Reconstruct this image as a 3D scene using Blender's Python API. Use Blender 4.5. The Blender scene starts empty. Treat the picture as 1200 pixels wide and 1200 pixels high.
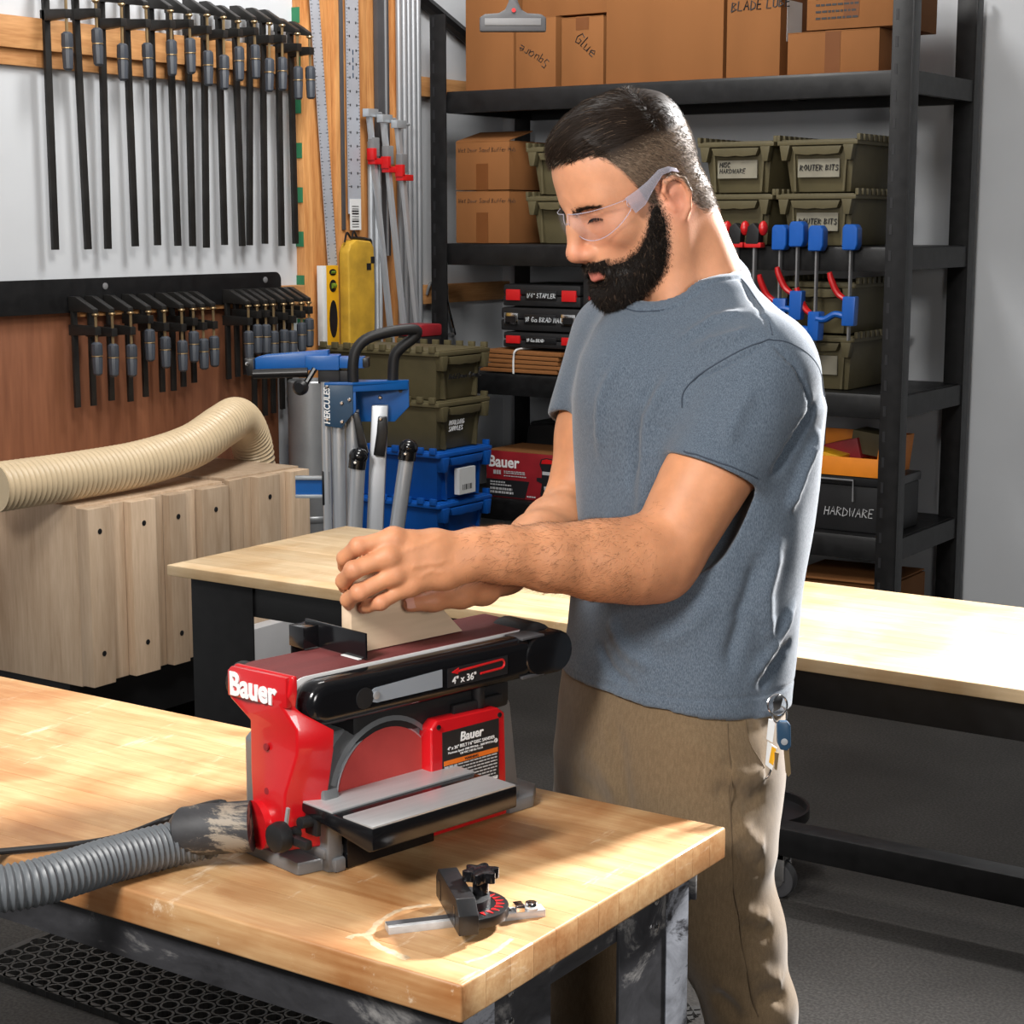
import bpy, bmesh, math, random
import numpy as np
from mathutils import Vector, Matrix
random.seed(7); np.random.seed(7)
SC = bpy.context.scene
COL = SC.collection
R = math.radians
# ------------------------------------------------------------------ camera, world, lights, exposure
cam_d = bpy.data.cameras.new('camera'); cam = bpy.data.objects.new('camera', cam_d); COL.objects.link(cam)
cam.location = (0, 0, 1.63)
cam.rotation_euler = (R(90 - 9.197), 0, R(34))
cam_d.lens = 63; cam_d.sensor_width = 36; cam_d.clip_start = 0.05
SC.camera = cam
world = bpy.data.worlds.new('world'); SC.world = world; world.use_nodes = True
world.node_tree.nodes['Background'].inputs[0].default_value = (0.80, 0.90, 1.0, 1)
world.node_tree.nodes['Background'].inputs[1].default_value = 0.035

def area(name, loc, target, size, power, color, size_y=None):
    d = bpy.data.lights.new(name, 'AREA'); d.energy = power; d.color = color; d.size = size
    if size_y: d.shape = 'RECTANGLE'; d.size_y = size_y
    o = bpy.data.objects.new(name, d); COL.objects.link(o); o.location = loc
    o.rotation_euler = (Vector(target) - Vector(loc)).to_track_quat('-Z', 'Y').to_euler()
    return o
area('key_softbox', (-1.25, -0.30, 2.65), (-1.25, 2.0, 1.15), 0.6, 92, (1.0, 0.97, 0.93))
area('low_softbox', (0.75, 0.35, 1.75), (-1.3, 1.9, 1.15), 0.6, 27, (1.0, 0.97, 0.94))
area('side_softbox', (-2.05, 2.7, 3.3), (-4.0, 4.2, 0.8), 0.8, 52, (1.0, 0.97, 0.93))
area('rim_light', (-0.35, 5.0, 3.0), (-1.1, 2.0, 1.1), 0.36, 140, (1.0, 0.98, 0.96)).data.spread = R(75)  # hard rim light from behind the man, a free area light, no window there
area('wall_fill', (-3.15, 4.45, 3.45), (-4.4, 5.5, 1.5), 0.7, 62, (1.0, 0.98, 0.95))  # overhead fill added to brighten the left wall, no real fixture
SC.view_settings.view_transform = 'Standard'; SC.view_settings.look = 'None'
SC.view_settings.exposure = 0.0; SC.view_settings.gamma = 1.0; SC.view_settings.use_curve_mapping = False

# ------------------------------------------------------------------ materials
MATS = {}
def new_mat(name):
    m = bpy.data.materials.new(name); m.use_nodes = True; MATS[name] = m
    return m, m.node_tree.nodes, m.node_tree.links, m.node_tree.nodes['Principled BSDF']
def plain(name, col, rough=0.5, metal=0.0, var=0.12, scale=14.0, bump=0.05, bscale=180.0, coat=0.0, spec=0.5, stretch=(1, 1, 1), rvar=0.0, emit=None):
    m, N, L, b = new_mat(name)
    tc = N.new('ShaderNodeTexCoord'); mp = N.new('ShaderNodeMapping'); mp.inputs['Scale'].default_value = stretch
    L.new(tc.outputs['Object'], mp.inputs[0])
    n = N.new('ShaderNodeTexNoise'); n.inputs['Scale'].default_value = scale; n.inputs['Detail'].default_value = 5
    L.new(mp.outputs[0], n.inputs['Vector'])
    cr = N.new('ShaderNodeValToRGB'); cr.color_ramp.elements[0].position = 0.3; cr.color_ramp.elements[1].position = 0.7
    cr.color_ramp.elements[0].color = tuple(c * (1 - var) for c in col) + (1,)
    cr.color_ramp.elements[1].color = tuple(min(1, c * (1 + var)) for c in col) + (1,)
    L.new(n.outputs['Fac'], cr.inputs[0]); L.new(cr.outputs[0], b.inputs['Base Color'])
    b.inputs['Roughness'].default_value = rough; b.inputs['Metallic'].default_value = metal
    b.inputs['Coat Weight'].default_value = coat; b.inputs['Specular IOR Level'].default_value = spec
    if bump:
        n2 = N.new('ShaderNodeTexNoise'); n2.inputs['Scale'].default_value = bscale
        L.new(mp.outputs[0], n2.inputs['Vector'])
        bp = N.new('ShaderNodeBump'); bp.inputs['Strength'].default_value = bump; bp.inputs['Distance'].default_value = 0.002
        L.new(n2.outputs['Fac'], bp.inputs['Height']); L.new(bp.outputs[0], b.inputs['Normal'])
    if rvar:
        mr = N.new('ShaderNodeMapRange'); mr.inputs[3].default_value = rough - rvar; mr.inputs[4].default_value = rough + rvar
        L.new(n.outputs['Fac'], mr.inputs[0]); L.new(mr.outputs[0], b.inputs['Roughness'])
    return m
def wood(name, c1, c2, axis=0, freq=9.0, rough=0.5, rnd=0.25, blotch=None, fine=0.35, wear=0.0):
    """grain running along axis; per-object tint by Object Info random"""
    m, N, L, b = new_mat(name)
    tc = N.new('ShaderNodeTexCoord'); mp = N.new('ShaderNodeMapping'); oi = N.new('ShaderNodeObjectInfo')
    sc = [freq] * 3; sc[axis] = freq * 0.09; mp.inputs['Scale'].default_value = sc
    va = N.new('ShaderNodeVectorMath'); va.operation = 'ADD'
    cm = N.new('ShaderNodeCombineXYZ'); ml = N.new('ShaderNodeMath'); ml.operation = 'MULTIPLY'; ml.inputs[1].default_value = 37.0
    L.new(oi.outputs['Random'], ml.inputs[0])
    for i in range(3): L.new(ml.outputs[0], cm.inputs[i])
    L.new(tc.outputs['Object'], va.inputs[0]); L.new(cm.outputs[0], va.inputs[1]); L.new(va.outputs[0], mp.inputs[0])
    n = N.new('ShaderNodeTexNoise'); n.inputs['Scale'].default_value = 2.2; n.inputs['Detail'].default_value = 6; n.inputs['Distortion'].default_value = 1.3
    L.new(mp.outputs[0], n.inputs['Vector'])
    n2 = N.new('ShaderNodeTexNoise'); n2.inputs['Scale'].default_value = 18; n2.inputs['Detail'].default_value = 3
    L.new(mp.outputs[0], n2.inputs['Vector'])
    mx = N.new('ShaderNodeMix'); mx.data_type = 'FLOAT'; mx.inputs[0].default_value = fine
    L.new(n.outputs['Fac'], mx.inputs[2]); L.new(n2.outputs['Fac'], mx.inputs[3])
    cr = N.new('ShaderNodeValToRGB'); e = cr.color_ramp.elements
    e[0].position = 0.33; e[0].color = c1 + (1,); e[1].position = 0.66; e[1].color = c2 + (1,)
    L.new(mx.outputs[0], cr.inputs[0])
    hs = N.new('ShaderNodeHueSaturation'); mr = N.new('ShaderNodeMapRange')
    mr.inputs[3].default_value = 1 - rnd; mr.inputs[4].default_value = 1 + rnd
    L.new(oi.outputs['Random'], mr.inputs[0]); L.new(mr.outputs[0], hs.inputs['Value']); L.new(cr.outputs[0], hs.inputs['Color'])
    out = hs.outputs[0]
    if blotch:
        n3 = N.new('ShaderNodeTexNoise'); n3.inputs['Scale'].default_value = 5.5; n3.inputs['Detail'].default_value = 5; n3.inputs['Distortion'].default_value = 0.6
        geo = N.new('ShaderNodeNewGeometry'); L.new(geo.outputs['Position'], n3.inputs['Vector'])
        c3 = N.new('ShaderNodeValToRGB'); c3.color_ramp.elements[0].position = 0.42; c3.color_ramp.elements[1].position = 0.66
        c3.color_ramp.elements[0].color = (0, 0, 0, 1); c3.color_ramp.elements[1].color = (0.8, 0.8, 0.8, 1)
        L.new(n3.outputs['Fac'], c3.inputs[0])
        m3 = N.new('ShaderNodeMix'); m3.data_type = 'RGBA'; m3.blend_type = 'MULTIPLY'
        L.new(c3.outputs[0], m3.inputs[0]); L.new(out, m3.inputs[6]); m3.inputs[7].default_value = blotch + (1,); out = m3.outputs[2]
        # pale scuffs and scratches worn into the finish
        n4 = N.new('ShaderNodeTexNoise'); n4.inputs['Scale'].default_value = 26; n4.inputs['Detail'].default_value = 8; n4.inputs['Roughness'].default_value = 0.75
        mp4 = N.new('ShaderNodeMapping'); mp4.inputs['Rotation'].default_value = (0, 0, 0.6); mp4.inputs['Scale'].default_value = (1, 0.18, 1)
        L.new(geo.outputs['Position'], mp4.inputs[0]); L.new(mp4.outputs[0], n4.inputs['Vector'])
        c4 = N.new('ShaderNodeValToRGB'); c4.color_ramp.elements[0].position = 0.60; c4.color_ramp.elements[1].position = 0.72
        c4.color_ramp.elements[0].color = (0, 0, 0, 1); c4.color_ramp.elements[1].color = (wear, wear, wear, 1)
        L.new(n4.outputs['Fac'], c4.inputs[0])
        m4 = N.new('ShaderNodeMix'); m4.data_type = 'RGBA'; L.new(c4.outputs[0], m4.inputs[0]); L.new(out, m4.inputs[6])
        m4.inputs[7].default_value = (0.78, 0.66, 0.50, 1); out = m4.outputs[2]
    L.new(out, b.inputs['Base Color']); b.inputs['Roughness'].default_value = rough
    bp = N.new('ShaderNodeBump'); bp.inputs['Strength'].default_value = 0.12; bp.inputs['Distance'].default_value = 0.001
    L.new(n2.outputs['Fac'], bp.inputs['Height']); L.new(bp.outputs[0], b.inputs['Normal'])
    return m
plain('white_wall', (0.52, 0.54, 0.565), 0.7, var=0.04, scale=3, bump=0.03, bscale=60)
plain('black_steel', (0.0075, 0.0075, 0.008), 0.42, var=0.3, scale=30, rvar=0.08, spec=0.3)
plain('worn_black', (0.030, 0.030, 0.033), 0.38, var=0.6, scale=22, rvar=0.15, stretch=(0.3, 1, 1))
plain('black_plastic', (0.009, 0.009, 0.010), 0.32, var=0.1, bump=0.03)
plain('gloss_black', (0.006, 0.006, 0.007), 0.16, var=0.1, bump=0)
plain('soft_black', (0.011, 0.011, 0.012), 0.5, var=0.15, spec=0.35)
plain('dark_grey', (0.06, 0.06, 0.065), 0.5)
plain('mid_grey', (0.16, 0.16, 0.165), 0.42, var=0.12)
plain('cast_grey', (0.19, 0.197, 0.205), 0.30, metal=0.3, var=0.1, bump=0.08, bscale=500)
plain('aluminium', (0.52, 0.54, 0.57), 0.36, metal=0.6, var=0.06, stretch=(1, 1, 0.05), scale=60, bump=0.02)
plain('matte_aluminium', (0.42, 0.45, 0.48), 0.42, metal=0.55, var=0.08)
plain('ruler_aluminium', (0.45, 0.48, 0.54), 0.45, metal=0.3, var=0.05)
plain('brushed_steel', (0.52, 0.53, 0.54), 0.36, metal=0.45, var=0.08, scale=90, stretch=(1, 0.06, 1), bump=0.05)
plain('galvanised', (0.33, 0.34, 0.35), 0.38, metal=0.6, var=0.12, scale=9)
plain('chrome', (0.75, 0.75, 0.76), 0.14, metal=1.0, var=0.02, bump=0)
plain('red_gloss', (0.50, 0.006, 0.010), 0.28, var=0.06, coat=0.4, bump=0.03, bscale=400)
plain('red_plastic', (0.50, 0.010, 0.012), 0.35, var=0.08)
plain('dark_red', (0.24, 0.012, 0.018), 0.45)
plain('abrasive_belt', (0.155, 0.030, 0.030), 0.75, var=0.22, scale=30, stretch=(1, 0.08, 1), bump=0.2, bscale=1500)
plain('abrasive_disc', (0.42, 0.040, 0.034), 0.8, var=0.08, scale=25, bump=0.25, bscale=1500)
plain('white_print', (0.80, 0.80, 0.80), 0.5, var=0.02, bump=0)
plain('grey_print', (0.45, 0.45, 0.46), 0.5, var=0.02, bump=0)
plain('black_print', (0.010, 0.010, 0.012), 0.5, var=0.02, bump=0)
plain('orange_print', (0.75, 0.16, 0.01), 0.5, var=0.02, bump=0)
plain('silver_label', (0.34, 0.38, 0.43), 0.4, metal=0.3, var=0.04, bump=0)
plain('olive_plastic', (0.088, 0.074, 0.038), 0.5, spec=0.3, var=0.1, bump=0.05)
plain('blue_plastic', (0.004, 0.080, 0.36), 0.38, var=0.08)
plain('blue_paint', (0.006, 0.095, 0.34), 0.33, var=0.06)
plain('navy_paint', (0.020, 0.055, 0.105), 0.35, var=0.1)
plain('orange_plastic', (0.72, 0.22, 0.015), 0.4, var=0.08)
plain('yellow_plastic', (0.70, 0.36, 0.012), 0.4, var=0.08)
plain('yellow_cloth', (0.46, 0.27, 0.02), 0.75, var=0.25, bump=0.15, bscale=400)
plain('cardboard', (0.195, 0.080, 0.027), 0.8, spec=0.15, var=0.09, scale=5, bump=0.05, bscale=120, stretch=(1, 1, 0.3))
plain('brown_tape', (0.13, 0.045, 0.012), 0.4, spec=0.3, var=0.06)
plain('paper', (0.66, 0.67, 0.67), 0.6, var=0.03, bump=0)
plain('hose_cream', (0.60, 0.47, 0.30), 0.38, var=0.06)
plain('hose_grey', (0.10, 0.11, 0.12), 0.42, var=0.1)
plain('clamp_grip', (0.045, 0.052, 0.065), 0.42, var=0.1)
plain('clamp_iron', (0.020, 0.019, 0.018), 0.42, metal=0.3, var=0.3)
plain('brass_steel', (0.42, 0.30, 0.16), 0.35, metal=0.8)
plain('rubber_mat', (0.022, 0.021, 0.020), 0.6, var=0.3)
plain('green_print', (0.02, 0.16, 0.07), 0.6)
plain('vial_green', (0.12, 0.20, 0.02), 0.15)
wood('pine_stud', (0.36, 0.135, 0.035), (0.62, 0.31, 0.11), axis=2, freq=9, rough=0.6, rnd=0.12)
wood('pine_rail', (0.36, 0.15, 0.045), (0.60, 0.31, 0.12), axis=1, freq=9, rough=0.6, rnd=0.12)
wood('plywood', (0.155, 0.055, 0.025), (0.27, 0.105, 0.05), axis=2, freq=3.5, rough=0.55, rnd=0.1)
wood('bench_maple', (0.40, 0.205, 0.080), (0.56, 0.36, 0.18), axis=0, freq=11, rough=0.45, rnd=0.06, blotch=(0.60, 0.37, 0.20), wear=0.75)
wood('bench_maple_far', (0.42, 0.30, 0.165), (0.55, 0.41, 0.25), axis=0, freq=9, rough=0.5, rnd=0.09, blotch=(0.78, 0.66, 0.50), wear=0.35)
wood('poplar', (0.42, 0.295, 0.19), (0.58, 0.44, 0.31), axis=2, freq=8, rough=0.6, rnd=0.22)
wood('maple_block', (0.60, 0.45, 0.30), (0.74, 0.58, 0.41), axis=1, freq=9, rough=0.55, rnd=0.02, fine=0.2)
def concrete():
    m, N, L, b = new_mat('concrete')
    geo = N.new('ShaderNodeNewGeometry')
    n = N.new('ShaderNodeTexNoise'); n.inputs['Scale'].default_value = 2.2; n.inputs['Detail'].default_value = 8
    n2 = N.new('ShaderNodeTexNoise'); n2.inputs['Scale'].default_value = 140; n2.inputs['Detail'].default_value = 3
    L.new(geo.outputs['Position'], n.inputs['Vector']); L.new(geo.outputs['Position'], n2.inputs['Vector'])
    cr = N.new('ShaderNodeValToRGB'); cr.color_ramp.elements[0].color = (0.026, 0.024, 0.022, 1); cr.color_ramp.elements[1].color = (0.046, 0.043, 0.040, 1)
    cr.color_ramp.elements[0].position = 0.3; cr.color_ramp.elements[1].position = 0.7
    c2 = N.new('ShaderNodeValToRGB'); c2.color_ramp.elements[0].color = (0.65, 0.65, 0.65, 1); c2.color_ramp.elements[1].color = (1.45, 1.45, 1.45, 1)
    c2.color_ramp.elements[0].position = 0.38; c2.color_ramp.elements[1].position = 0.66
    L.new(n.outputs['Fac'], cr.inputs[0]); L.new(n2.outputs['Fac'], c2.inputs[0])
    mx = N.new('ShaderNodeMix'); mx.data_type = 'RGBA'; mx.blend_type = 'MULTIPLY'; mx.inputs[0].default_value = 1
    L.new(cr.outputs[0], mx.inputs[6]); L.new(c2.outputs[0], mx.inputs[7]); L.new(mx.outputs[2], b.inputs['Base Color'])
    b.inputs['Roughness'].default_value = 0.65; b.inputs['Specular IOR Level'].default_value = 0.25
concrete()
def scuffed(name, base, mark, lo=0.60, hi=0.70, rough=0.4):
    m, N, L, b = new_mat(name); geo = N.new('ShaderNodeNewGeometry')
    mp = N.new('ShaderNodeMapping'); mp.inputs['Scale'].default_value = (0.35, 0.6, 1.0); L.new(geo.outputs['Position'], mp.inputs[0])
    n = N.new('ShaderNodeTexNoise'); n.inputs['Scale'].default_value = 16; n.inputs['Detail'].default_value = 10; n.inputs['Roughness'].default_value = 0.72; n.inputs['Distortion'].default_value = 0.5
    L.new(mp.outputs[0], n.inputs['Vector']); cr = N.new('ShaderNodeValToRGB'); e = cr.color_ramp.elements
    e[0].position = 0.30; e[0].color = tuple(c * 0.6 for c in base) + (1,); e[1].position = lo; e[1].color = tuple(c * 1.5 for c in base) + (1,)
    q = e.new(hi); q.color = mark + (1,); L.new(n.outputs['Fac'], cr.inputs[0]); L.new(cr.outputs[0], b.inputs['Base Color']); b.inputs['Roughness'].default_value = rough
scuffed('scuffed_black', (0.028, 0.028, 0.031), (0.30, 0.29, 0.28), 0.53, 0.66)
scuffed('hose_cuff', (0.022, 0.022, 0.024), (0.26, 0.22, 0.17), 0.56, 0.60, 0.6)
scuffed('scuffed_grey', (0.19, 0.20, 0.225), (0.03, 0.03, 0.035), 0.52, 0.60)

# ------------------------------------------------------------------ geometry helpers
def basis(axis):
    z = Vector(axis).normalized()
    x = z.orthogonal().normalized() if abs(z.z) > 0.95 else Vector((0, 0, 1)).cross(z).normalized()
    return x, z.cross(x), z
def spline(pts, n=6):
    P = [Vector(p) for p in pts]; out = []
    Q = [P[0] * 2 - P[1]] + P + [P[-1] * 2 - P[-2]]
    for i in range(1, len(Q) - 2):
        a, b, c, d = Q[i - 1], Q[i], Q[i + 1], Q[i + 2]
        for k in range(n):
            t = k / n
            out.append(0.5 * ((2 * b) + (c - a) * t + (2 * a - 5 * b + 4 * c - d) * t * t + (3 * b - a - 3 * c + d) * t ** 3))
    out.append(P[-1]); return out
class G:
    def __init__(s): s.v = []; s.f = []
    def add(s, v, f):
        o = len(s.v); s.v += [tuple(x) for x in v]; s.f += [tuple(i + o for i in q) for q in f]; return s
    def box(s, lo, hi, rot=None, piv=None):
        (a, b, c), (d, e, g) = lo, hi
        v = [Vector(p) for p in ((a, b, c), (d, b, c), (d, e, c), (a, e, c), (a, b, g), (d, b, g), (d, e, g), (a, e, g))]
        if rot is not None:
            pv = Vector(piv) if piv is not None else (v[0] + v[6]) / 2
            v = [pv + rot @ (p - pv) for p in v]
        return s.add(v, [(3, 2, 1, 0), (4, 5, 6, 7), (0, 1, 5, 4), (1, 2, 6, 5), (2, 3, 7, 6), (3, 0, 4, 7)])
    def taper(s, lo, hi, dx, dy):
        """box whose foot is drawn in by dx, dy on each side"""
        (a, b, c), (d, e, g) = lo, hi
        v = [(a + dx, b + dy, c), (d - dx, b + dy, c), (d - dx, e - dy, c), (a + dx, e - dy, c), (a, b, g), (d, b, g), (d, e, g), (a, e, g)]
        return s.add(v, [(3, 2, 1, 0), (4, 5, 6, 7), (0, 1, 5, 4), (1, 2, 6, 5), (2, 3, 7, 6), (3, 0, 4, 7)])
    def prism(s, poly, ax, a, b):
        """poly in the two axes other than ax (in order), extruded from a to b along ax"""
        def mk(p, t):
            q = list(p); q.insert(ax, t); return tuple(q)
        n = len(poly)
        ar = sum(poly[i][0] * poly[(i + 1) % n][1] - poly[(i + 1) % n][0] * poly[i][1] for i in range(n))
        flip = (ar > 0) == (ax == 1)
        v = [mk(p, a) for p in poly] + [mk(p, b) for p in poly]
        f = [tuple(range(n))[::-1], tuple(range(n, 2 * n))] + [(i, (i + 1) % n, n + (i + 1) % n, n + i) for i in range(n)]
        if flip: f = [q[::-1] for q in f]
        return s.add(v, f)
    def tube(s, pts, r, seg=12, caps=True, flat=None):
        P = [Vector(p) for p in pts]; n = len(P); rr = r if hasattr(r, '__len__') else [r] * n
        T = [(P[min(i + 1, n - 1)] - P[max(i - 1, 0)]).normalized() for i in range(n)]
        x, y, _ = basis(T[0]); v = []
        for i in range(n):
            if i:
                q = T[i - 1].rotation_difference(T[i]); x = q @ x; y = q @ y
            for k in range(seg):
                a = 2 * math.pi * k / seg
                v.append(P[i] + (x * math.cos(a) + y * math.sin(a) * (flat or 1)) * rr[i])
        f = [(i * seg + k, i * seg + (k + 1) % seg, (i + 1) * seg + (k + 1) % seg, (i + 1) * seg + k) for i in range(n - 1) for k in range(seg)]
        if caps: f += [tuple(range(seg))[::-1], tuple(range((n - 1) * seg, n * seg))]
        return s.add(v, f)
    def cyl(s, a, b, r, r2=None, seg=16): return s.tube([a, b], [r, r if r2 is None else r2], seg)
    def lathe(s, prof, o=(0, 0, 0), axis=(0, 0, 1), seg=24):
        """profile of (radius, distance along the axis)"""
        x, y, z = basis(axis); o = Vector(o); v = []
        for r, h in prof:
            for k in range(seg):
                a = 2 * math.pi * k / seg; v.append(o + z * h + (x * math.cos(a) + y * math.sin(a)) * r)
        n = len(prof)
        f = [(i * seg + k, i * seg + (k + 1) % seg, (i + 1) * seg + (k + 1) % seg, (i + 1) * seg + k) for i in range(n - 1) for k in range(seg)]
        f += [tuple(range(seg))[::-1], tuple(range((n - 1) * seg, n * seg))]
        return s.add(v, f)
    def ball(s, c, r, seg=14):
        rr = r if hasattr(r, '__len__') else (r, r, r); m = seg // 2; v = []
        for i in range(m + 1):
            t = math.pi * (i + 0.02) / (m + 0.04)
            for k in range(seg):
                a = 2 * math.pi * k / seg
                v.append((c[0] + rr[0] * math.sin(t) * math.cos(a), c[1] + rr[1] * math.sin(t) * math.sin(a), c[2] - rr[2] * math.cos(t)))
        f = [(i * seg + k, i * seg + (k + 1) % seg, (i + 1) * seg + (k + 1) % seg, (i + 1) * seg + k) for i in range(m) for k in range(seg)]
        f += [tuple(range(seg))[::-1], tuple(range(m * seg, (m + 1) * seg))]
        return s.add(v, f)
    def mesh(s, name, mat, bevel=0, smooth=True, seg=2, angle=32):
        me = bpy.data.meshes.new(name); me.from_pydata(s.v, [], s.f)
        if bevel:
            bm = bmesh.new(); bm.from_mesh(me); bmesh.ops.remove_doubles(bm, verts=bm.verts, dist=1e-6)
            ed = [e for e in bm.edges if len(e.link_faces) == 2 and e.calc_face_angle(0) > R(28)]
            bmesh.ops.bevel(bm, geom=ed, offset=bevel, offset_type='OFFSET', segments=seg, profile=0.6, affect='EDGES', clamp_overlap=True)
            bm.to_mesh(me); bm.free()
        me.materials.append(MATS[mat]); me.update()
        if smooth:
            me.shade_smooth(); me.set_sharp_from_angle(angle=R(angle))
        return me
    def obj(s, name, mat, parent=None, bevel=0, **k):
        return link(name, s.mesh(name, mat, bevel, **k), parent)
def link(name, me, parent=None):
    o = bpy.data.objects.new(name, me); COL.objects.link(o)
    if parent is not None: o.parent = parent
    return o
def tag(o, label, cat, group=None, kind=None):
    o['label'] = label; o['category'] = cat
    if group: o['group'] = group
    if kind: o['kind'] = kind
    return o
def thing(name, label, cat, loc=(0, 0, 0), rz=0.0, group=None, rot=None):
    o = bpy.data.objects.new(name, None); COL.objects.link(o); o.location = loc
    o.rotation_euler = rot if rot else (0, 0, rz); o.empty_display_size = 0.05
    return tag(o, label, cat, group)
def struct(o): o['kind'] = 'structure'; return o
def copy_tree(o, parent=None):
    c = o.copy(); COL.objects.link(c)
    if parent is not None: c.parent = parent
    for ch in list(o.children): copy_tree(ch, c)
    return c
def text(s, size, mat, parent, origin, xd, yd, name='lettering', bold=0.0, shear=0.0, ext=0.0006, align='LEFT', sx=1.0):
    cu = bpy.data.curves.new(name, 'FONT'); cu.body = s; cu.size = size; cu.extrude = ext; cu.offset = bold * size; cu.shear = shear
    cu.align_x = align; cu.resolution_u = 3; cu.space_line = 0.85
    t = bpy.data.objects.new(name, cu); COL.objects.link(t)
    bpy.context.view_layer.update()
    me = bpy.data.meshes.new_from_object(t.evaluated_get(bpy.context.evaluated_depsgraph_get()))
    bpy.data.objects.remove(t); bpy.data.curves.remove(cu)
    x = Vector(xd).normalized(); y = Vector(yd).normalized(); z = x.cross(y)
    M = Matrix(((x.x * sx, y.x, z.x, origin[0]), (x.y * sx, y.y, z.y, origin[1]), (x.z * sx, y.z, z.z, origin[2]), (0, 0, 0, 1)))
    me.transform(M); me.materials.clear(); me.materials.append(MATS[mat]); me.name = name
    return link(name, me, parent)
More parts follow.
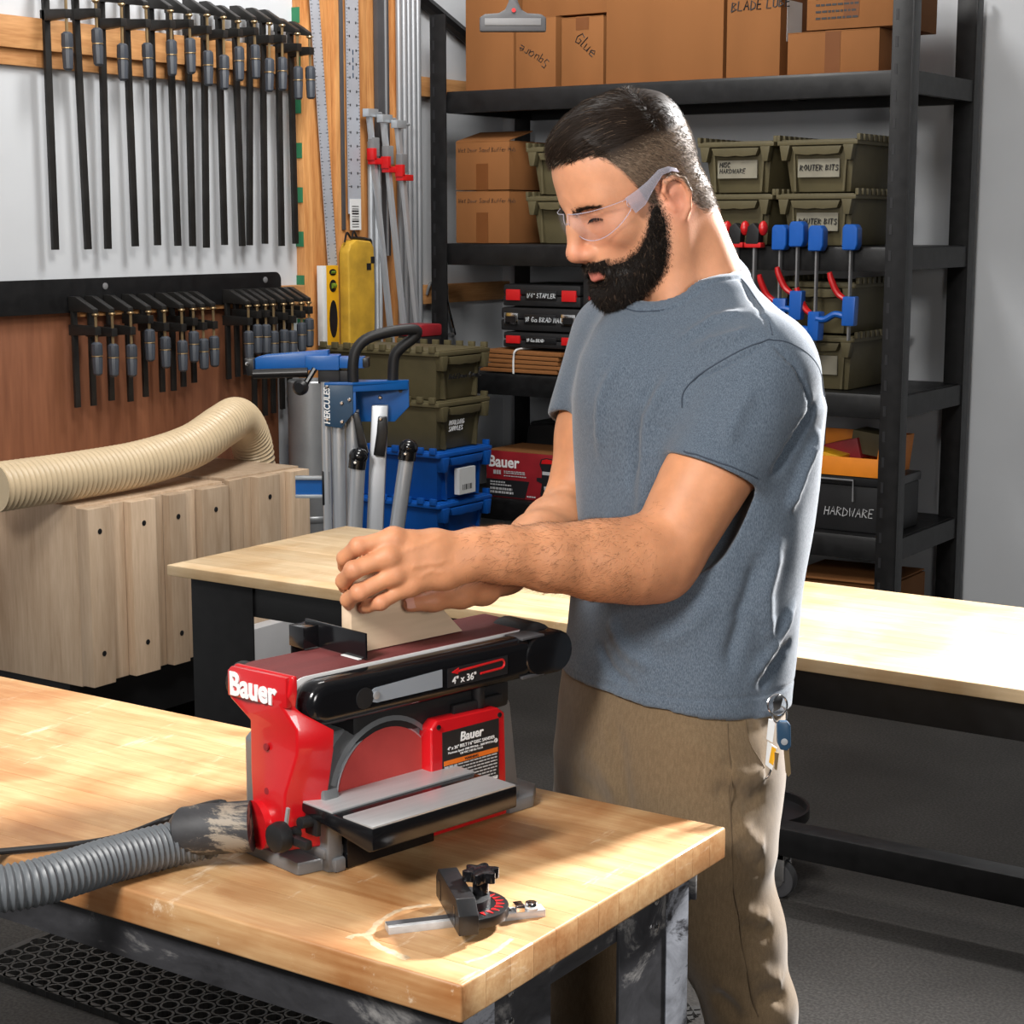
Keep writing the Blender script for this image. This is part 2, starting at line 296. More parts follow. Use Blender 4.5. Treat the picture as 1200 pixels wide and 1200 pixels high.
def scribble(words, h, mat, parent, origin, xd, yd, name='handwriting', r=0.0012, seed=1, slant=0.15):
    """marker handwriting as real pen strokes in a plain single-line alphabet"""
    S = {'a': [[(0.6, 0.5), (0.2, 0.6), (0, 0.25), (0.25, 0), (0.55, 0.2), (0.6, 0.5), (0.65, 0)]], 'b': [[(0, 1), (0, 0), (0.4, 0), (0.55, 0.3), (0.3, 0.55), (0, 0.45)]],
         'c': [[(0.55, 0.5), (0.25, 0.6), (0, 0.3), (0.25, 0), (0.55, 0.1)]], 'd': [[(0.55, 1), (0.55, 0), (0.15, 0.02), (0, 0.3), (0.25, 0.55), (0.55, 0.45)]],
         'e': [[(0, 0.3), (0.55, 0.35), (0.35, 0.6), (0.05, 0.45), (0.1, 0.05), (0.55, 0.05)]], 'g': [[(0.5, 0.5), (0.1, 0.55), (0.1, 0.1), (0.5, 0.15), (0.5, 0.55), (0.5, -0.3), (0.1, -0.3)]],
         'i': [[(0.1, 0.55), (0.12, 0)]], 'k': [[(0, 1), (0, 0)], [(0.45, 0.55), (0, 0.25), (0.5, 0)]], 'l': [[(0.05, 1), (0.05, 0), (0.2, 0)]], 'm': [[(0, 0), (0, 0.5), (0.2, 0.55), (0.25, 0), (0.3, 0.5), (0.5, 0.55), (0.55, 0)]],
         'n': [[(0, 0), (0, 0.55), (0.3, 0.5), (0.4, 0)]], 'o': [[(0.25, 0.55), (0, 0.28), (0.25, 0), (0.5, 0.28), (0.25, 0.55)]], 'p': [[(0, 0.55), (0, -0.35)], [(0, 0.5), (0.4, 0.5), (0.4, 0.1), (0, 0.05)]],
         'q': [[(0.45, 0.5), (0.1, 0.55), (0.05, 0.1), (0.45, 0.15), (0.45, 0.55), (0.45, -0.35)]], 'r': [[(0, 0), (0, 0.55), (0.35, 0.5)]], 's': [[(0.45, 0.5), (0.1, 0.5), (0.4, 0.2), (0.3, 0), (0, 0.05)]],
         't': [[(0.2, 0.85), (0.2, 0), (0.4, 0.05)], [(0, 0.6), (0.4, 0.6)]], 'u': [[(0, 0.55), (0.05, 0), (0.4, 0.05), (0.42, 0.55), (0.46, 0)]], 'v': [[(0, 0.55), (0.2, 0), (0.4, 0.55)]], 'w': [[(0, 0.55), (0.12, 0), (0.28, 0.45), (0.42, 0), (0.55, 0.55)]],
         'x': [[(0, 0.55), (0.4, 0)], [(0.4, 0.55), (0, 0)]], 'f': [[(0.45, 0.95), (0.2, 0.9), (0.18, 0)], [(0, 0.5), (0.4, 0.5)]], 'h': [[(0, 1), (0, 0)], [(0, 0.4), (0.3, 0.55), (0.4, 0)]],
         'A': [[(0, 0), (0.3, 1), (0.6, 0)], [(0.12, 0.4), (0.5, 0.4)]], 'B': [[(0, 0), (0, 1), (0.45, 0.85), (0.1, 0.52), (0.55, 0.25), (0, 0)]], 'C': [[(0.55, 0.85), (0.2, 1), (0, 0.5), (0.2, 0), (0.55, 0.15)]], 'D': [[(0, 0), (0, 1), (0.55, 0.6), (0.5, 0.2), (0, 0)]],
         'E': [[(0.5, 1), (0, 1), (0, 0), (0.5, 0)], [(0, 0.5), (0.4, 0.5)]], 'G': [[(0.55, 0.85), (0.2, 1), (0, 0.5), (0.2, 0), (0.55, 0.1), (0.55, 0.45), (0.3, 0.45)]], 'H': [[(0, 1), (0, 0)], [(0.5, 1), (0.5, 0)], [(0, 0.5), (0.5, 0.5)]],
         'I': [[(0.1, 1), (0.1, 0)]], 'L': [[(0, 1), (0, 0), (0.5, 0)]], 'M': [[(0, 0), (0.05, 1), (0.3, 0.4), (0.55, 1), (0.6, 0)]], 'N': [[(0, 0), (0, 1), (0.5, 0), (0.5, 1)]], 'O': [[(0.3, 1), (0, 0.5), (0.3, 0), (0.6, 0.5), (0.3, 1)]],
         'P': [[(0, 0), (0, 1), (0.5, 0.8), (0, 0.45)]], 'R': [[(0, 0), (0, 1), (0.5, 0.8), (0.05, 0.48), (0.55, 0)]], 'S': [[(0.5, 0.9), (0.1, 0.95), (0.1, 0.6), (0.5, 0.35), (0.35, 0), (0, 0.1)]], 'T': [[(0.3, 1), (0.3, 0)], [(0, 1), (0.6, 1)]],
         'U': [[(0, 1), (0.05, 0.1), (0.3, 0), (0.5, 0.15), (0.5, 1)]], 'V': [[(0, 1), (0.28, 0), (0.55, 1)]], 'W': [[(0, 1), (0.15, 0), (0.32, 0.7), (0.5, 0), (0.65, 1)]], 'Q': [[(0.3, 1), (0, 0.5), (0.3, 0), (0.6, 0.5), (0.3, 1)], [(0.35, 0.3), (0.65, -0.1)]],
         '1': [[(0, 0.8), (0.2, 1), (0.2, 0)]], '4': [[(0.4, 0), (0.4, 1), (0, 0.35), (0.55, 0.35)]], '8': [[(0.3, 1), (0.05, 0.75), (0.5, 0.25), (0.25, 0), (0.02, 0.25), (0.5, 0.75), (0.3, 1)]], '5': [[(0.5, 1), (0.1, 1), (0.05, 0.55), (0.45, 0.4), (0.35, 0), (0, 0.05)]], '/': [[(0, -0.1), (0.4, 1)]], '"': [[(0.1, 1), (0.1, 0.75)], [(0.25, 1), (0.25, 0.75)]]}
    rg = random.Random(seed); g = G(); x = Vector(xd).normalized(); y = Vector(yd).normalized(); o = Vector(origin)
    for li, line in enumerate(words.split('\n')):
        cx = 0.0; by = -1.35 * li
        for ch in line:
            if ch == ' ': cx += 0.45; continue
            st = S.get(ch, [[(0, 0.3), (0.4, 0.3)]]); jy = rg.uniform(-0.05, 0.05)
            for q in st:
                pts = [o + x * ((cx + px + slant * py) * h) + y * ((by + py + jy) * h) for px, py in q]
                g.tube(pts, r, 4)
            cx += max(p[0] for q in st for p in q) + 0.22
    return g.obj(name, mat, parent, smooth=False)

# ================================================================== the room
struct(G().box((-6.0, -3.2, -0.1), (3.6, 6.6, 0)).obj('floor', 'concrete'))
struct(G().box((-4.55, -3.2, 0), (-4.4, 6.6, 3.6)).obj('wall_left', 'white_wall'))
struct(G().box((-4.4, 6.45, 0), (3.6, 6.6, 3.6)).obj('wall_back', 'white_wall'))
struct(G().box((-4.55, -3.2, 3.6), (3.6, 6.6, 3.75)).obj('ceiling', 'white_wall'))
# timber fixed to the left wall
XW = -4.4
for i, (y0, y1, d, m) in enumerate(((5.10, 5.265, 0.040, 'pine_stud'), (5.272, 5.46, 0.055, 'pine_stud'), (5.465, 5.62, 0.038, 'pine_stud'), (5.63, 5.80, 0.045, 'pine_stud'))):
    o = struct(G().box((XW, y0, 0), (XW + d, y1, 3.6)).obj('trim_%d' % (i + 1), m, bevel=0.002)); o['label'] = 'orange pine board standing upright on the left wall'
g = G()
for z in np.arange(0.9, 3.2, 0.16): g.box((XW + 0.0, 5.0965, z), (XW + 0.036, 5.0995, z + 0.055))
g.obj('green_stamp', 'green_print', bpy.data.objects['trim_1'])
for i, (y0, y1, z0, z1) in enumerate(((5.80, 6.45, 2.122, 2.198), (5.80, 6.45, 1.302, 1.378), (4.0, 5.10, 1.33, 1.40))):
    struct(G().box((XW, y0, z0), (XW + 0.038, y1, z1)).obj('trim_%d' % (i + 5), 'pine_rail', bevel=0.002))
struct(G().box((XW, 3.3, 0.35), (XW + 0.014, 4.965, 1.365)).obj('trim_8', 'plywood', bevel=0.001))
st = G().tube([(XW + 0.03, 5.70, 2.55), (XW + 0.03, 6.25, 2.335)], 0.028, 8).obj('wall_strut', 'black_steel')
tag(st, 'black diagonal strut high on the white wall left of the shelf', 'strut')

# ================================================================== workbenches
def bench(name, label, x0, x1, y0, y1, top, thick, mat, leg_w, rail_h, steel, n=13, low=True, ro=0.052, edge=0.0035):
    t = thing(name, label, 'workbench', ((x0 + x1) / 2, (y0 + y1) / 2, 0))
    cx, cy = (x0 + x1) / 2, (y0 + y1) / 2; hx, hy = (x1 - x0) / 2, (y1 - y0) / 2
    w = 2 * hy / n
    for i in range(n):
        me_ = bpy.data.meshes.new('stave'); g = G().box((-hx, -hy + i * w + 0.00025, top - thick), (hx, -hy + (i + 1) * w - 0.00025, top)); me_.from_pydata(g.v, [], g.f)
        bm = bmesh.new(); bm.from_mesh(me_); big = []; small = []
        for e in bm.edges:
            a_, b_ = e.verts[0].co, e.verts[1].co; d_ = (b_ - a_).normalized(); m_ = (a_ + b_) / 2
            end = abs(d_.y) > 0.9; outer = (i == 0 and m_.y < -hy + 1e-3) or (i == n - 1 and m_.y > hy - 1e-3)
            (big if (end or outer) else small).append(e)
        bmesh.ops.bevel(bm, geom=big, offset=edge, segments=3, profile=0.5, affect='EDGES', clamp_overlap=True)
        bm.to_mesh(me_); bm.free(); me_.materials.append(MATS[mat]); me_.shade_smooth(); me_.set_sharp_from_angle(angle=R(30)); link('stave', me_, t)
    zt = top - thick
    for k, (sx, sy) in enumerate(((-1, -1), (1, -1), (-1, 1), (1, 1))):
        ax = sx * (hx - 0.03); ay = sy * (hy - 0.045); lx, ly = leg_w
        x2 = ax - sx * lx; y2 = ay - sy * ly
        th = 0.004                                   # angle-section leg: two flanges meeting at the outer corner
        g = G().box((min(ax, ax - sx * th), min(ay, y2), 0.006), (max(ax, ax - sx * th), max(ay, y2), zt))
        g.box((min(ax, x2), min(ay, ay - sy * th), 0.006), (max(ax, x2), max(ay, ay - sy * th), zt))
        l = g.obj('leg', steel, t, bevel=0.0012)
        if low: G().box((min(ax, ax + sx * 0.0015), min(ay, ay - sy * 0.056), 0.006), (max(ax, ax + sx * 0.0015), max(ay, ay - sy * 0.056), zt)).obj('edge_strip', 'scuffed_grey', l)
        for zz in (0.02, 0.055): G().lathe([(0.006, 0), (0.006, 0.003), (0.003, 0.004)], (ax + sx * 0.0003, ay - sy * ly * 0.5, zt - zz), (sx, 0, 0), 8).obj('bolt', 'chrome', l)
        G().box((min(ax + sx * 0.012, x2), min(ay + sy * 0.012, y2), 0), (max(ax + sx * 0.012, x2), max(ay + sy * 0.012, y2), 0.008)).obj('foot_plate', steel, l)
    for sy in (-1, 1):
        G().box((-hx + 0.03, sy * (hy - ro) - 0.0025, zt - rail_h), (hx - 0.03, sy * (hy - ro) + 0.0025, zt)).box((-hx + 0.035, sy * (hy - ro) - (0.03 if sy > 0 else 0), zt - rail_h), (hx - 0.035, sy * (hy - ro) + (0.03 if sy < 0 else 0), zt - rail_h + 0.003)).obj('rail', steel, t, bevel=0.001)
    for sx in (-1, 1):
        G().box((sx * (hx - 0.037) - 0.0025, -hy + 0.05, zt - rail_h * 0.85), (sx * (hx - 0.037) + 0.0025, hy - 0.05, zt)).obj('end_rail', steel, t, bevel=0.001)
    for sy in (-1, 1) if low else ():
        G().box((-hx + 0.04, sy * (hy - 0.06) - 0.003, 0.16), (hx - 0.04, sy * (hy - 0.06) + 0.003, 0.20)).obj('lower_rail', steel, t, bevel=0.001)
    return t
fb = bench('workbench', 'worn butcher block workbench in front carrying the red and black sander', -2.45, -0.997, 1.386, 1.966, 0.87, 0.042, 'bench_maple', (0.055, 0.17), 0.055, 'scuffed_black', ro=0.022)
G().box((-0.62, -0.24, 0.20), (0.55, 0.20, 0.206)).obj('lower_shelf', 'black_steel', fb)
gx, gy = fb.location.x, fb.location.y
def glue(pts, w, nm):
    P_ = spline([(p[0] - gx, p[1] - gy, 0.8702) for p in pts], 6); g = G().tube(P_, [w * (0.7 + 0.5 * random.random()) for _ in P_], 6, flat=1.0)
    g.v = [(x, y, 0.8698 + max(0.0, z - 0.8702) * 0.10) for x, y, z in g.v]; g.obj(nm, 'dried_glue', fb)
plain('dried_glue', (0.47, 0.34, 0.21), 0.7, var=0.25, scale=120)
glue([(-1.1518, 1.5441, 0.8700), (-1.1705, 1.5132, 0.8700), (-1.1688, 1.4725, 0.8700), (-1.1579, 1.4394, 0.8700), (-1.1680, 1.4269, 0.8700), (-1.1674, 1.4160, 0.8700)], 0.0055, 'glue_trail')
glue([(-1.1565, 1.4346, 0.8700), (-1.1301, 1.4190, 0.8700), (-1.1055, 1.4138, 0.8700), (-1.0813, 1.4088, 0.8700)], 0.0060, 'glue_trail')
glue([(-1.0268, 1.4350, 0.8700), (-1.0172, 1.4680, 0.8700), (-1.0215, 1.5145, 0.8700)], 0.004, 'glue_trail')
bb = bench('workbench', 'pale butcher block workbench standing behind the man', -2.852, -0.35, 2.842, 3.475, 0.87, 0.024, 'bench_maple_far', (0.185, 0.07), 0.078, 'black_steel', low=False, edge=0.002)

# ring-hole rubber mat and a diamond grid mat on the floor between the benches
def ring_mat():
    g = G(); p = 0.0440
    for j in range(20):
        for i in range(25):
            x = -3.05 + (i + 0.5 * (j % 2)) * p; y = 2.45 + j * p * 0.866
            if x < -2.58 and y > 2.84: continue
            g.lathe([(0.0218, 0.001), (0.0218, 0.016), (0.0165, 0.016), (0.0165, 0.001)], (x, y, 0), (0, 0, 1), 10)
    g.box((-3.07, 2.43, 0.0005), (-1.965, 2.445, 0.016)).box((-2.57, 3.195, 0.0005), (-1.965, 3.21, 0.016)).box((-1.975, 2.43, 0.0005), (-1.955, 3.21, 0.016)).box((-3.085, 2.43, 0.0005), (-3.065, 2.85, 0.016))
    o = g.obj('ring_mat', 'rubber_mat', smooth=False)
    tag(o, 'black rubber floor mat of round rings under the front bench', 'floor mat', kind='stuff')
ring_mat()
def grid_mat():
    g = G()
    for i in range(28):
        a = -0.40 + i * 0.03
        for sgn in (1, -1):
            pts = []
            y0, y1 = 2.55, 3.15
            x0 = -1.79 + a - sgn * 0.3; x1 = x0 + sgn * 0.6
            # clip to the mat's own rectangle
            lo, hi = -1.945, -1.64
            t0, t1 = 0.0, 1.0
            dx = x1 - x0
            ta, tb = sorted(((lo - x0) / dx, (hi - x0) / dx)); t0 = max(t0, ta); t1 = min(t1, tb)
            if t1 > t0 + 0.02:
                g.tube([(x0 + dx * t0, y0 + (y1 - y0) * t0, 0.007), (x0 + dx * t1, y0 + (y1 - y0) * t1, 0.007)], 0.005, 4)
    o = g.obj('grid_mat', 'rubber_mat', smooth=False)
    tag(o, 'black diamond grid floor mat right of the ring mat', 'floor mat', kind='stuff')
grid_mat()

# ================================================================== belt and disc sander
sd = thing('belt_disc_sander', 'red and black belt and disc sander bolted on the front bench', 'sander', (-1.30, 1.548, 0.87), -R(12))
base = G().prism([(-0.205, -0.025), (-0.028, -0.028), (-0.022, 0.006), (-0.004, 0.010), (-0.004, 0.026), (-0.014, 0.028), (-0.014, 0.165), (-0.030, 0.168), (-0.030, 0.302), (-0.016, 0.306), (-0.016, 0.350), (-0.05, 0.388), (-0.205, 0.385)], 2, 0.0, 0.017)
base.prism([(-0.19, 0.0), (-0.014, 0.0), (-0.014, 0.03), (-0.03, 0.17), (-0.03, 0.34), (-0.19, 0.34)], 2, 0.016, 0.03)
base.obj('base_casting', 'cast_grey', sd, bevel=0.004)
G().box((-0.024, 0.029, 0.001), (-0.006, 0.167, 0.075)).obj('front_panel', 'gloss_black', sd, bevel=0.002)
G().prism([(-0.010, 0.0), (-0.010, 0.07), (-0.018, 0.10), (-0.045, 0.10), (-0.045, 0.0)], 1, 0.004, 0.026).obj('corner_post', 'cast_grey', sd, bevel=0.004)
hs = []
for a in range(0, 91, 15): hs.append((0.305 + 0.033 * math.sin(R(a)), 0.13 + 0.028 * math.cos(R(a))))
house = G().prism([(0.0, 0.02), (0.0, 0.135), (0.03, 0.158)] + hs + [(0.352, 0.02)], 0, -0.17, -0.045)
house.obj('motor_housing', 'cast_grey', sd, bevel=0.006, seg=3)
shr = G().lathe([(0.095, -0.068), (0.0935, -0.040), (0.089, -0.030), (0.083, -0.028), (0.083, -0.034), (0.060, -0.036)], (0, 0.111, 0.078), (1, 0, 0), 48); shr.v = [(x, y, max(z, 0.004)) for x, y, z in shr.v]; shr = shr.obj('disc_shroud', 'cast_grey', sd)
dk = G().lathe([(0.0775, -0.034), (0.0775, -0.0315), (0.0755, -0.031)], (0, 0.111, 0.078), (1, 0, 0), 56).obj('disc_plate', 'aluminium', sd)
G().lathe([(0.0755, -0.031), (0.0752, -0.0298), (0.0, -0.0297)], (0, 0.111, 0.078), (1, 0, 0), 56).obj('sanding_disc', 'abrasive_disc', sd)
# red name-plate panel
pan = G().prism([(0.168, 0.004), (0.298, 0.004), (0.294, 0.140), (0.282, 0.149), (0.178, 0.152), (0.168, 0.142)], 0, -0.05, -0.012).obj('side_panel', 'red_gloss', sd, bevel=0.0035, seg=3)
for (u, z) in ((0.180, 0.143), (0.284, 0.139), (0.24, 0.014)): G().lathe([(0.0034, 0), (0.0034, 0.0012), (0.0018, 0.0014), (0.0018, 0.0004)], (-0.012, u, z), (1, 0, 0), 10).obj('screw', 'black_plastic', pan)
lab = G().box((-0.0124, 0.186, 0.055), (-0.0112, 0.2825, 0.135)).obj('rating_label', 'black_print', pan)
ND = (0, 1, 0); ZD = (0, 0, 1); lx = -0.0108
text('Bauer', 0.0165, 'white_print', lab, (lx, 0.2345, 0.1185), ND, ZD, bold=0.022, shear=0.15, align='CENTER', ext=0.0003)
text('4" x 36" BELT / 6" DISC SANDER', 0.0058, 'white_print', lab, (lx, 0.2345, 0.1105), ND, ZD, bold=0.015, align='CENTER', ext=0.0002)
text('Maximum Speed: 1900 FPM Belt - 3600 RPM Disc', 0.0039, 'white_print', lab, (lx, 0.2345, 0.1055), ND, ZD, align='CENTER', ext=0.0002)
text('120 VAC / 60 Hz / 3.5 A', 0.0039, 'white_print', lab, (lx, 0.2345, 0.1015), ND, ZD, align='CENTER', ext=0.0002)
G().box((-0.0113, 0.188, 0.0915), (-0.0109, 0.2805, 0.0975)).obj('orange_band', 'orange_print', lab)
text('WARNING', 0.0048, 'black_print', lab, (-0.0107, 0.2345, 0.0928), ND, ZD, align='CENTER', ext=0.0002, bold=0.02)
g = G()
for i in range(8):
    z = 0.0885 - i * 0.0042; u = 0.189
    while u < 0.278:
        w = random.uniform(0.003, 0.009); g.box((-0.0112, u, z), (-0.0109, min(u + w, 0.279), z + 0.0017)); u += w + 0.0015
g.obj('fine_print', 'grey_print', lab, smooth=False)
G().box((-0.0113, 0.262, 0.0565), (-0.0109, 0.280, 0.0605)).obj('serial_sticker', 'white_print', lab)
G().lathe([(0.0030, 0), (0.0030, 0.0004), (0.0018, 0.0004), (0.0018, 0)], (-0.0112, 0.277, 0.107), (1, 0, 0), 12).obj('approval_mark', 'white_print', lab)
# tilting work table: two ground plates on a black frame with the mitre slot between
wt = G().prism([(-0.034, 0.086), (0.0965, 0.086), (0.0965, 0.060), (0.088, 0.057), (-0.026, 0.074), (-0.034, 0.076)], 1, -0.016, 0.210).obj('work_table', 'gloss_black', sd, bevel=0.002)
G().box((-0.033, -0.015, 0.0858), (0.0225, 0.2085, 0.0885)).obj('table_plate', 'brushed_steel', wt, bevel=0.0008)
G().box((0.042, -0.015, 0.0858), (0.0955, 0.2085, 0.0885)).obj('table_plate', 'brushed_steel', wt, bevel=0.0008)
G().cyl((-0.02, -0.030, 0.068), (-0.02, 0.0, 0.066), 0.007).box((-0.03, -0.014, 0.05), (-0.008, -0.008, 0.085)).obj('trunnion', 'soft_black', wt, bevel=0.001)
kn = G().cyl((-0.030, -0.025, 0.054), (-0.030, -0.052, 0.054), 0.0075).lathe([(0.010, 0), (0.0175, 0.003), (0.0185, 0.010), (0.0165, 0.018), (0.009, 0.021)], (-0.030, -0.042, 0.054), (0, -1, 0), 20).obj('lock_knob', 'soft_black', sd)
G().prism([(-0.028, 0.060), (-0.022, 0.088), (-0.026, 0.089), (-0.033, 0.060)], 1, -0.0445, -0.0415).obj('angle_pointer', 'aluminium', sd)
G().box((-0.066, -0.0445, 0.045), (0.010, -0.034, 0.056)).obj('clamp_lever', 'soft_black', sd, bevel=0.003)
# belt arm
BZ = 0.232
def arm_loop(r, u0, u1, zc, n=10):
    p = []
    for k in range(n + 1): a = R(90 + 180 * k / n); p.append((u0 + r * math.cos(a), zc + r * math.sin(a)))
    for k in range(n + 1): a = R(270 + 180 * k / n); p.append((u1 + r * math.cos(a), zc + r * math.sin(a)))
    return p
zc = BZ - 0.027
bl = G().prism(arm_loop(0.027, 0.004, 0.388, zc, 12), 0, -0.155, -0.0528); bl.obj('sanding_belt', 'abrasive_belt', sd)
G().prism(arm_loop(0.0265, 0.006, 0.388, zc, 12), 0, -0.0530, -0.0512).obj('belt_edge', 'white_print', sd)
G().lathe([(0.022, 0), (0.024, 0.006), (0.024, 0.022), (0.018, 0.026)], (-0.155, 0.004, zc), (-1, 0, 0), 20).obj('roller_cap', 'soft_black', sd, bevel=0.001)
cov = G().prism(arm_loop(0.0278, 0.012, 0.330, zc - 0.0015, 12), 0, -0.050, -0.014).obj('belt_cover', 'gloss_black', sd, bevel=0.015, seg=5)
G().box((-0.12, 0.06, 0.140), (-0.030, 0.32, 0.178)).obj('arm_casting', 'soft_black', sd, bevel=0.008)
G().lathe([(0.034, 0), (0.034, 0.062), (0.028, 0.072)], (-0.105, 0.380, zc), (1, 0, 0), 24).obj('end_cover', 'soft_black', sd, bevel=0.003)
G().prism(arm_loop(0.0278, 0.36, 0.392, zc - 0.0015, 10), 0, -0.046, -0.012).obj('end_cap', 'gloss_black', sd, bevel=0.006, seg=3)
kb = G()
kb.lathe([(0.006, 0), (0.019, 0.001), (0.021, 0.005), (0.021, 0.012), (0.019, 0.016), (0.006, 0.017)], (-0.040, 0.332, zc - 0.003), (0, 1, 0), 22)
for k in range(22):
    a = 2 * math.pi * k / 22
    kb.box((-0.040 + 0.0205 * math.cos(a) - 0.0013, 0.3345, zc - 0.003 + 0.0205 * math.sin(a) - 0.0013), (-0.040 + 0.0205 * math.cos(a) + 0.0013, 0.3465, zc - 0.003 + 0.0205 * math.sin(a) + 0.0013))
kb.obj('tracking_knob', 'soft_black', sd)
G().box((-0.046, 0.326, 0.177), (-0.0125, 0.366, 0.181)).box((-0.046, 0.326, 0.2285), (-0.0125, 0.366, 0.2315)).obj('knob_bracket', 'dark_grey', sd, bevel=0.001)
sl = G().prism([(0.083, 0.1930), (0.188, 0.1925), (0.188, 0.2150), (0.083, 0.2115)] + [(0.083 - 0.0105 * math.sin(R(a)), 0.2022 + 0.0093 * math.cos(R(a))) for a in range(20, 170, 25)], 0, -0.0150, -0.0130).obj('tension_plate', 'silver_label', cov)
G().lathe([(0.013, 0), (0.013, 0.0012), (0.010, 0.0014)], (-0.0140, 0.065, 0.2015), (1, 0, 0), 20).obj('pivot_recess', 'soft_black', cov)
G().lathe([(0.005, 0), (0.005, 0.001), (0.003, 0.0015)], (-0.0128, 0.082, 0.2025), (1, 0, 0), 14).obj('rivet', 'aluminium', cov)
st = G().box((-0.0150, 0.197, 0.190), (-0.0132, 0.300, 0.214)).obj('belt_sticker', 'black_print', cov)
text('4" x 36"', 0.0125, 'white_print', st, (-0.0129, 0.2045, 0.1935), ND, ZD, bold=0.012, ext=0.0002)
g = G().tube([(-0.0128, 0.214, 0.2085), (-0.0128, 0.288, 0.2105)] + [(-0.0128, 0.288 + 0.0055 * math.sin(R(a)), 0.205 + 0.0055 * math.cos(R(a))) for a in range(15, 180, 20)] + [(-0.0128, 0.288, 0.1995), (-0.0128, 0.252, 0.1988)], 0.0016, 6)
g.prism([(0.203, 0.2085), (0.215, 0.2128), (0.213, 0.2050)], 0, -0.0135, -0.0118); g.obj('arrow_mark', 'red_plastic', st)
# work stop across the belt
G().box((-0.178, 0.1035, 0.2335), (-0.058, 0.1065, 0.2665)).prism([(-0.178, 0.10), (-0.178, 0.08), (-0.175, 0.08), (-0.175, 0.10)], 2, 0.20, 0.262).box((-0.180, 0.0795, 0.235), (-0.150, 0.1065, 0.262)).obj('work_stop', 'gloss_black', sd, bevel=0.001)
G().box((-0.10, 0.0985, 0.2328), (-0.066, 0.1035, 0.2340)).obj('gap_strip', 'white_print', sd)
G().cyl((-0.03, 0.262, 0.15), (-0.03, 0.262, 0.182), 0.010).box((-0.045, 0.215, 0.150), (-0.022, 0.30, 0.162)).obj('arm_pivot', 'soft_black', sd, bevel=0.002)
# red dust housing on the end that faces the camera
fr = G()
prof_f = [(-0.146, 0.196), (-0.147, 0.230), (-0.138, 0.238), (-0.026, 0.243), (-0.026, 0.222), (-0.040, 0.207), (-0.020, 0.180), (-0.020, 0.150), (-0.042, 0.098), (-0.036, 0.033), (-0.060, 0.026), (-0.104, 0.070), (-0.112, 0.110), (-0.116, 0.172)]
prof_b = [(-0.150, 0.196), (-0.151, 0.230), (-0.142, 0.238), (-0.024, 0.243), (-0.024, 0.222), (-0.028, 0.203), (-0.004, 0.176), (-0.006, 0.150), (-0.018, 0.098), (-0.024, 0.030), (-0.060, 0.018), (-0.110, 0.066), (-0.118, 0.110), (-0.122, 0.172)]
uf = [-0.034, -0.032, -0.030, -0.030, -0.034, -0.038, -0.030, -0.030, -0.032, -0.040, -0.040, -0.034, -0.030, -0.026]
n = len(prof_f)
v = [(p[0], u - 0.002, p[1]) for p, u in zip(prof_f, uf)] + [(p[0], -0.0255 if q > 0.19 else 0.012, p[1]) for p, q in zip(prof_b, [p[1] for p in prof_b])]
f = [tuple(range(n)), tuple(range(2 * n - 1, n - 1, -1))] + [(i, n + i, n + (i + 1) % n, (i + 1) % n) for i in range(n)]
dh = fr.add(v, f)
bmh = bmesh.new(); me = bpy.data.meshes.new('dust_housing'); me.from_pydata(fr.v, [], fr.f)
bmh.from_mesh(me); bmesh.ops.recalc_face_normals(bmh, faces=bmh.faces); bmesh.ops.triangulate(bmh, faces=[q for q in bmh.faces if len(q.verts) > 4])
ed = [e for e in bmh.edges if len(e.link_faces) == 2 and e.calc_face_angle(0) > R(35)]
bmesh.ops.bevel(bmh, geom=ed, offset=0.003, segments=3, profile=0.6, affect='EDGES', clamp_overlap=True); bmh.to_mesh(me); bmh.free()
me.materials.append(MATS['red_gloss']); me.shade_smooth(); me.set_sharp_from_angle(angle=R(40))
dh = link('dust_housing', me, sd)
text('Bauer', 0.0395, 'white_print', dh, (-0.141, -0.0390, 0.2025), (1, 0.0, 0.035), (0, -0.02, 1), bold=0.03, ext=0.0008, sx=0.99)
G().prism([(-0.146, 0.199), (-0.030, 0.205), (-0.030, 0.2415), (-0.138, 0.2365), (-0.146, 0.230)], 1, -0.0385, -0.030).obj('name_plate', 'red_gloss', dh, bevel=0.002)
for z in (0.148, 0.094): G().lathe([(0.0045, -0.001), (0.0045, 0.0008), (0.0025, 0.001)], (-0.078, -0.0335, z), (0, -1, 0), 12).obj('screw', 'dark_red', dh)
prt = G().cyl((-0.085, 0.0, 0.052), (-0.093, -0.040, 0.050), 0.030, seg=24).obj('dust_port', 'red_gloss', dh)

# dust extraction hose pushed onto the port
hp = spline([(-1.4013, 1.5235, 0.9200), (-1.4675, 1.4814, 0.9130), (-1.4452, 1.5125, 0.9070), (-1.4790, 1.4660, 0.8980), (-1.4993, 1.3896, 0.8980), (-1.5162, 1.2896, 0.8980), (-1.5639, 1.2108, 0.8980)], 40)
dhs = thing('dust_hose', 'grey ribbed dust hose with dark cuff joining the red sander housing', 'hose', (-1.5355, 1.5221, 0.8700))
off = Vector((-1.5355, 1.5221, 0.8700))
P = [p - off for p in hp]
i1 = 62
G().tube(P[:i1 + 1:4], [0.0305] * 8 + [0.029] * (len(P[:i1 + 1:4]) - 8), 28).obj('cuff', 'hose_cuff', dhs)
G().tube(P[i1:i1 + 10:3], [0.030, 0.0335, 0.0335, 0.030][:len(P[i1:i1 + 10:3])], 28).obj('collar', 'hose_cuff', dhs)
rib = []
L_ = P[i1 + 8:]
tot = sum((L_[i + 1] - L_[i]).length for i in range(len(L_) - 1))
nr = int(tot / 0.0016); res = []; acc = 0; i = 0; q = L_[0]
cum = [0]
for a, b in zip(L_[:-1], L_[1:]): cum.append(cum[-1] + (b - a).length)
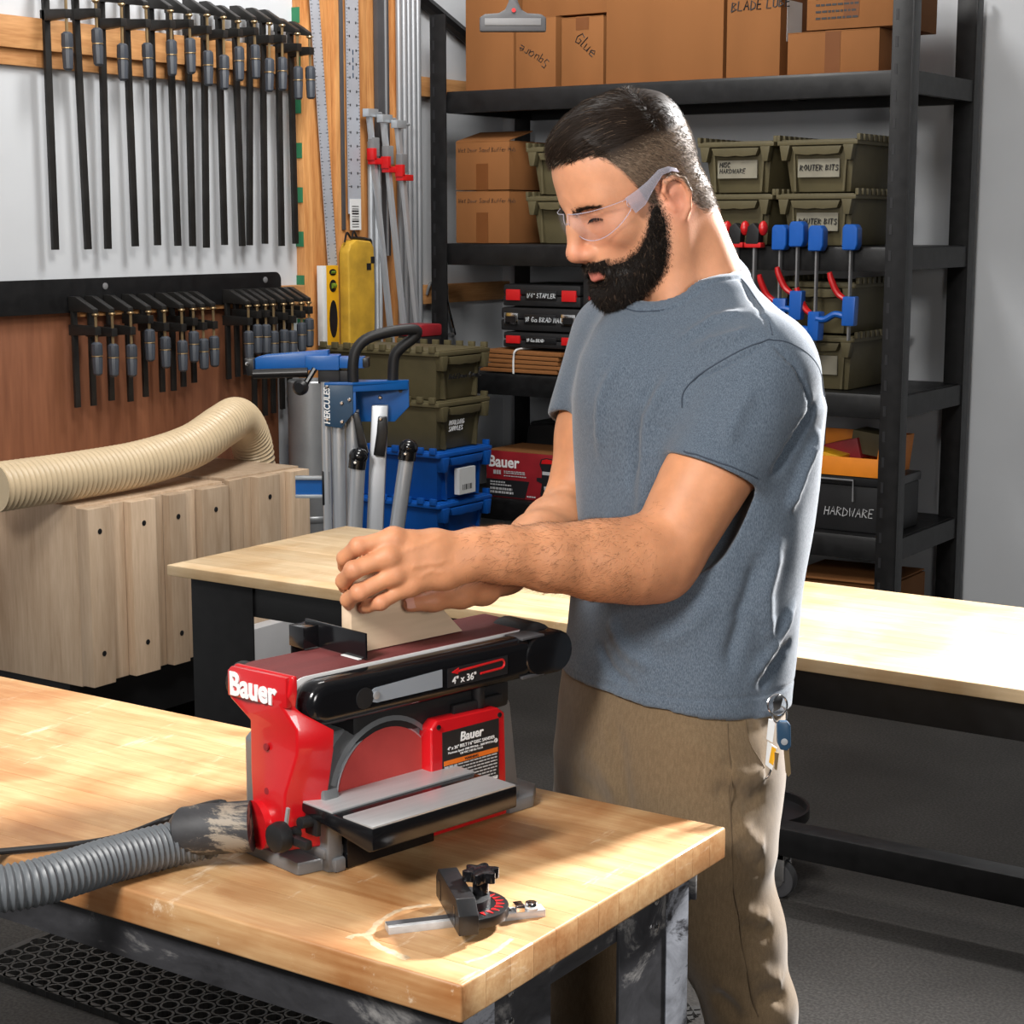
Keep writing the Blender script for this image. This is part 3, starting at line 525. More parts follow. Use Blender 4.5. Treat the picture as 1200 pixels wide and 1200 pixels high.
for k in range(nr):
    s_ = tot * k / nr
    while i < len(L_) - 2 and cum[i + 1] < s_: i += 1
    res.append(L_[i].lerp(L_[i + 1], (s_ - cum[i]) / max(1e-6, cum[i + 1] - cum[i])))
G().tube(res, [0.0245 + 0.003 * (0.5 + 0.5 * math.cos(2 * math.pi * k / 5)) for k in range(len(res))], 22).obj('ribbed_hose', 'hose_grey', dhs)
cd = G().tube(spline([(-1.4322, 1.6477, 0.8820), (-1.4974, 1.6533, 0.8750), (-1.5404, 1.6195, 0.8745), (-1.4671, 1.5457, 0.9300), (-1.5467, 1.5723, 0.9000), (-1.5980, 1.5704, 0.8750), (-1.6064, 1.4760, 0.8750), (-1.6924, 1.3632, 0.8750)], 8), 0.0042, 10).obj('power_cord', 'soft_black')
tag(cd, 'black power cord curving behind the grey dust hose', 'cord')

# sanded workpiece on the belt
wb = G().prism([(0.110, 0.2333), (0.2955, 0.2333), (0.186, 0.343), (0.110, 0.343)], 0, -0.112, -0.093).obj('wood_block', 'maple_block', None, bevel=0.0008)
wb.location = (-1.30, 1.548, 0.87); wb.rotation_euler = (0, 0, -R(12))
tag(wb, 'pale maple block with a mitred end held upright on the sanding belt', 'wood block')

# mitre gauge lying on the bench
mg = thing('mitre_gauge', 'black mitre gauge with steel bar lying on the bench corner', 'mitre gauge', (-1.094, 1.516, 0.87), 0)
mg.rotation_euler = (0, 0, math.atan2(0.142, 0.102) - 0.06)
br = G().box((-0.080, -0.0093, 0.0), (0.098, 0.0093, 0.0085)).box((-0.080, -0.006, 0.0085), (0.060, 0.006, 0.0095)).obj('slide_bar', 'brushed_steel', mg, bevel=0.0006)
G().box((-0.0802, -0.0055, 0.0088), (0.060, 0.0055, 0.0098)).obj('bar_groove', 'dark_grey', br)
rm = Matrix.Rotation(R(-3), 3, 'Z')
def rq(p): q = rm @ Vector(p); return (q.x, q.y, q.z)
fg = G().prism([(-0.060, 0.0), (-0.060, 0.022), (-0.044, 0.036), (0.050, 0.036), (0.062, 0.024), (0.062, 0.0)], 0, -0.012, 0.010)
fg.v = [(x - 0.0, y, z + 0.010) for x, y, z in fg.v]; fg.v = [rq(p) for p in fg.v]
fe = fg.obj('fence', 'black_plastic', mg, bevel=0.0015)
for yy in (-0.038, 0.040):
    s2 = G().box((-0.0125, yy - 0.0025, 0.013), (-0.0115, yy + 0.0025, 0.036)); s2.v = [rq(p) for p in s2.v]; s2.obj('slot', 'gloss_black', fe)
pr = [(0.008, -0.048)] + [(0.008 + 0.048 * math.sin(R(a)), -0.048 * math.cos(R(a))) for a in range(10, 171, 10)] + [(0.008, 0.048)]
pg = G().prism(pr, 2, 0.0105, 0.022); pg.v = [rq(p) for p in pg.v]; pgo = pg.obj('protractor', 'black_plastic', mg, bevel=0.0015)
pr2 = [(0.008, -0.028)] + [(0.008 + 0.028 * math.sin(R(a)), -0.028 * math.cos(R(a))) for a in range(15, 166, 15)] + [(0.008, 0.028)]
ph = G().prism(pr2, 2, 0.021, 0.032); ph.v = [rq(p) for p in ph.v]; ph.obj('hub', 'soft_black', mg, bevel=0.002)
for a in range(-75, 76, 15):
    a2 = R(a)
    c = G().prism([(0.030, -0.0025), (0.0395, -0.0004), (0.0395, 0.0004), (0.030, 0.0025)], 2, 0.0219, 0.0226)
    mt_ = Matrix.Rotation(a2, 3, 'Z'); c.v = [rq(mt_ @ Vector(p) + Vector((0.012, 0, 0))) for p in c.v]; c.obj('scale_mark', 'red_plastic', pgo)
kg = G().lathe([(0.009, 0), (0.009, 0.020), (0.006, 0.021)], (0.026, 0, 0.030), (0, 0, 1), 18)
pk = []
for k in range(60):
    a = 2 * math.pi * k / 60; r = 0.0175 + 0.0035 * math.cos(6 * a); pk.append((0.026 + r * math.cos(a), r * math.sin(a)))
kg.prism(pk, 2, 0.048, 0.060); kg.obj('lobed_knob', 'gloss_black', mg, bevel=0.0012)
sg = G().box((0.064, -0.010, 0.0085), (0.074, 0.006, 0.016))
sg.cyl((0.084, 0.0, 0.008), (0.084, 0.0, 0.0155), 0.0075, 0.0065); sg.obj('stop_screw', 'chrome', mg, bevel=0.001)
G().lathe([(0.010, 0.0), (0.010, 0.002), (0.008, 0.003)], (0.084, 0, 0.0085), (0, 0, 1), 18).obj('washer', 'brushed_steel', mg)

# ================================================================== left wall: bar clamps on their rails
rail = tag(G().box((XW + 0.0, 3.4, 2.150), (XW + 0.040, 5.075, 2.245)).box((XW, 3.4, 2.10), (XW + 0.022, 5.075, 2.150)).obj('clamp_rail', 'pine_rail', bevel=0.002), 'pine clamp rail with the long bar clamps on the left wall', 'rail')
def bar_clamp(name, label, y, ztop, length, slide, grip_y, grip_len, lean, group, jaw=0.092, bar=(0.006, 0.012), out=0.045, drop=0.020):
    t = thing(name, label, 'clamp', (XW + out, y, ztop), 0, group, rot=(lean, 0, 0))
    bx, by = bar
    G().box((-bx, -by, -length), (bx, by, 0.0)).obj('bar', 'clamp_iron', t, bevel=0.001)
    # fixed jaw: a cast arm that slopes out from the head of the bar
    G().prism([(-0.012, 0.012), (-0.012, -0.034), (0.020, -0.034), (jaw - 0.012, -drop - 0.012), (jaw, -drop - 0.012), (jaw, -drop), (0.02, 0.012)], 1, -0.011, 0.011).obj('fixed_jaw', 'clamp_iron', t, bevel=0.002)
    G().prism([(-0.014, -slide), (-0.014, -slide - 0.034), (0.018, -slide - 0.034), (jaw - 0.010, -slide - 0.030), (jaw + 0.008, -slide - 0.030), (jaw + 0.008, -slide - 0.004), (0.018, -slide)], 1, -0.012, 0.012).obj('sliding_jaw', 'clamp_iron', t, bevel=0.002)
    px = jaw - 0.002
    G().cyl((px, 0, -drop - 0.018), (px, 0, -grip_y), 0.0048, seg=8).lathe([(0.011, 0), (0.012, 0.004), (0.005, 0.010)], (px, 0, -drop - 0.013), (0, 0, -1), 12).obj('spindle', 'brass_steel', t)
    gr = G().lathe([(0.010, 0), (0.0175, 0.006), (0.0185, grip_len * 0.35), (0.0155, grip_len * 0.42), (0.0175, grip_len * 0.5), (0.0150, grip_len - 0.006), (0.009, grip_len)], (px, 0, -grip_y), (0, 0, -1), 10).obj('grip', 'clamp_grip', t)
    G().lathe([(0.0165, 0), (0.0180, 0.001), (0.0180, 0.003), (0.0165, 0.004)], (px, 0, -grip_y - grip_len * 0.40), (0, 0, -1), 10).obj('grip_ring', 'brass_steel', gr)
    return t
ORD = ['first', 'second', 'third', 'fourth', 'fifth', 'sixth', 'seventh', 'eighth', 'ninth', 'tenth', 'eleventh', 'twelfth', 'thirteenth', 'fourteenth']
up = [(3.90, 2.35, 0.0), (4.02, 2.35, 0.02), (4.13, 2.35, -0.01), (4.235, 2.352, 0.01), (4.345, 2.350, 0.0), (4.43, 2.345, 0.012), (4.515, 2.352, -0.006), (4.595, 2.352, -0.022), (4.665, 2.345, 0.004), (4.745, 2.352, 0.016), (4.825, 2.352, -0.036), (4.89, 2.352, -0.016), (4.97, 2.330, -0.004), (5.035, 2.325, 0.010)]
for i, (y, z, ln) in enumerate(up):
    sl_ = random.uniform(0.055, 0.085); gy = sl_ + random.uniform(0.055, 0.085)
    k = len(up) - 1 - i
    lab = 'long black bar clamp on the pine rail, ' + ('rightmost of the row' if k == 0 else ORD[k] + ' from its right end')
    bar_clamp('bar_clamp', lab, y, z, z - 1.545 + random.uniform(-0.008, 0.004), sl_, gy, 0.115, ln, 'long bar clamps on the upper rail', drop=0.030)
rp = []
for a in range(0, 91, 15): rp.append((4.957 - 0.03 + 0.03 * math.sin(R(a)), 1.452 - 0.03 + 0.03 * math.cos(R(a))))
lr = tag(G().prism([(3.4, 1.452)] + rp + [(4.957, 1.345), (3.4, 1.345)], 0, XW + 0.038, XW + 0.048).obj('clamp_plate', 'black_steel', bevel=0.001), 'black steel rack plate holding the short bar clamps', 'rack')
for y in (3.6, 4.1, 4.87): G().lathe([(0.011, 0), (0.011, 0.003), (0.006, 0.005)], (XW + 0.048, y, 1.425), (1, 0, 0), 10).obj('bolt', 'mid_grey', lr)
low = [(3.95, .34), (4.02, .34), (4.10, .33), (4.18, .34), (4.25, .33), (4.33, .32), (4.385, .32), (4.43, .31), (4.48, .30), (4.655, .30), (4.70, .295), (4.745, .29), (4.785, .445), (4.84, .445), (4.885, .44), (4.935, .43), (4.975, .425)]
for i, (y, ln) in enumerate(low):
    k = len(low) - 1 - i
    lab = 'short black bar clamp on the black rack, ' + ('rightmost of the row' if k == 0 else (ORD[k] if k < 14 else ['fifteenth', 'sixteenth', 'seventeenth'][k - 14]) + ' from its right end')
    s0 = random.uniform(0.045, 0.085)
    bar_clamp('short_bar_clamp', lab, y, 1.385, ln, s0, s0 + random.uniform(0.045, 0.065), 0.105, random.uniform(-0.008, 0.008), 'short bar clamps on the black rack', jaw=0.10, bar=(0.005, 0.0105), out=0.062, drop=0.026)

# rules, levels, tubes and cases against the pine boards
r1 = thing('long_ruler', 'long aluminium ruler leaning in front of the pine boards, left one', 'ruler', (0, 0, 0))
a, b = Vector((XW + 0.062, 5.135, 2.62)), Vector((XW + 0.062, 5.232, 1.46))
dv = (b - a).normalized(); wv = Vector((0, dv.z, -dv.y))
def strip(g, a, b, w, th):
    d = (b - a).normalized(); q = Vector((0, -d.z, d.y)).normalized() * w / 2; n_ = Vector((th / 2, 0, 0))
    v = [a - q - n_, a + q - n_, b + q - n_, b - q - n_, a - q + n_, a + q + n_, b + q + n_, b - q + n_]
    return g.add(v, [(3, 2, 1, 0), (4, 5, 6, 7), (0, 1, 5, 4), (1, 2, 6, 5), (2, 3, 7, 6), (3, 0, 4, 7)])
rb_ = strip(G(), a, b, 0.052, 0.003).obj('blade', 'ruler_aluminium', r1)
g = G(); L0 = (b - a).length; q = Vector((0, -dv.z, dv.y)); k = 0; s_ = 0.01
while s_ < L0:
    p = a + dv * s_; w = 0.013 if k % 4 == 0 else 0.006
    for sd_ in (-1, 1): strip(g, p + q * sd_ * 0.0255 + Vector((0.0018, 0, 0)), p + q * sd_ * (0.0255 - w) + Vector((0.0018, 0, 0)), 0.0022, 0.0008)
    k += 1; s_ += 0.0127
g.obj('tick_marks', 'black_print', rb_, smooth=False)['kind'] = 'stuff'
r2 = thing('wide_ruler', 'wide aluminium straightedge rule hanging upright with a barcode tag at its foot', 'ruler', (XW + 0.070, 5.355, 1.66))
rb_ = G().box((0, -0.037, 0.0), (0.003, 0.037, 1.2)).obj('blade', 'ruler_aluminium', r2)
g = G()
for k in range(88):
    z = 0.10 + k * 0.0125
    for sd_ in (-1, 1):
        w = 0.012 if k % 4 == 0 else 0.005
        g.box((0.003, sd_ * 0.036 - (w if sd_ > 0 else 0), z), (0.0036, sd_ * 0.036 + (w if sd_ < 0 else 0), z + 0.002))
    if k % 4 == 0:
        for sd_ in (-1, 1): g.box((0.003, sd_ * 0.019 - 0.003, z - 0.004), (0.0036, sd_ * 0.019 + 0.003, z + 0.005))
g.obj('tick_marks', 'black_print', rb_, smooth=False)['kind'] = 'stuff'
tgp = G().box((0.003, -0.030, -0.06), (0.005, 0.034, 0.055)).obj('barcode_tag', 'paper', r2)
for k in range(9): G().box((0.005, -0.020, -0.050 + k * 0.0095), (0.0056, 0.020, -0.050 + k * 0.0095 + random.choice((0.003, 0.006)))).obj('barcode_bar', 'black_print', tgp)
for k in range(4): G().box((0.003, -0.003, 0.50 + k * 0.028), (0.0036, 0.003, 0.518 + k * 0.028)).obj('blue_print', 'navy_paint', rb_)
g_ = tag(G().box((XW + 0.056, 5.295, 1.60), (XW + 0.064, 5.312, 2.75)).obj('narrow_bar', 'dark_grey', bevel=0.001), 'narrow dark bar standing between the two aluminium rulers', 'bar')
tk = thing('slotted_track', 'dark grey slotted track bar on the pine board beside the silver tubes', 'track', (XW + 0.045, 5.555, 1.50))
G().box((0, -0.040, 0.0), (0.02, 0.030, 1.6)).obj('channel', 'dark_grey', tk, bevel=0.001)
G().box((0.02, 0.004, 0.0), (0.024, 0.012, 1.6)).obj('steel_edge', 'aluminium', tk)
for i, (y, x) in enumerate(((5.650, 0.062), (5.678, 0.066), (5.712, 0.062), (5.738, 0.066), (5.772, 0.062))):
    t_ = tag(G().lathe([(0.0115, 0), (0.0125, 0.002), (0.0125, 2.2), (0.009, 2.2)], (XW + x, y, 1.02), (0, 0, 1), 12).obj('conduit_tube', 'aluminium'), 'tall silver tube in the corner bundle, ' + ['leftmost', 'second from the left', 'middle one', 'second from the right', 'rightmost'][i] + ' of five', 'tube', 'silver tubes in the corner bundle')
for i, (y, x) in enumerate(((5.445, 0.075), (5.475, 0.078), (5.50, 0.072))):
    tag(G().cyl((XW + x, y, 0.9), (XW + x, y + 0.004, 1.93 - 0.04 * i), 0.011, seg=10).obj('steel_rod', 'matte_aluminium'), 'short steel rod behind the leaning panel clamps, ' + ['leftmost', 'middle', 'rightmost'][i] + ' of three', 'rod', 'short steel rods')
for i in range(3):
    y0 = 5.42 + 0.045 * i; y1 = 5.545 + 0.045 * i
    t_ = thing('panel_clamp', ['left', 'middle', 'right'][i] + ' silver panel clamp of three leaning with red jaws', 'clamp', (XW + 0.095 + 0.032 * i, y1, 1.0), group='leaning panel clamps')
    dy = y0 - y1
    G().tube([(0.0, 0.0, 0.16), (0.0, dy, 1.03 - 0.02 * i)], 0.0125, 4).obj('rail', 'aluminium', t_)
    G().box((-0.012, dy - 0.025, 1.02 - 0.02 * i), (0.018, dy + 0.035, 1.05 - 0.02 * i)).cyl((0.0, dy + 0.03, 1.035 - 0.02 * i), (0.0, dy + 0.075, 1.037 - 0.02 * i), 0.005).obj('head', 'matte_aluminium', t_, bevel=0.002)
    G().box((-0.014, dy * 0.80 - 0.020, 0.845 - 0.03 * i), (0.022, dy * 0.80 + 0.045, 0.868 - 0.03 * i)).box((-0.014, dy * 0.80 - 0.025, 0.86 - 0.03 * i), (0.022, dy * 0.80 - 0.008, 0.905 - 0.03 * i)).obj('jaw', 'red_plastic', t_, bevel=0.002)
    G().box((-0.012, dy * 0.84 - 0.016, 0.875 - 0.03 * i), (0.018, dy * 0.84 + 0.020, 0.945 - 0.03 * i)).obj('grip', 'mid_grey', t_, bevel=0.003)
def level(name, label, loc, h, mat, mirror=False):
    t = thing(name, label, 'level', loc)
    G().box((0, -0.057, 0), (0.024, 0.028, h)).obj('body', mat, t, bevel=0.003)
    G().box((-0.002, -0.066, 0), (0.026, -0.045, h)).obj('edge_strip', 'paper', t, bevel=0.001)
    for z, ry, rz in ((0.035, 0.014, 0.014),) if h < 0.2 else ((h - 0.025, 0.020, 0.012), (h - 0.075, 0.020, 0.023), (h * 0.33, 0.023, 0.070)):
        pr_ = [(-0.006 + ry * math.cos(R(a)), z + rz * math.sin(R(a))) for a in range(0, 360, 20)]
        w_ = G().prism(pr_, 0, 0.022, 0.0255).obj('window', 'black_plastic', t)
        if rz < 0.06: G().cyl((0.026, -0.006 - ry * 0.5, z), (0.026, -0.006 + ry * 0.5, z), rz * 0.45, seg=10).obj('vial', 'vial_green', w_)
    return t
level('spirit_level', 'bright yellow spirit level upright against the pine board', (XW + 0.065, 5.205, 1.175), 0.295, 'yellow_plastic')
level('spirit_level', 'orange spirit level end showing below the blue stand arm', (XW + 0.044, 5.142, 0.775), 0.22, 'orange_plastic')
ys = thing('yellow_case', 'tall worn yellow soft case with black zip beside the level', 'case', (XW + 0.06, 5.345, 1.15))
G().prism([(-0.078, 0.0), (0.078, 0.0), (0.084, 0.2), (0.080, 0.385), (0.062, 0.408), (-0.03, 0.415), (-0.062, 0.40), (-0.078, 0.37)], 0, 0.0, 0.05).obj('body', 'yellow_cloth', ys, bevel=0.012, seg=3)
G().tube(spline([(0.028, 0.086, 0.0), (0.028, 0.092, 0.2), (0.028, 0.086, 0.388), (0.028, 0.064, 0.414), (0.028, -0.03, 0.421)], 6), 0.006, 8).obj('zip', 'black_plastic', ys)
G().box((0.050, 0.03, 0.30), (0.0515, 0.055, 0.325)).box((0.050, 0.055, 0.325), (0.0515, 0.078, 0.35)).obj('logo_patch', 'black_print', ys)
G().tube(spline([(0.03, -0.075, 0.405), (0.03, -0.06, 0.44), (0.03, -0.035, 0.418), (0.03, -0.02, 0.445), (0.03, 0.0, 0.42)], 5), 0.004, 6).obj('strap', 'black_plastic', ys)
for i, y in enumerate((5.86, 5.955)):
    h = thing('wall_hook', ['left', 'right'][i] + ' bent steel hook rod hanging on the white wall', 'hook', (XW + 0.04, y, 1.36), group='hook rods')
    G().tube(spline([(0.0, -0.012, -0.02), (0.01, -0.012, 0.01), (0.012, 0.0, 0.026), (0.012, 0.014, 0.012), (0.012, 0.018, -0.05), (0.012, 0.04 + 0.03 * i, -0.19)], 6), 0.006, 8).obj('rod', 'chrome' if i else 'mid_grey', h)
    G().cyl((0.012, 0.03, -0.19), (0.012, 0.055, -0.19), 0.009).obj('foot', 'mid_grey', h)
rc = thing('red_case', 'flat red tool case seen behind the black stand handle', 'case', (-4.10, 5.51, 1.20))
G().box((-0.10, -0.07, 0.0), (0.02, 0.06, 0.045)).obj('lid', 'dark_red', rc, bevel=0.008)
G().box((-0.098, -0.068, -0.05), (0.018, 0.058, 0.0)).obj('tray', 'soft_black', rc, bevel=0.006)
cab = thing('small_cabinet', 'dark low cabinet in the corner behind the olive totes', 'cabinet', (-4.16, 5.565, 0))
G().box((-0.17, -0.14, 0.0), (0.14, 0.13, 1.15)).obj('body', 'soft_black', cab, bevel=0.004)
G().box((0.14, -0.125, 0.05), (0.152, 0.115, 1.10)).obj('door', 'soft_black', cab, bevel=0.003)
dct = thing('metal_duct', 'grey galvanised duct standing between plywood and totes', 'duct', (XW + 0.168, 4.975, 0))
G().lathe([(0.088, 0.0), (0.088, 1.06), (0.084, 1.065), (0.084, 0.9)], (0, 0, 0), (0, 0, 1), 36).obj('pipe', 'galvanised', dct)
G().lathe([(0.088, 0.55), (0.091, 0.555), (0.091, 0.57), (0.088, 0.575)], (0, 0, 0), (0, 0, 1), 36).obj('band', 'galvanised', dct)

# ================================================================== crate, cream hose
def crate(name, label, x, y0, y1, z0, z1, strips):
    t = thing(name, label, 'cabinet', (x, (y0 + y1) / 2, z0)); h = (y1 - y0) / 2
    G().box((-0.46, -h, 0), (-0.022, h, z1 - z0)).obj('carcass', 'poplar', t, bevel=0.002)
    for a, b, d in strips:
        o = G().box((-0.022, -h + a * 2 * h, 0.004), (d, -h + b * 2 * h, z1 - z0 - 0.006)).obj('batten', 'poplar', t, bevel=0.002)
        if d > 0.01:
            for zz in (z1 - z0 - 0.075, 0.10):
                G().lathe([(0.008, 0), (0.0085, 0.001), (0.004, 0.0012)], (d, -h + (a + b) * h, zz), (1, 0, 0), 10).obj('screw_hole', 'black_plastic', o)
    return t
crate('slatted_cabinet', 'pale timber cabinet with upright battens left of the blue stand', -3.9, 4.175, 4.535, 0.285, 0.823, [(0.0, 0.16, 0.0), (0.165, 0.30, -0.008), (0.30, 0.58, 0.028), (0.585, 0.74, 0.0), (0.745, 0.99, 0.028)])
crate('slatted_cabinet', 'pale timber cabinet with upright battens under the cream hose end', -3.9, 3.55, 4.165, 0.275, 0.815, [(0.0, 0.14, 0.028), (0.145, 0.27, 0.0), (0.275, 0.44, 0.028), (0.445, 0.53, 0.0), (0.535, 0.65, 0.028), (0.655, 0.76, 0.0), (0.765, 0.96, 0.028), (0.965, 1.0, -0.01)])
pl = thing('low_cart', 'low dark cart carrying the timber cabinets', 'cart', (-4.12, 4.05, 0))
G().box((-0.22, -0.48, 0.10), (0.12, 0.47, 0.272)).obj('deck', 'soft_black', pl, bevel=0.004)
for sx in (-0.15, 0.05):
    for sy in (-0.4, 0.4): G().cyl((sx, sy - 0.015, 0.048), (sx, sy + 0.015, 0.048), 0.048).box((sx - 0.02, sy - 0.02, 0.05), (sx + 0.02, sy + 0.02, 0.11)).obj('caster', 'black_plastic', pl)
off = Vector((-4.1, 3.9, 0.823)); RH = 0.068
pth = spline([Vector(p) - off for p in ((-3.98, 3.3, 0.895), (-3.98, 3.62, 0.894), (-3.985, 3.88, 0.900), (-4.01, 4.12, 0.925), (-4.06, 4.32, 0.970), (-4.13, 4.47, 0.975), (-4.18, 4.58, 0.90), (-4.20, 4.63, 0.76), (-4.20, 4.64, 0.4))], 26)
hz = thing('flexible_duct_hose', 'thick cream ribbed hose lying over the timber cabinets', 'hose', off)
rr_ = []
dist = 0; 
for i, p in enumerate(pth):
    if i: dist += (p - pth[i - 1]).length
    rr_.append(dist)
nn = int(dist / 0.0032); res = []; i = 0
for k in range(nn):
    s_ = dist * k / nn
    while i < len(pth) - 2 and rr_[i + 1] < s_: i += 1
    res.append(pth[i].lerp(pth[i + 1], (s_ - rr_[i]) / max(1e-6, rr_[i + 1] - rr_[i])))
G().tube(res, [RH + 0.0035 * (0.5 + 0.5 * math.cos(2 * math.pi * k / 6)) ** 2 for k in range(len(res))], 28).obj('ribbed_wall', 'hose_cream', hz)
ob = thing('outlet_board', 'pale board with drilled holes seen under the far bench', 'board', (-3.40, 3.72, 0))
G().box((-0.02, -0.22, 0), (0.0, 0.22, 0.62)).obj('panel', 'poplar', ob, bevel=0.002)
G().box((0.0, -0.22, 0.22), (0.05, 0.16, 0.50)).obj('ledge', 'grey_print', ob, bevel=0.003)
for (y, z) in ((-0.02, 0.56), (0.0, 0.585), (0.02, 0.56), (0.045, 0.56), (-0.08, 0.57)): G().lathe([(0.008, 0), (0.008, 0.001)], (0.0, y, z), (1, 0, 0), 10).obj('drilled_hole', 'black_print', ob)

# ================================================================== folded blue and silver stand
sdn = thing('folding_stand', 'folded blue and silver tool stand with black foam handle behind the bench', 'tool stand', (-3.13, 3.88, 0), R(34))
def hx(px): return (px - 430) / 420.0
def hz_(py): return 1.19 - (py - 447) * 0.00236
# bracket head
npl = G().prism([(hx(391), hz_(447)), (hx(424), hz_(449)), (hx(424), hz_(482)), (hx(410), hz_(500)), (hx(391), hz_(497))], 1, -0.030, -0.022).obj('side_plate', 'navy_paint', sdn, bevel=0.002)
text('HERCULES', 0.023, 'white_print', npl, (hx(397), -0.0315, hz_(495)), (0, 0, 1), (-1, 0, 0), bold=0.02, shear=0.2, ext=0.0005, sx=0.93)
for (px, py) in ((411, 470), (420, 466), (411, 492), (394, 451), (394, 489)): G().lathe([(0.0055, 0), (0.0055, 0.003), (0.003, 0.005)], (hx(px), -0.030, hz_(py)), (0, -1, 0), 10).obj('bolt', 'chrome', npl)
bpl = G().prism([(hx(424), hz_(452)), (hx(487), hz_(448)), (hx(487), hz_(478)), (hx(470), hz_(496)), (hx(424), hz_(496))], 1, 0.055, 0.062).obj('side_plate', 'blue_paint', sdn, bevel=0.002)
for (px, py) in ((453, 467), (447, 492)): G().lathe([(0.006, 0), (0.006, 0.003), (0.003, 0.005)], (hx(px), 0.055, hz_(py)), (0, -1, 0), 10).obj('bolt', 'chrome', bpl)
G().lathe([(0.006, 0), (0.006, 0.001)], (hx(477), 0.055, hz_(459)), (0, -1, 0), 10).obj('pivot_hole', 'black_print', bpl)
G().prism([(hx(391), -0.032), (hx(424), -0.032), (hx(487), 0.05), (hx(487), 0.064), (hx(400), 0.064)], 2, hz_(449), hz_(446)).obj('top_plate', 'blue_paint', sdn, bevel=0.001)
G().prism([(hx(424), -0.028), (hx(486), 0.048), (hx(486), 0.054), (hx(424), -0.022)], 2, hz_(457), hz_(447)).obj('top_flange', 'blue_paint', sdn, bevel=0.001)
G().prism([(hx(422), hz_(452)), (hx(427), hz_(452)), (hx(427), hz_(480)), (hx(422), hz_(486))], 1, -0.024, 0.02).obj('gusset', 'blue_paint', sdn, bevel=0.001)
# legs
def stand_leg(top, bot, r, name='leg', seg=16, depth=0.0, sy=1.0):
    return G().tube([(hx(top[0]), depth, hz_(top[1])), (hx(bot[0]), depth, 0.0)], r, seg, flat=sy).obj(name, 'aluminium', sdn)
stand_leg((391, 446), (393, 600), 0.012, depth=-0.012)
stand_leg((405, 490), (406, 600), 0.019, depth=0.0)
stand_leg((421, 480), (421, 600), 0.020, depth=0.018)
l4 = G().box((-0.026, -0.015, 0), (0.020, 0.015, hz_(475)))
l4.v = [(x + (hx(455) if z > 0.5 else hx(430)), y + 0.03, z) for x, y, z in l4.v]; l4.obj('leg', 'aluminium', sdn, bevel=0.004)
lt = G().prism([(hx(452), hz_(487)), (hx(462), hz_(487)), (hx(463), hz_(505)), (hx(459), hz_(535)), (hx(446), hz_(533)), (hx(450), hz_(508))], 1, -0.008, 0.014).obj('latch', 'black_plastic', sdn, bevel=0.004)
G().lathe([(0.0055, 0), (0.0055, 0.003), (0.003, 0.005)], (hx(455), -0.008, hz_(490)), (0, -1, 0), 10).obj('bolt', 'chrome', lt)
for (tx, ty, bx) in ((430, 533, 405), (488, 523, 425)):
    lg = stand_leg((tx, ty), (bx, 600), 0.021, depth=-0.055)
    G().ball((hx(tx) + 0.001, -0.055, hz_(ty) + 0.004), (0.027, 0.027, 0.024), 18).cyl((hx(tx), -0.055, hz_(ty)), (hx(tx) - 0.004, -0.055, hz_(ty) - 0.03), 0.0245).obj('foot_cap', 'gloss_black', lg)
    G().lathe([(0.005, 0), (0.005, 0.002), (0.003, 0.004)], (hx(tx) - 0.006, -0.080, hz_(ty) - 0.010), (0, -1, 0), 8).obj('rivet', 'chrome', lg)
G().prism([(hx(423), hz_(482)), (hx(430), hz_(482)), (hx(441), hz_(530)), (hx(430), hz_(530))], 1, -0.02, 0.0).obj('link_arm', 'black_plastic', sdn, bevel=0.003)
# foam handle
G().tube(spline([(hx(424), -0.01, hz_(447)), (hx(424), -0.01, hz_(425)), (hx(428), -0.006, hz_(408)), (hx(440), 0.004, hz_(396)), (hx(462), 0.02, hz_(389)), (hx(486), 0.04, hz_(386)), (hx(497), 0.052, hz_(388)), (hx(493), 0.056, hz_(396)), (hx(478), 0.056, hz_(408)), (hx(470), 0.056, hz_(420)), (hx(468), 0.056, hz_(446))], 7), 0.0155, 14).obj('foam_handle', 'soft_black', sdn)
# sliding arm with roller, left of the head
am = G().prism([(hx(310), hz_(418)), (hx(322), hz_(415)), (hx(395), hz_(409)), (hx(395), hz_(420)), (hx(375), hz_(432)), (hx(310), hz_(432))], 1, -0.01, 0.045).obj('slide_arm', 'blue_paint', sdn, bevel=0.003)
G().box((hx(369), -0.02, hz_(432)), (hx(408), 0.055, hz_(415))).obj('arm_sleeve', 'blue_paint', am, bevel=0.003)
G().box((hx(408), -0.01, hz_(430)), (hx(437), 0.045, hz_(417))).obj('arm_end', 'blue_paint', am, bevel=0.002)
G().box((hx(435), -0.012, hz_(429)), (hx(442), 0.047, hz_(418))).obj('end_plug', 'black_plastic', am, bevel=0.002)
G().tube([(hx(309), -0.03, hz_(436)), (hx(372), -0.03, hz_(434))], 0.0135, 14).obj('roller', 'black_plastic', am)
G().prism([(hx(299), hz_(418)), (hx(310), hz_(418)), (hx(310), hz_(438)), (hx(302), hz_(438))], 1, -0.035, 0.01).obj('roller_bracket', 'black_plastic', am, bevel=0.003)
G().lathe([(0.006, 0), (0.006, 0.004), (0.003, 0.007)], (hx(303), -0.035, hz_(424)), (0, -1, 0), 10).obj('bolt', 'chrome', am)
G().box((hx(383), -0.01, hz_(448)), (hx(408), 0.04, hz_(432))).box((hx(408), -0.008, hz_(448)), (hx(422), 0.038, hz_(433))).obj('post_cap', 'soft_black', sdn, bevel=0.003)
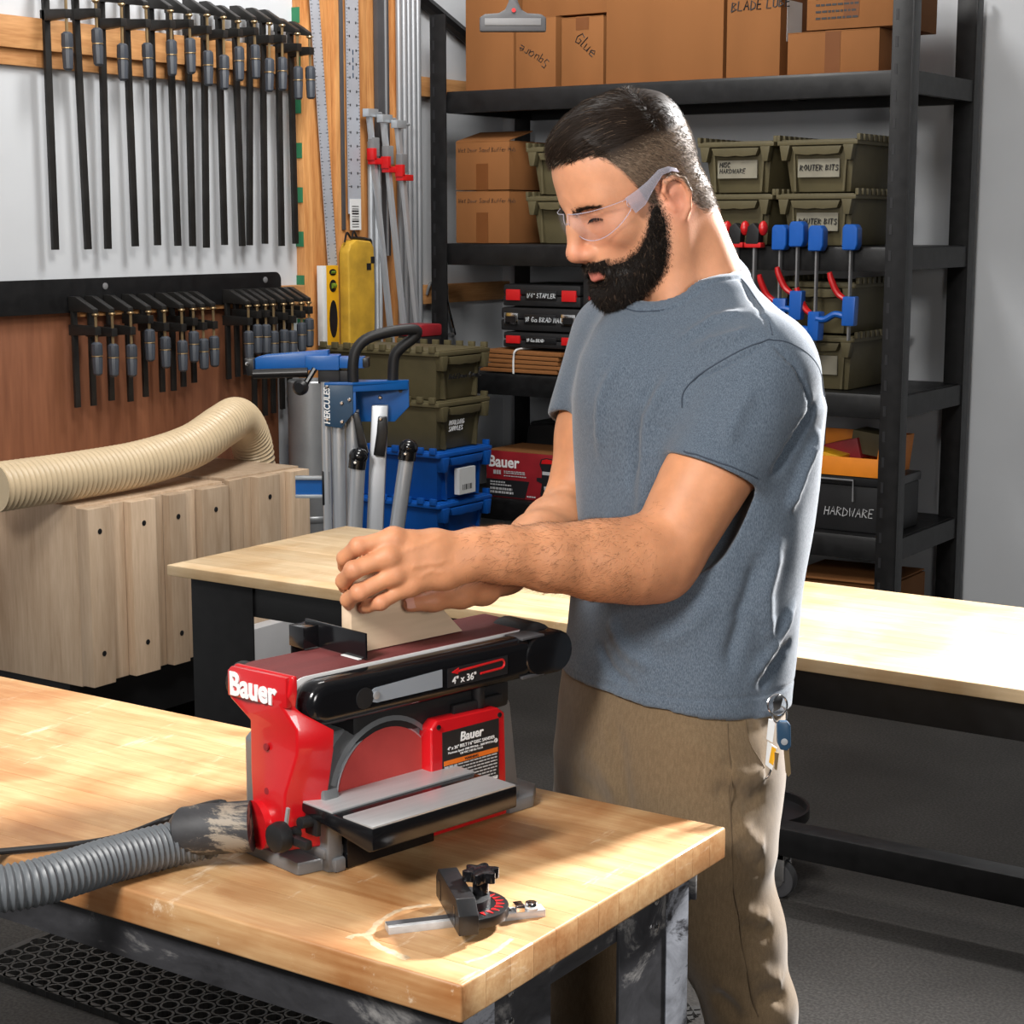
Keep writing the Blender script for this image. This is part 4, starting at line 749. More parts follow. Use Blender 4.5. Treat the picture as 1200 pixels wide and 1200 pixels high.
kb2 = G().lathe([(0.010, 0), (0.021, 0.005), (0.022, 0.018), (0.014, 0.026)], (hx(366), -0.035, hz_(451)), (-0.3, -1, 0), 16).tube([(hx(368), -0.03, hz_(450)), (hx(374), -0.025, hz_(440)), (hx(380), -0.02, hz_(430))], 0.008, 8).obj('lock_knob', 'black_plastic', sdn)
G().box((hx(354), -0.012, hz_(562)), (hx(389), 0.012, hz_(558))).box((hx(354), -0.012, hz_(584)), (hx(389), 0.012, hz_(580))).obj('lower_brace', 'matte_aluminium', sdn, bevel=0.001)
G().box((hx(354), -0.004, hz_(580)), (hx(389), 0.01, hz_(562))).obj('brace_web', 'blue_paint', sdn)
G().box((hx(386), -0.022, hz_(592)), (hx(395), 0.012, hz_(551))).obj('brace_latch', 'black_plastic', sdn, bevel=0.003)

# ================================================================== storage totes
def tote(name, label, loc, w, d, h, mat, rz=0.0, group=None, words=None, wm='black_print', card=None, lid=True):
    t = thing(name, label, 'tote', loc, rz, group)
    x, y = w / 2, d / 2; k = 0.028
    bd = G().taper((-x + 0.018, -y + 0.022, 0), (x - 0.018, y - 0.022, h - 0.034), 0.020, 0.020).obj('tub', mat, t, bevel=0.006)
    for sx in (-1, 1): G().prism([(sx * (x * 0.60), 0.004), (sx * (x * 0.60) + 0.008, 0.004), (sx * (x * 0.66) + 0.008, h - 0.04), (sx * (x * 0.66), h - 0.04)], 1, -y + 0.020, -y + 0.060).obj('rib', mat, bd)
    ld = G().box((-x, -y, h - 0.036), (x, y, h - 0.020)).obj('lid', mat, t, bevel=0.004)
    G().box((-x + 0.012, -y + 0.012, h - 0.022), (x - 0.012, y - 0.012, h - 0.0165)).obj('lid_panel', mat, ld, bevel=0.003)
    n = 10
    for i in range(n):
        q = -y + (i + 0.5) * 2 * y / n
        for sx in (-1, 1): G().box((sx * x - 0.006, q - 0.013, h - 0.022), (sx * x + 0.006, q + 0.013, h)).obj('hinge_knuckle', mat, ld, bevel=0.001)
    # grip lip and two latch legs on the front end
    G().prism([(-x * 0.62, h - 0.040), (x * 0.62, h - 0.040), (x * 0.55, h - 0.066), (x * 0.2, h - 0.070), (0, h - 0.067), (-x * 0.2, h - 0.070), (-x * 0.55, h - 0.066)], 1, -y - 0.004, -y + 0.030).obj('grip', mat, t, bevel=0.002)
    for sx in (-1, 1): G().prism([(sx * x * 0.66, h - 0.036), (sx * x * 0.92, h - 0.036), (sx * x * 0.86, h - 0.088), (sx * x * 0.74, h - 0.088)], 1, -y - 0.006, -y + 0.026).obj('latch_leg', mat, t, bevel=0.002)
    if card: G().box((-x * 0.52, -y + 0.0195, h * 0.26), (x * 0.52, -y + 0.027, h * 0.58)).obj('label_card', card, t)
    if words: scribble(words, 0.0165 if '\n' in words else 0.019, wm, t, (-x * 0.46, -y + 0.0175, h * (0.46 if '\n' in words else 0.38)), (1, 0, 0), (0, -0.1, 1), r=0.0018)
    return t
plain('olive_label', (0.20, 0.185, 0.14), 0.5, bump=0)
plain('blue_label', (0.55, 0.58, 0.6), 0.5, bump=0)
TX, TY = (-4.285 - 3.735) / 2, 5.235
tote('storage_tote', 'olive lidded tote on top of the stack beside the blue stand', (TX, TY, 1.002), 0.32, 0.55, 0.195, 'olive_plastic', R(90), 'totes stacked by the stand', 'Hold Down Clamps')
tote('storage_tote', 'olive tote marked moulding samples, second in the stack', (TX, TY, 0.822), 0.32, 0.55, 0.195, 'olive_plastic', R(90), 'totes stacked by the stand', 'MOULDING\nSAMPLES', 'white_print')
t3 = tote('storage_tote', 'blue lidded tote with a white paper label, under the olive ones', (TX, TY, 0.640), 0.33, 0.56, 0.197, 'blue_plastic', R(90), 'totes stacked by the stand')
lbx = G().box((-0.055, -0.288, 0.02), (0.045, -0.266, 0.115)).obj('shipping_label', 'paper', t3)
for i in range(7): G().box((-0.035 + i * 0.009, -0.2886, 0.035), (-0.035 + i * 0.009 + random.choice((0.003, 0.006)), -0.287, 0.055)).obj('barcode_bar', 'black_print', lbx)
tote('storage_tote', 'blue lidded tote at the foot of the stack showing above the bench', (TX, TY, 0.458), 0.33, 0.56, 0.197, 'blue_plastic', R(90), 'totes stacked by the stand')
pk_ = thing('pallet_box', 'dark crate under the tote stack hidden behind the bench', 'crate', (TX, TY, 0))
G().box((-0.26, -0.15, 0.0), (0.26, 0.15, 0.455)).obj('body', 'soft_black', pk_, bevel=0.004)
for z in (0.1, 0.3): G().box((-0.262, -0.153, z), (0.262, 0.153, z + 0.05)).obj('band', 'dark_grey', pk_, bevel=0.002)

# ================================================================== steel shelving
SX0, SX1, SY0, SY1 = -4.263, -2.29, 5.77, 6.38
sh = thing('steel_shelving', 'black steel shelving unit along the back wall', 'shelf', ((SX0 + SX1) / 2, (SY0 + SY1) / 2, 0))
ox, oy = (SX0 + SX1) / 2, (SY0 + SY1) / 2
for ix, x in enumerate((SX0, SX1 - 0.075)):
    for iy, y in enumerate((SY0 - 0.02, SY1 - 0.04)):
        lx0, ly0 = x - ox, y - oy
        p_ = G().box((lx0, ly0, 0), (lx0 + 0.075, ly0 + 0.006, 2.42)).box((lx0 + (0 if ix == 0 else 0.069), ly0, 0), (lx0 + (0.006 if ix == 0 else 0.075), ly0 + 0.06, 2.42)).obj('post', 'black_steel', sh, bevel=0.001)
        if iy == 0:
            for z in np.arange(0.1, 2.38, 0.0875): G().box((lx0 + 0.012, ly0 - 0.0008, z), (lx0 + 0.022, ly0 + 0.001, z + 0.035)).obj('slot', 'black_print', p_)
SHZ = (2.128, 1.545, 1.045, 0.55)
for z in SHZ + (0.12,):
    for y, nm in ((SY0 - 0.004, 'beam'), (SY1 - 0.03, 'rear_beam')):
        b_ = G().prism([(y - oy, z), (y - oy + 0.03, z), (y - oy + 0.03, z - 0.082), (y - oy - 0.004, z - 0.082), (y - oy - 0.004, z - 0.012)], 0, SX0 - ox + 0.07, SX1 - ox - 0.07).obj(nm, 'black_steel', sh, bevel=0.0015)
    for sx in (0.0, 1.0):
        x = SX0 + 0.004 + sx * (SX1 - SX0 - 0.034)
        G().box((x - ox, SY0 + 0.02 - oy, z - 0.075), (x - ox + 0.025, SY1 - 0.02 - oy, z - 0.002)).obj('side_beam', 'black_steel', sh)
    for f_ in (0.33, 0.66):
        x = SX0 + f_ * (SX1 - SX0); G().box((x - ox - 0.015, SY0 + 0.03 - oy, z - 0.05), (x - ox + 0.015, SY1 - 0.03 - oy, z - 0.021)).obj('cross_bar', 'black_steel', sh)
    G().box((SX0 + 0.02 - ox, SY0 + 0.004 - oy, z - 0.018), (SX1 - 0.02 - ox, SY1 - 0.006 - oy, z + 0.001)).obj('shelf_deck', 'cardboard' if z > 2 else 'black_steel', sh)

# ------------------------------------------------------------------ cardboard boxes
def carton(label, x0, x1, z0, z1, y0=5.80, d=0.36, tape=True, group=None, words=None, wpos=None, rot180=False, hgt=0.03, wm='black_print', mat='cardboard', vert=False, band=None):
    t = thing('cardboard_box', label, 'box', ((x0 + x1) / 2, y0 + d / 2, z0), 0, group); w = (x1 - x0) / 2; h = z1 - z0
    b_ = G().box((-w, -d / 2, 0), (w, d / 2, h)).obj('carton', mat, t, bevel=0.003)
    G().box((-0.001, -d / 2 - 0.0004, h), (0.001, d / 2 + 0.0004, h + 0.0008)).obj('top_seam', 'brown_tape', b_)
    G().box((-w, -d / 2, h), (w, -d / 2 + d * 0.48, h + 0.003)).obj('flap', mat, b_)
    G().box((-w, d / 2 - d * 0.48, h), (w, d / 2, h + 0.003)).obj('flap', mat, b_)
    if tape: G().box((-0.028, -d / 2 - 0.0012, h * 0.5 if not band else h * band[0]), (0.028, -d / 2, h if not band else h * band[1])).box((-0.028, -d / 2, h + 0.003), (0.028, d / 2, h + 0.004)).obj('tape', 'brown_tape', b_)
    if words:
        px, pz, dx, dz = wpos
        scribble(words, hgt, wm, b_, (px, -d / 2 - 0.001, pz), (dx, 0, dz), (-dz, 0, dx), r=hgt * (0.08 if words.isupper() else 0.05))
    return t
carton('tall plain cardboard box at the left end of the top shelf', -4.128, -3.905, 2.130, 2.62, tape=False, group='boxes on the top shelf')
carton('cardboard box with upside-down handwriting square, second on the top shelf', -3.895, -3.715, 2.130, 2.385, group='boxes on the top shelf', tape=False, words='Square', wpos=(0.062, 0.095, -0.85, 0.45), hgt=0.035)
carton('cardboard box lying on the two handwritten boxes, top shelf', -3.893, -3.50, 2.392, 2.60, d=0.42, y0=5.84, group='boxes on the top shelf')
carton('cardboard box marked glue on the top shelf', -3.690, -3.507, 2.130, 2.375, group='boxes on the top shelf', words='Glue', wpos=(-0.035, 0.165, 0.72, -0.6), hgt=0.042, band=(0.82, 1.0))
carton('largest cardboard box, in the middle of the top shelf', -3.496, -3.015, 2.130, 2.66, d=0.45, group='boxes on the top shelf', tape=False)
bx5 = carton('cardboard box marked blade lube on the top shelf', -3.002, -2.795, 2.130, 2.435, group='boxes on the top shelf', tape=False, words='BLADE LUBE', wpos=(-0.086, 0.226, 1, 0.03), hgt=0.032)
G().box((0.1036, -0.13, 0.12), (0.1048, -0.01, 0.26)).obj('white_sticker', 'paper', bx5)
carton('low taped cardboard box at the right of the top shelf', -2.766, -2.43, 2.130, 2.268, group='boxes on the top shelf', band=(0.0, 1.0))
bx7 = carton('taped cardboard box stacked on the low box of the top shelf', -2.697, -2.37, 2.275, 2.46, group='boxes on the top shelf', band=(0.2, 1.0))
g = G()
for i in range(4):
    u = -0.13
    while u < 0.02: w_ = random.uniform(0.008, 0.02); g.box((u, -0.1814, 0.10 - i * 0.022), (u + w_, -0.1800, 0.107 - i * 0.022)); u += w_ + 0.004
g.obj('printed_lines', 'black_print', bx7, smooth=False)
bA = carton('open cardboard box with a handwritten line, upper of two on the second shelf', -4.178, -3.925, 1.752, 1.935, d=0.37, group='boxes on the second shelf', words='Wet Door Sand Buffer Hub', wpos=(-0.115, 0.145, 1, 0), hgt=0.017, band=(0.0, 0.55))
fl = G().box((-0.12, -0.02, 0), (0.12, 0.16, 0.003), rot=Matrix.Rotation(R(24), 3, 'X'), piv=(0, 0.16, 0)); fl.v = [(x, y + 0.02, z + 0.21) for x, y, z in fl.v]
G().prism([(-0.18, 0.186), (-0.02, 0.225), (-0.02, 0.229), (-0.18, 0.19)], 0, -0.125, 0.125).obj('raised_flap', 'cardboard', bA)
carton('closed cardboard box with a handwritten line, lower of two on the second shelf', -4.178, -3.925, 1.548, 1.745, d=0.37, group='boxes on the second shelf', words='Wet Door Sand Buffer Hub', wpos=(-0.115, 0.155, 1, 0), hgt=0.017, band=(0.0, 0.6))

# ------------------------------------------------------------------ totes on the second and third shelf
TZ = 1.548
tt = [(-3.705, 'left column behind the head'), (-2.965, 'middle column'), (-2.652, 'right column')]
for i, (x, wh) in enumerate(tt):
    for j in (0, 1):
        lab = ['lower', 'upper'][j] + ' olive tote of the ' + wh + ', second shelf'
        wd = None if i == 0 or (i == 1 and j == 0) else ('MISC\nHARDWARE' if i == 1 else 'ROUTER BITS')
        tote('storage_tote', lab, (x, 6.02, TZ + j * 0.184), 0.30, 0.42, 0.196, 'olive_plastic', 0, 'totes on the second shelf', wd, card='olive_label' if wd else None)
tote('storage_tote', 'olive tote with a lettered card on the third shelf by the bar clamps', (-2.64, 6.02, 1.048), 0.30, 0.42, 0.205, 'olive_plastic', 0, 'totes on the third shelf', 'QUARTZ\nSAMPLES', card='olive_label')
tote('storage_tote', 'upper olive tote just right of the quick clamps, third shelf', (-2.64, 6.02, 1.244), 0.30, 0.42, 0.196, 'olive_plastic', 0, 'totes on the third shelf')

# ------------------------------------------------------------------ black tool cases on the third shelf
def flat_case(label, x0, x1, z0, z1, words, red=True, y0=5.80, d=0.34):
    t = thing('tool_case', label, 'case', ((x0 + x1) / 2, y0 + d / 2, z0), 0, 'flat black tool cases'); w = (x1 - x0) / 2; h = z1 - z0
    G().box((-w, -d / 2, 0), (w, d / 2, h * 0.48)).obj('tray', 'soft_black', t, bevel=0.008)
    G().box((-w, -d / 2, h * 0.5), (w, d / 2, h)).obj('lid', 'soft_black', t, bevel=0.012)
    G().box((-w * 0.4, -d / 2 - 0.004, h * 0.30), (w * 0.4, -d / 2 + 0.01, h * 0.72)).obj('handle', 'black_plastic', t, bevel=0.003)
    for sx in (-1, 1):
        l_ = G().box((sx * w * 0.72 - 0.032, -d / 2 - 0.006, h * 0.26), (sx * w * 0.72 + 0.032, -d / 2 + 0.01, h * 0.76)).obj('latch', 'red_plastic' if red else 'chrome', t, bevel=0.002)
        if not red: G().box((sx * w * 0.72 - 0.024, -d / 2 - 0.0075, h * 0.36), (sx * w * 0.72 + 0.024, -d / 2 - 0.005, h * 0.62)).obj('latch_plate', 'black_plastic', l_)
    scribble(words, h * 0.20, 'blue_label', t, (-w * 0.36, -d / 2 - 0.0055, h * 0.40), (1, 0, 0), (0, 0, 1), r=0.0014)
flat_case('flat black case with red latches marked stapler, top of the pile', -3.955, -3.600, 1.308, 1.392, '1/4" STAPLER')
flat_case('flat black case with chrome latches marked brad nailer', -3.965, -3.600, 1.213, 1.303, '18 Ga BRAD NAILER', red=False)
flat_case('flat black case with red latches marked brad, third in the pile', -3.955, -3.600, 1.148, 1.208, '18 Ga BRAD')
flat_case('lowest flat black case of the pile behind the bundled cardboard', -4.03, -3.63, 1.048, 1.145, '', red=False, y0=5.97, d=0.30)
cv = thing('upright_case', 'black upright tool case with red latches behind the mans chin', 'case', (-3.54, 5.95, 1.048))
G().box((-0.052, -0.15, 0), (0.0, 0.15, 0.375)).obj('half_shell', 'soft_black', cv, bevel=0.014)
G().box((0.003, -0.15, 0), (0.095, 0.15, 0.385)).obj('half_shell', 'soft_black', cv, bevel=0.014)
for z in (0.29, 0.355): G().box((-0.02, -0.158, z), (0.085, -0.146, z + 0.016)).obj('latch', 'red_plastic', cv, bevel=0.003)
bu = thing('cardboard_bundle', 'bundle of folded cardboard tied with white string on the third shelf', 'cardboard', (-3.855, 5.86, 1.048))
for i in range(5):
    dx = random.uniform(-0.012, 0.012)
    G().prism([(-0.185 + dx, 0.004 + i * 0.018), (0.175 + dx, 0.004 + i * 0.017), (0.172 + dx, 0.018 + i * 0.017), (-0.17 + dx, 0.019 + i * 0.018), (-0.187 + dx, 0.012 + i * 0.018)], 1, -0.085, 0.085).obj('folded_sheet', 'cardboard', bu, bevel=0.002)
G().tube(spline([(-0.03, -0.09, 0.0), (-0.028, -0.092, 0.06), (-0.018, -0.088, 0.092), (-0.012, 0.0, 0.094), (-0.012, 0.088, 0.092)], 5), 0.004, 6).obj('string', 'paper', bu)
# ------------------------------------------------------------------ bottom shelf
bc = thing('moulded_case', 'dark moulded tool case behind the red carton', 'case', (-3.87, 6.228, 0.552))
G().prism([(-0.19, 0.0), (0.20, 0.0), (0.17, 0.32), (0.15, 0.345), (0.04, 0.345), (0.02, 0.30), (-0.10, 0.27), (-0.17, 0.27)], 1, -0.11, 0.11).obj('shell', 'soft_black', bc, bevel=0.018, seg=3)
G().prism([(-0.19, 0.01), (0.02, 0.01), (-0.01, 0.25), (-0.04, 0.27), (-0.15, 0.26)], 1, -0.15, -0.10).obj('front_bulge', 'soft_black', bc, bevel=0.012, seg=3)
rb = thing('red_carton', 'red product carton with a router picture on the lower shelf', 'box', (-3.85, 5.93, 0.552))
G().box((-0.185, -0.13, 0), (0.180, 0.13, 0.185)).obj('carton', 'dark_red', rb, bevel=0.002)
G().box((-0.184, -0.129, 0.185), (0.179, 0.129, 0.187)).obj('carton_top', 'cardboard', rb)
yF = -0.1312
text('Bauer', 0.062, 'white_print', rb, (-0.175, yF, 0.122), (1, 0, 0), (0, 0, 1), bold=0.025, ext=0.0004)
G().prism([(-0.184, 0.004), (0.0, 0.004), (0.02, 0.072), (-0.184, 0.072)], 1, -0.1314, -0.130).obj('black_panel', 'black_print', rb)
g = G()
def print_line(x0, x1, z, h_, y=-0.1320):
    u = x0
    while u < x1: w_ = random.uniform(0.006, 0.014); g.box((u, y, z), (min(u + w_, x1), y + 0.001, z + h_)); u += w_ + 0.003
for x1, z, h_ in ((-0.095, 0.058, 0.006), (-0.065, 0.047, 0.006), (-0.06, 0.030, 0.009), (-0.055, 0.016, 0.009)): print_line(-0.165, x1, z, h_)
print_line(-0.10, 0.0, 0.104, 0.004); print_line(-0.10, 0.0, 0.097, 0.004); print_line(-0.10, 0.005, 0.086, 0.004); print_line(-0.15, -0.115, 0.092, 0.016); print_line(0.01, 0.05, 0.010, 0.006)
g.obj('fine_print', 'grey_print', rb, smooth=False)
pc = G().prism([(0.075, 0.01), (0.130, 0.01), (0.135, 0.03), (0.125, 0.055), (0.125, 0.12), (0.145, 0.155), (0.135, 0.168), (0.10, 0.172), (0.075, 0.165), (0.068, 0.145), (0.08, 0.118), (0.078, 0.092), (0.055, 0.092), (0.055, 0.078), (0.08, 0.07), (0.072, 0.03)], 1, -0.1316, -0.1305).obj('router_picture', 'black_print', rb)
G().prism([(0.082, 0.118), (0.124, 0.118), (0.124, 0.105), (0.082, 0.105)], 1, -0.1322, -0.1314).prism([(0.09, 0.06), (0.11, 0.06), (0.105, 0.045), (0.09, 0.045)], 1, -0.1322, -0.1314).obj('picture_collar', 'grey_print', pc)
G().prism([(0.076, 0.148), (0.132, 0.15), (0.13, 0.164), (0.10, 0.168), (0.08, 0.162)], 1, -0.1322, -0.1314).obj('picture_motor', 'red_plastic', pc)
g = G()
for k in range(7): g.box((0.180, -0.09, 0.012 + k * 0.014), (0.1806, -0.075, 0.022 + k * 0.014))
g.obj('side_print', 'grey_print', rb, smooth=False)
G().box((0.1796, 0.0, 0.10), (0.1806, 0.12, 0.18)).obj('side_panel', 'black_print', rb)
ob_ = thing('parts_bin', 'orange open parts bin on the lower shelf behind the mans back', 'bin', (-2.553, 5.955, 0.752))
G().box((-0.155, -0.14, 0), (0.155, 0.14, 0.006)).prism([(-0.17, 0.0), (-0.145, 0.0), (-0.15, 0.065), (-0.175, 0.065)], 1, -0.14, 0.14).prism([(0.15, 0.0), (0.165, 0.0), (0.18, 0.13), (0.165, 0.13)], 1, -0.14, 0.14).prism([(-0.16, 0.065), (0.165, 0.065), (0.165, 0.0), (-0.155, 0.0)], 1, -0.148, -0.14).box((-0.16, 0.134, 0.0), (0.165, 0.142, 0.13)).obj('bin_shell', 'orange_plastic', ob_, bevel=0.003)
G().box((-0.13, -0.11, 0.01), (0.0, 0.0, 0.075), rot=Matrix.Rotation(0.2, 3, 'Y')).obj('yellow_packet', 'yellow_plastic', ob_, bevel=0.002)
G().box((-0.09, -0.02, 0.03), (0.04, 0.10, 0.105), rot=Matrix.Rotation(-0.25, 3, 'Y')).obj('red_packet', 'dark_red', ob_, bevel=0.002)
G().box((0.0, 0.0, 0.06), (0.11, 0.12, 0.14), rot=Matrix.Rotation(0.12, 3, 'Y')).obj('olive_packet', 'olive_plastic', ob_, bevel=0.002)
hc = thing('hardware_box', 'black lidded box marked hardware under the orange bin', 'box', (-2.50, 5.962, 0.552))
G().box((-0.145, -0.14, 0), (0.15, 0.14, 0.165)).obj('tub', 'soft_black', hc, bevel=0.008)
G().box((-0.15, -0.145, 0.165), (0.155, 0.145, 0.197)).obj('lid', 'black_plastic', hc, bevel=0.006)
G().tube([(-0.135, -0.15, 0.10), (-0.135, -0.152, 0.185), (0.02, -0.152, 0.185), (0.02, -0.15, 0.11)], 0.004, 6).obj('bail', 'mid_grey', hc)
scribble('HARDWARE', 0.030, 'grey_print', hc, (-0.09, -0.142, 0.055), (1, 0, 0), (0, 0, 1), r=0.0018)
for i, (z0, z1) in enumerate(((0.552, 0.648), (0.650, 0.748))):
    wx = thing('small_carton', ['lower', 'upper'][i] + ' small white and blue carton beside the black hardware box', 'box', (-2.708, 5.93, z0), group='small cartons')
    G().box((-0.05, -0.12, 0), (0.0, 0.12, z1 - z0)).obj('white_face', 'paper', wx, bevel=0.001)
    G().box((0.0, -0.119, 0), (0.05, 0.119, z1 - z0)).obj('blue_face', 'blue_plastic', wx, bevel=0.001)
    G().box((-0.032, -0.1212, 0.02), (-0.012, -0.1195, 0.07)).obj('printed_patch', 'dark_red' if i else 'black_print', wx)
lb = thing('flat_carton', 'flat opened cardboard box on the floor shelf, right of the man', 'box', (-2.52, 5.98, 0.122))
G().box((-0.19, -0.16, 0), (0.19, 0.16, 0.255)).obj('carton', 'cardboard', lb, bevel=0.003)
G().prism([(-0.2, 0.255), (0.19, 0.262), (0.19, 0.267), (-0.2, 0.26)], 1, -0.2, 0.15).obj('flap', 'cardboard', lb)

# ------------------------------------------------------------------ one-hand clamps hanging on the second beam
def grip_clamp(label, x, zt, body, lever, turn=0.0, low=0.30, group='one-hand clamps'):
    t = thing('quick_clamp', label, 'clamp', (x, 5.722, zt), 0, group)
    G().box((-0.003, -0.010, -low - 0.10), (0.003, 0.010, 0.0)).obj('bar', 'mid_grey', t, bevel=0.001)
    G().prism([(-0.026, -0.035), (0.022, -0.035), (0.030, -0.015), (0.030, 0.038), (0.020, 0.052), (-0.018, 0.052), (-0.026, 0.040)], 1, -0.022, 0.022).obj('fixed_jaw', body, t, bevel=0.007, seg=3)
    ca, sa = math.cos(turn), math.sin(turn)
    def tr(p): return (p[0] * ca - p[1] * sa, p[0] * sa + p[1] * ca, p[2])
    h_ = G().prism([(-0.022, -low - 0.05), (0.024, -low - 0.05), (0.028, -low + 0.05), (-0.020, -low + 0.05)], 1, -0.018, 0.018); h_.v = [tr(p) for p in h_.v]
    hd = h_.obj('trigger_body', body, t, bevel=0.006)
    g1 = G().tube(spline([(-0.01, 0, -low + 0.035), (-0.045, 0, -low + 0.06), (-0.065, -0.01, -low + 0.105), (-0.070, -0.015, -low + 0.13)], 5), [0.011 + 0.004 * math.sin(math.pi * i / 15) for i in range(16)], 10, flat=0.75); g1.v = [tr(p) for p in g1.v]
    g1.obj('trigger', lever, t)
    g2 = G().tube(spline([(-0.01, 0, -low - 0.02), (-0.05, -0.004, -low - 0.012), (-0.085, -0.008, -low - 0.03), (-0.115, -0.01, -low - 0.028)], 5), [0.015] * 16, 10, flat=0.8); g2.v = [tr(p) for p in g2.v]
    g2.obj('grip', body, t)
    return t
grip_clamp('blue one-hand clamp with red trigger, leftmost of the blue ones on the beam', -2.737, 1.568, 'blue_plastic', 'red_plastic', 0.15, 0.25)
grip_clamp('blue one-hand clamp with red trigger, second of the blue ones on the beam', -2.672, 1.580, 'blue_plastic', 'red_plastic', 0.0, 0.235)
grip_clamp('blue one-hand clamp with red trigger hanging lowest, third on the beam', -2.600, 1.566, 'blue_plastic', 'red_plastic', -0.2, 0.29)
grip_clamp('blue one-hand clamp with long red trigger at the right end of the beam', -2.475, 1.570, 'blue_plastic', 'red_plastic', 0.0, 0.24)
def red_clamp(label, x, z):
    t = thing('pistol_clamp', label, 'clamp', (x, 5.722, z), 0, 'red pistol clamps')
    G().box((-0.0035, -0.011, -0.45), (0.0035, 0.011, 0.0)).obj('bar', 'mid_grey', t, bevel=0.001)
    G().prism([(-0.03, 0.0), (0.02, 0.0), (0.024, 0.05), (0.0, 0.075), (-0.024, 0.06)], 1, -0.020, 0.020).obj('jaw', 'soft_black', t, bevel=0.006)
    G().ball((0.035, -0.01, 0.055), (0.016, 0.02, 0.026), 12).obj('pad', 'red_plastic', t)
    G().box((-0.035, -0.018, -0.012), (0.03, 0.018, 0.006)).obj('base_pad', 'red_plastic', t, bevel=0.004)
    return t
for i, x in enumerate((-3.045, -2.975, -2.905, -2.835)): red_clamp(['leftmost', 'second', 'third', 'rightmost'][i] + ' red and black clamp on the beam above the mans shoulder', x, 1.553)
# ================================================================== hanging light bracket
hb = thing('lamp_hanger', 'grey steel hanger plate hanging from the ceiling at the top', 'hanger', (-2.4221, 3.5909, 2.1038), R(34))
def q_(px, py): return ((px - 600) / 500.0, (20 - py) / 500.0)
G().prism([q_(*p) for p in ((562, 37), (562, 21), (568, 17), (584, 16), (592, 12), (596, 3), (596, -6), (607, -6), (607, 3), (611, 12), (618, 16), (634, 17), (640, 21), (640, 37))], 1, -0.012, 0.012).obj('plate', 'dark_grey', hb, bevel=0.005)
G().box(q_(568, 30)[:1] + (-0.0135,) + q_(568, 30)[1:], q_(634, 22)[:1] + (-0.011,) + q_(634, 22)[1:]).obj('recess', 'mid_grey', hb, bevel=0.001)
G().lathe([(0.005, 0), (0.005, 0.003)], (q_(602, 13)[0], -0.0125, q_(602, 13)[1]), (0, -1, 0), 10).obj('red_dot', 'red_plastic', hb)
G().cyl((0.003, 0, 0.045), (0.003, 0, 3.598 - hb.location.z), 0.008).obj('rod', 'galvanised', hb)
# ================================================================== mobile base with caster on the floor at the right
mb = thing('mobile_base', 'black mobile base rail with round tray and caster on the floor', 'mobile base', (-1.845, 3.80, 0))
G().box((-0.14, 0.0, 0.115), (1.2, 0.07, 0.185)).obj('rail', 'black_steel', mb, bevel=0.006)
G().lathe([(0.135, 0.0), (0.145, 0.004), (0.145, 0.030), (0.138, 0.030), (0.136, 0.012), (0.02, 0.010)], (-0.09, 0.155, 0.145), (0, 0, 1), 40).obj('round_tray', 'black_plastic', mb)
G().box((-0.15, 0.12, 0.156), (-0.09, 0.16, 0.160), rot=Matrix.Rotation(0.5, 3, 'Z')).obj('sticker', 'paper', mb)
cs = G().cyl((0.045, 0.018, 0.046), (0.045, 0.048, 0.046), 0.046, seg=24).obj('wheel', 'dark_grey', mb, bevel=0.004)
G().lathe([(0.02, 0), (0.02, 0.004)], (0.045, 0.018, 0.046), (0, -1, 0), 16).obj('wheel_hub', 'chrome', cs)
G().box((0.020, 0.010, 0.046), (0.070, 0.016, 0.115)).box((0.020, 0.050, 0.046), (0.070, 0.056, 0.115)).box((0.020, 0.010, 0.100), (0.070, 0.056, 0.116)).obj('fork', 'chrome', mb, bevel=0.002)
cs2 = G().cyl((1.1, 0.018, 0.046), (1.1, 0.048, 0.046), 0.046, seg=24).box((1.08, 0.01, 0.046), (1.12, 0.056, 0.116)).obj('wheel', 'dark_grey', mb, bevel=0.004)
G().cyl((-0.12, 0.155, 0.046), (-0.09, 0.155, 0.046), 0.046, seg=20).box((-0.125, 0.13, 0.05), (-0.085, 0.18, 0.147)).obj('rear_caster', 'dark_grey', mb, bevel=0.003)

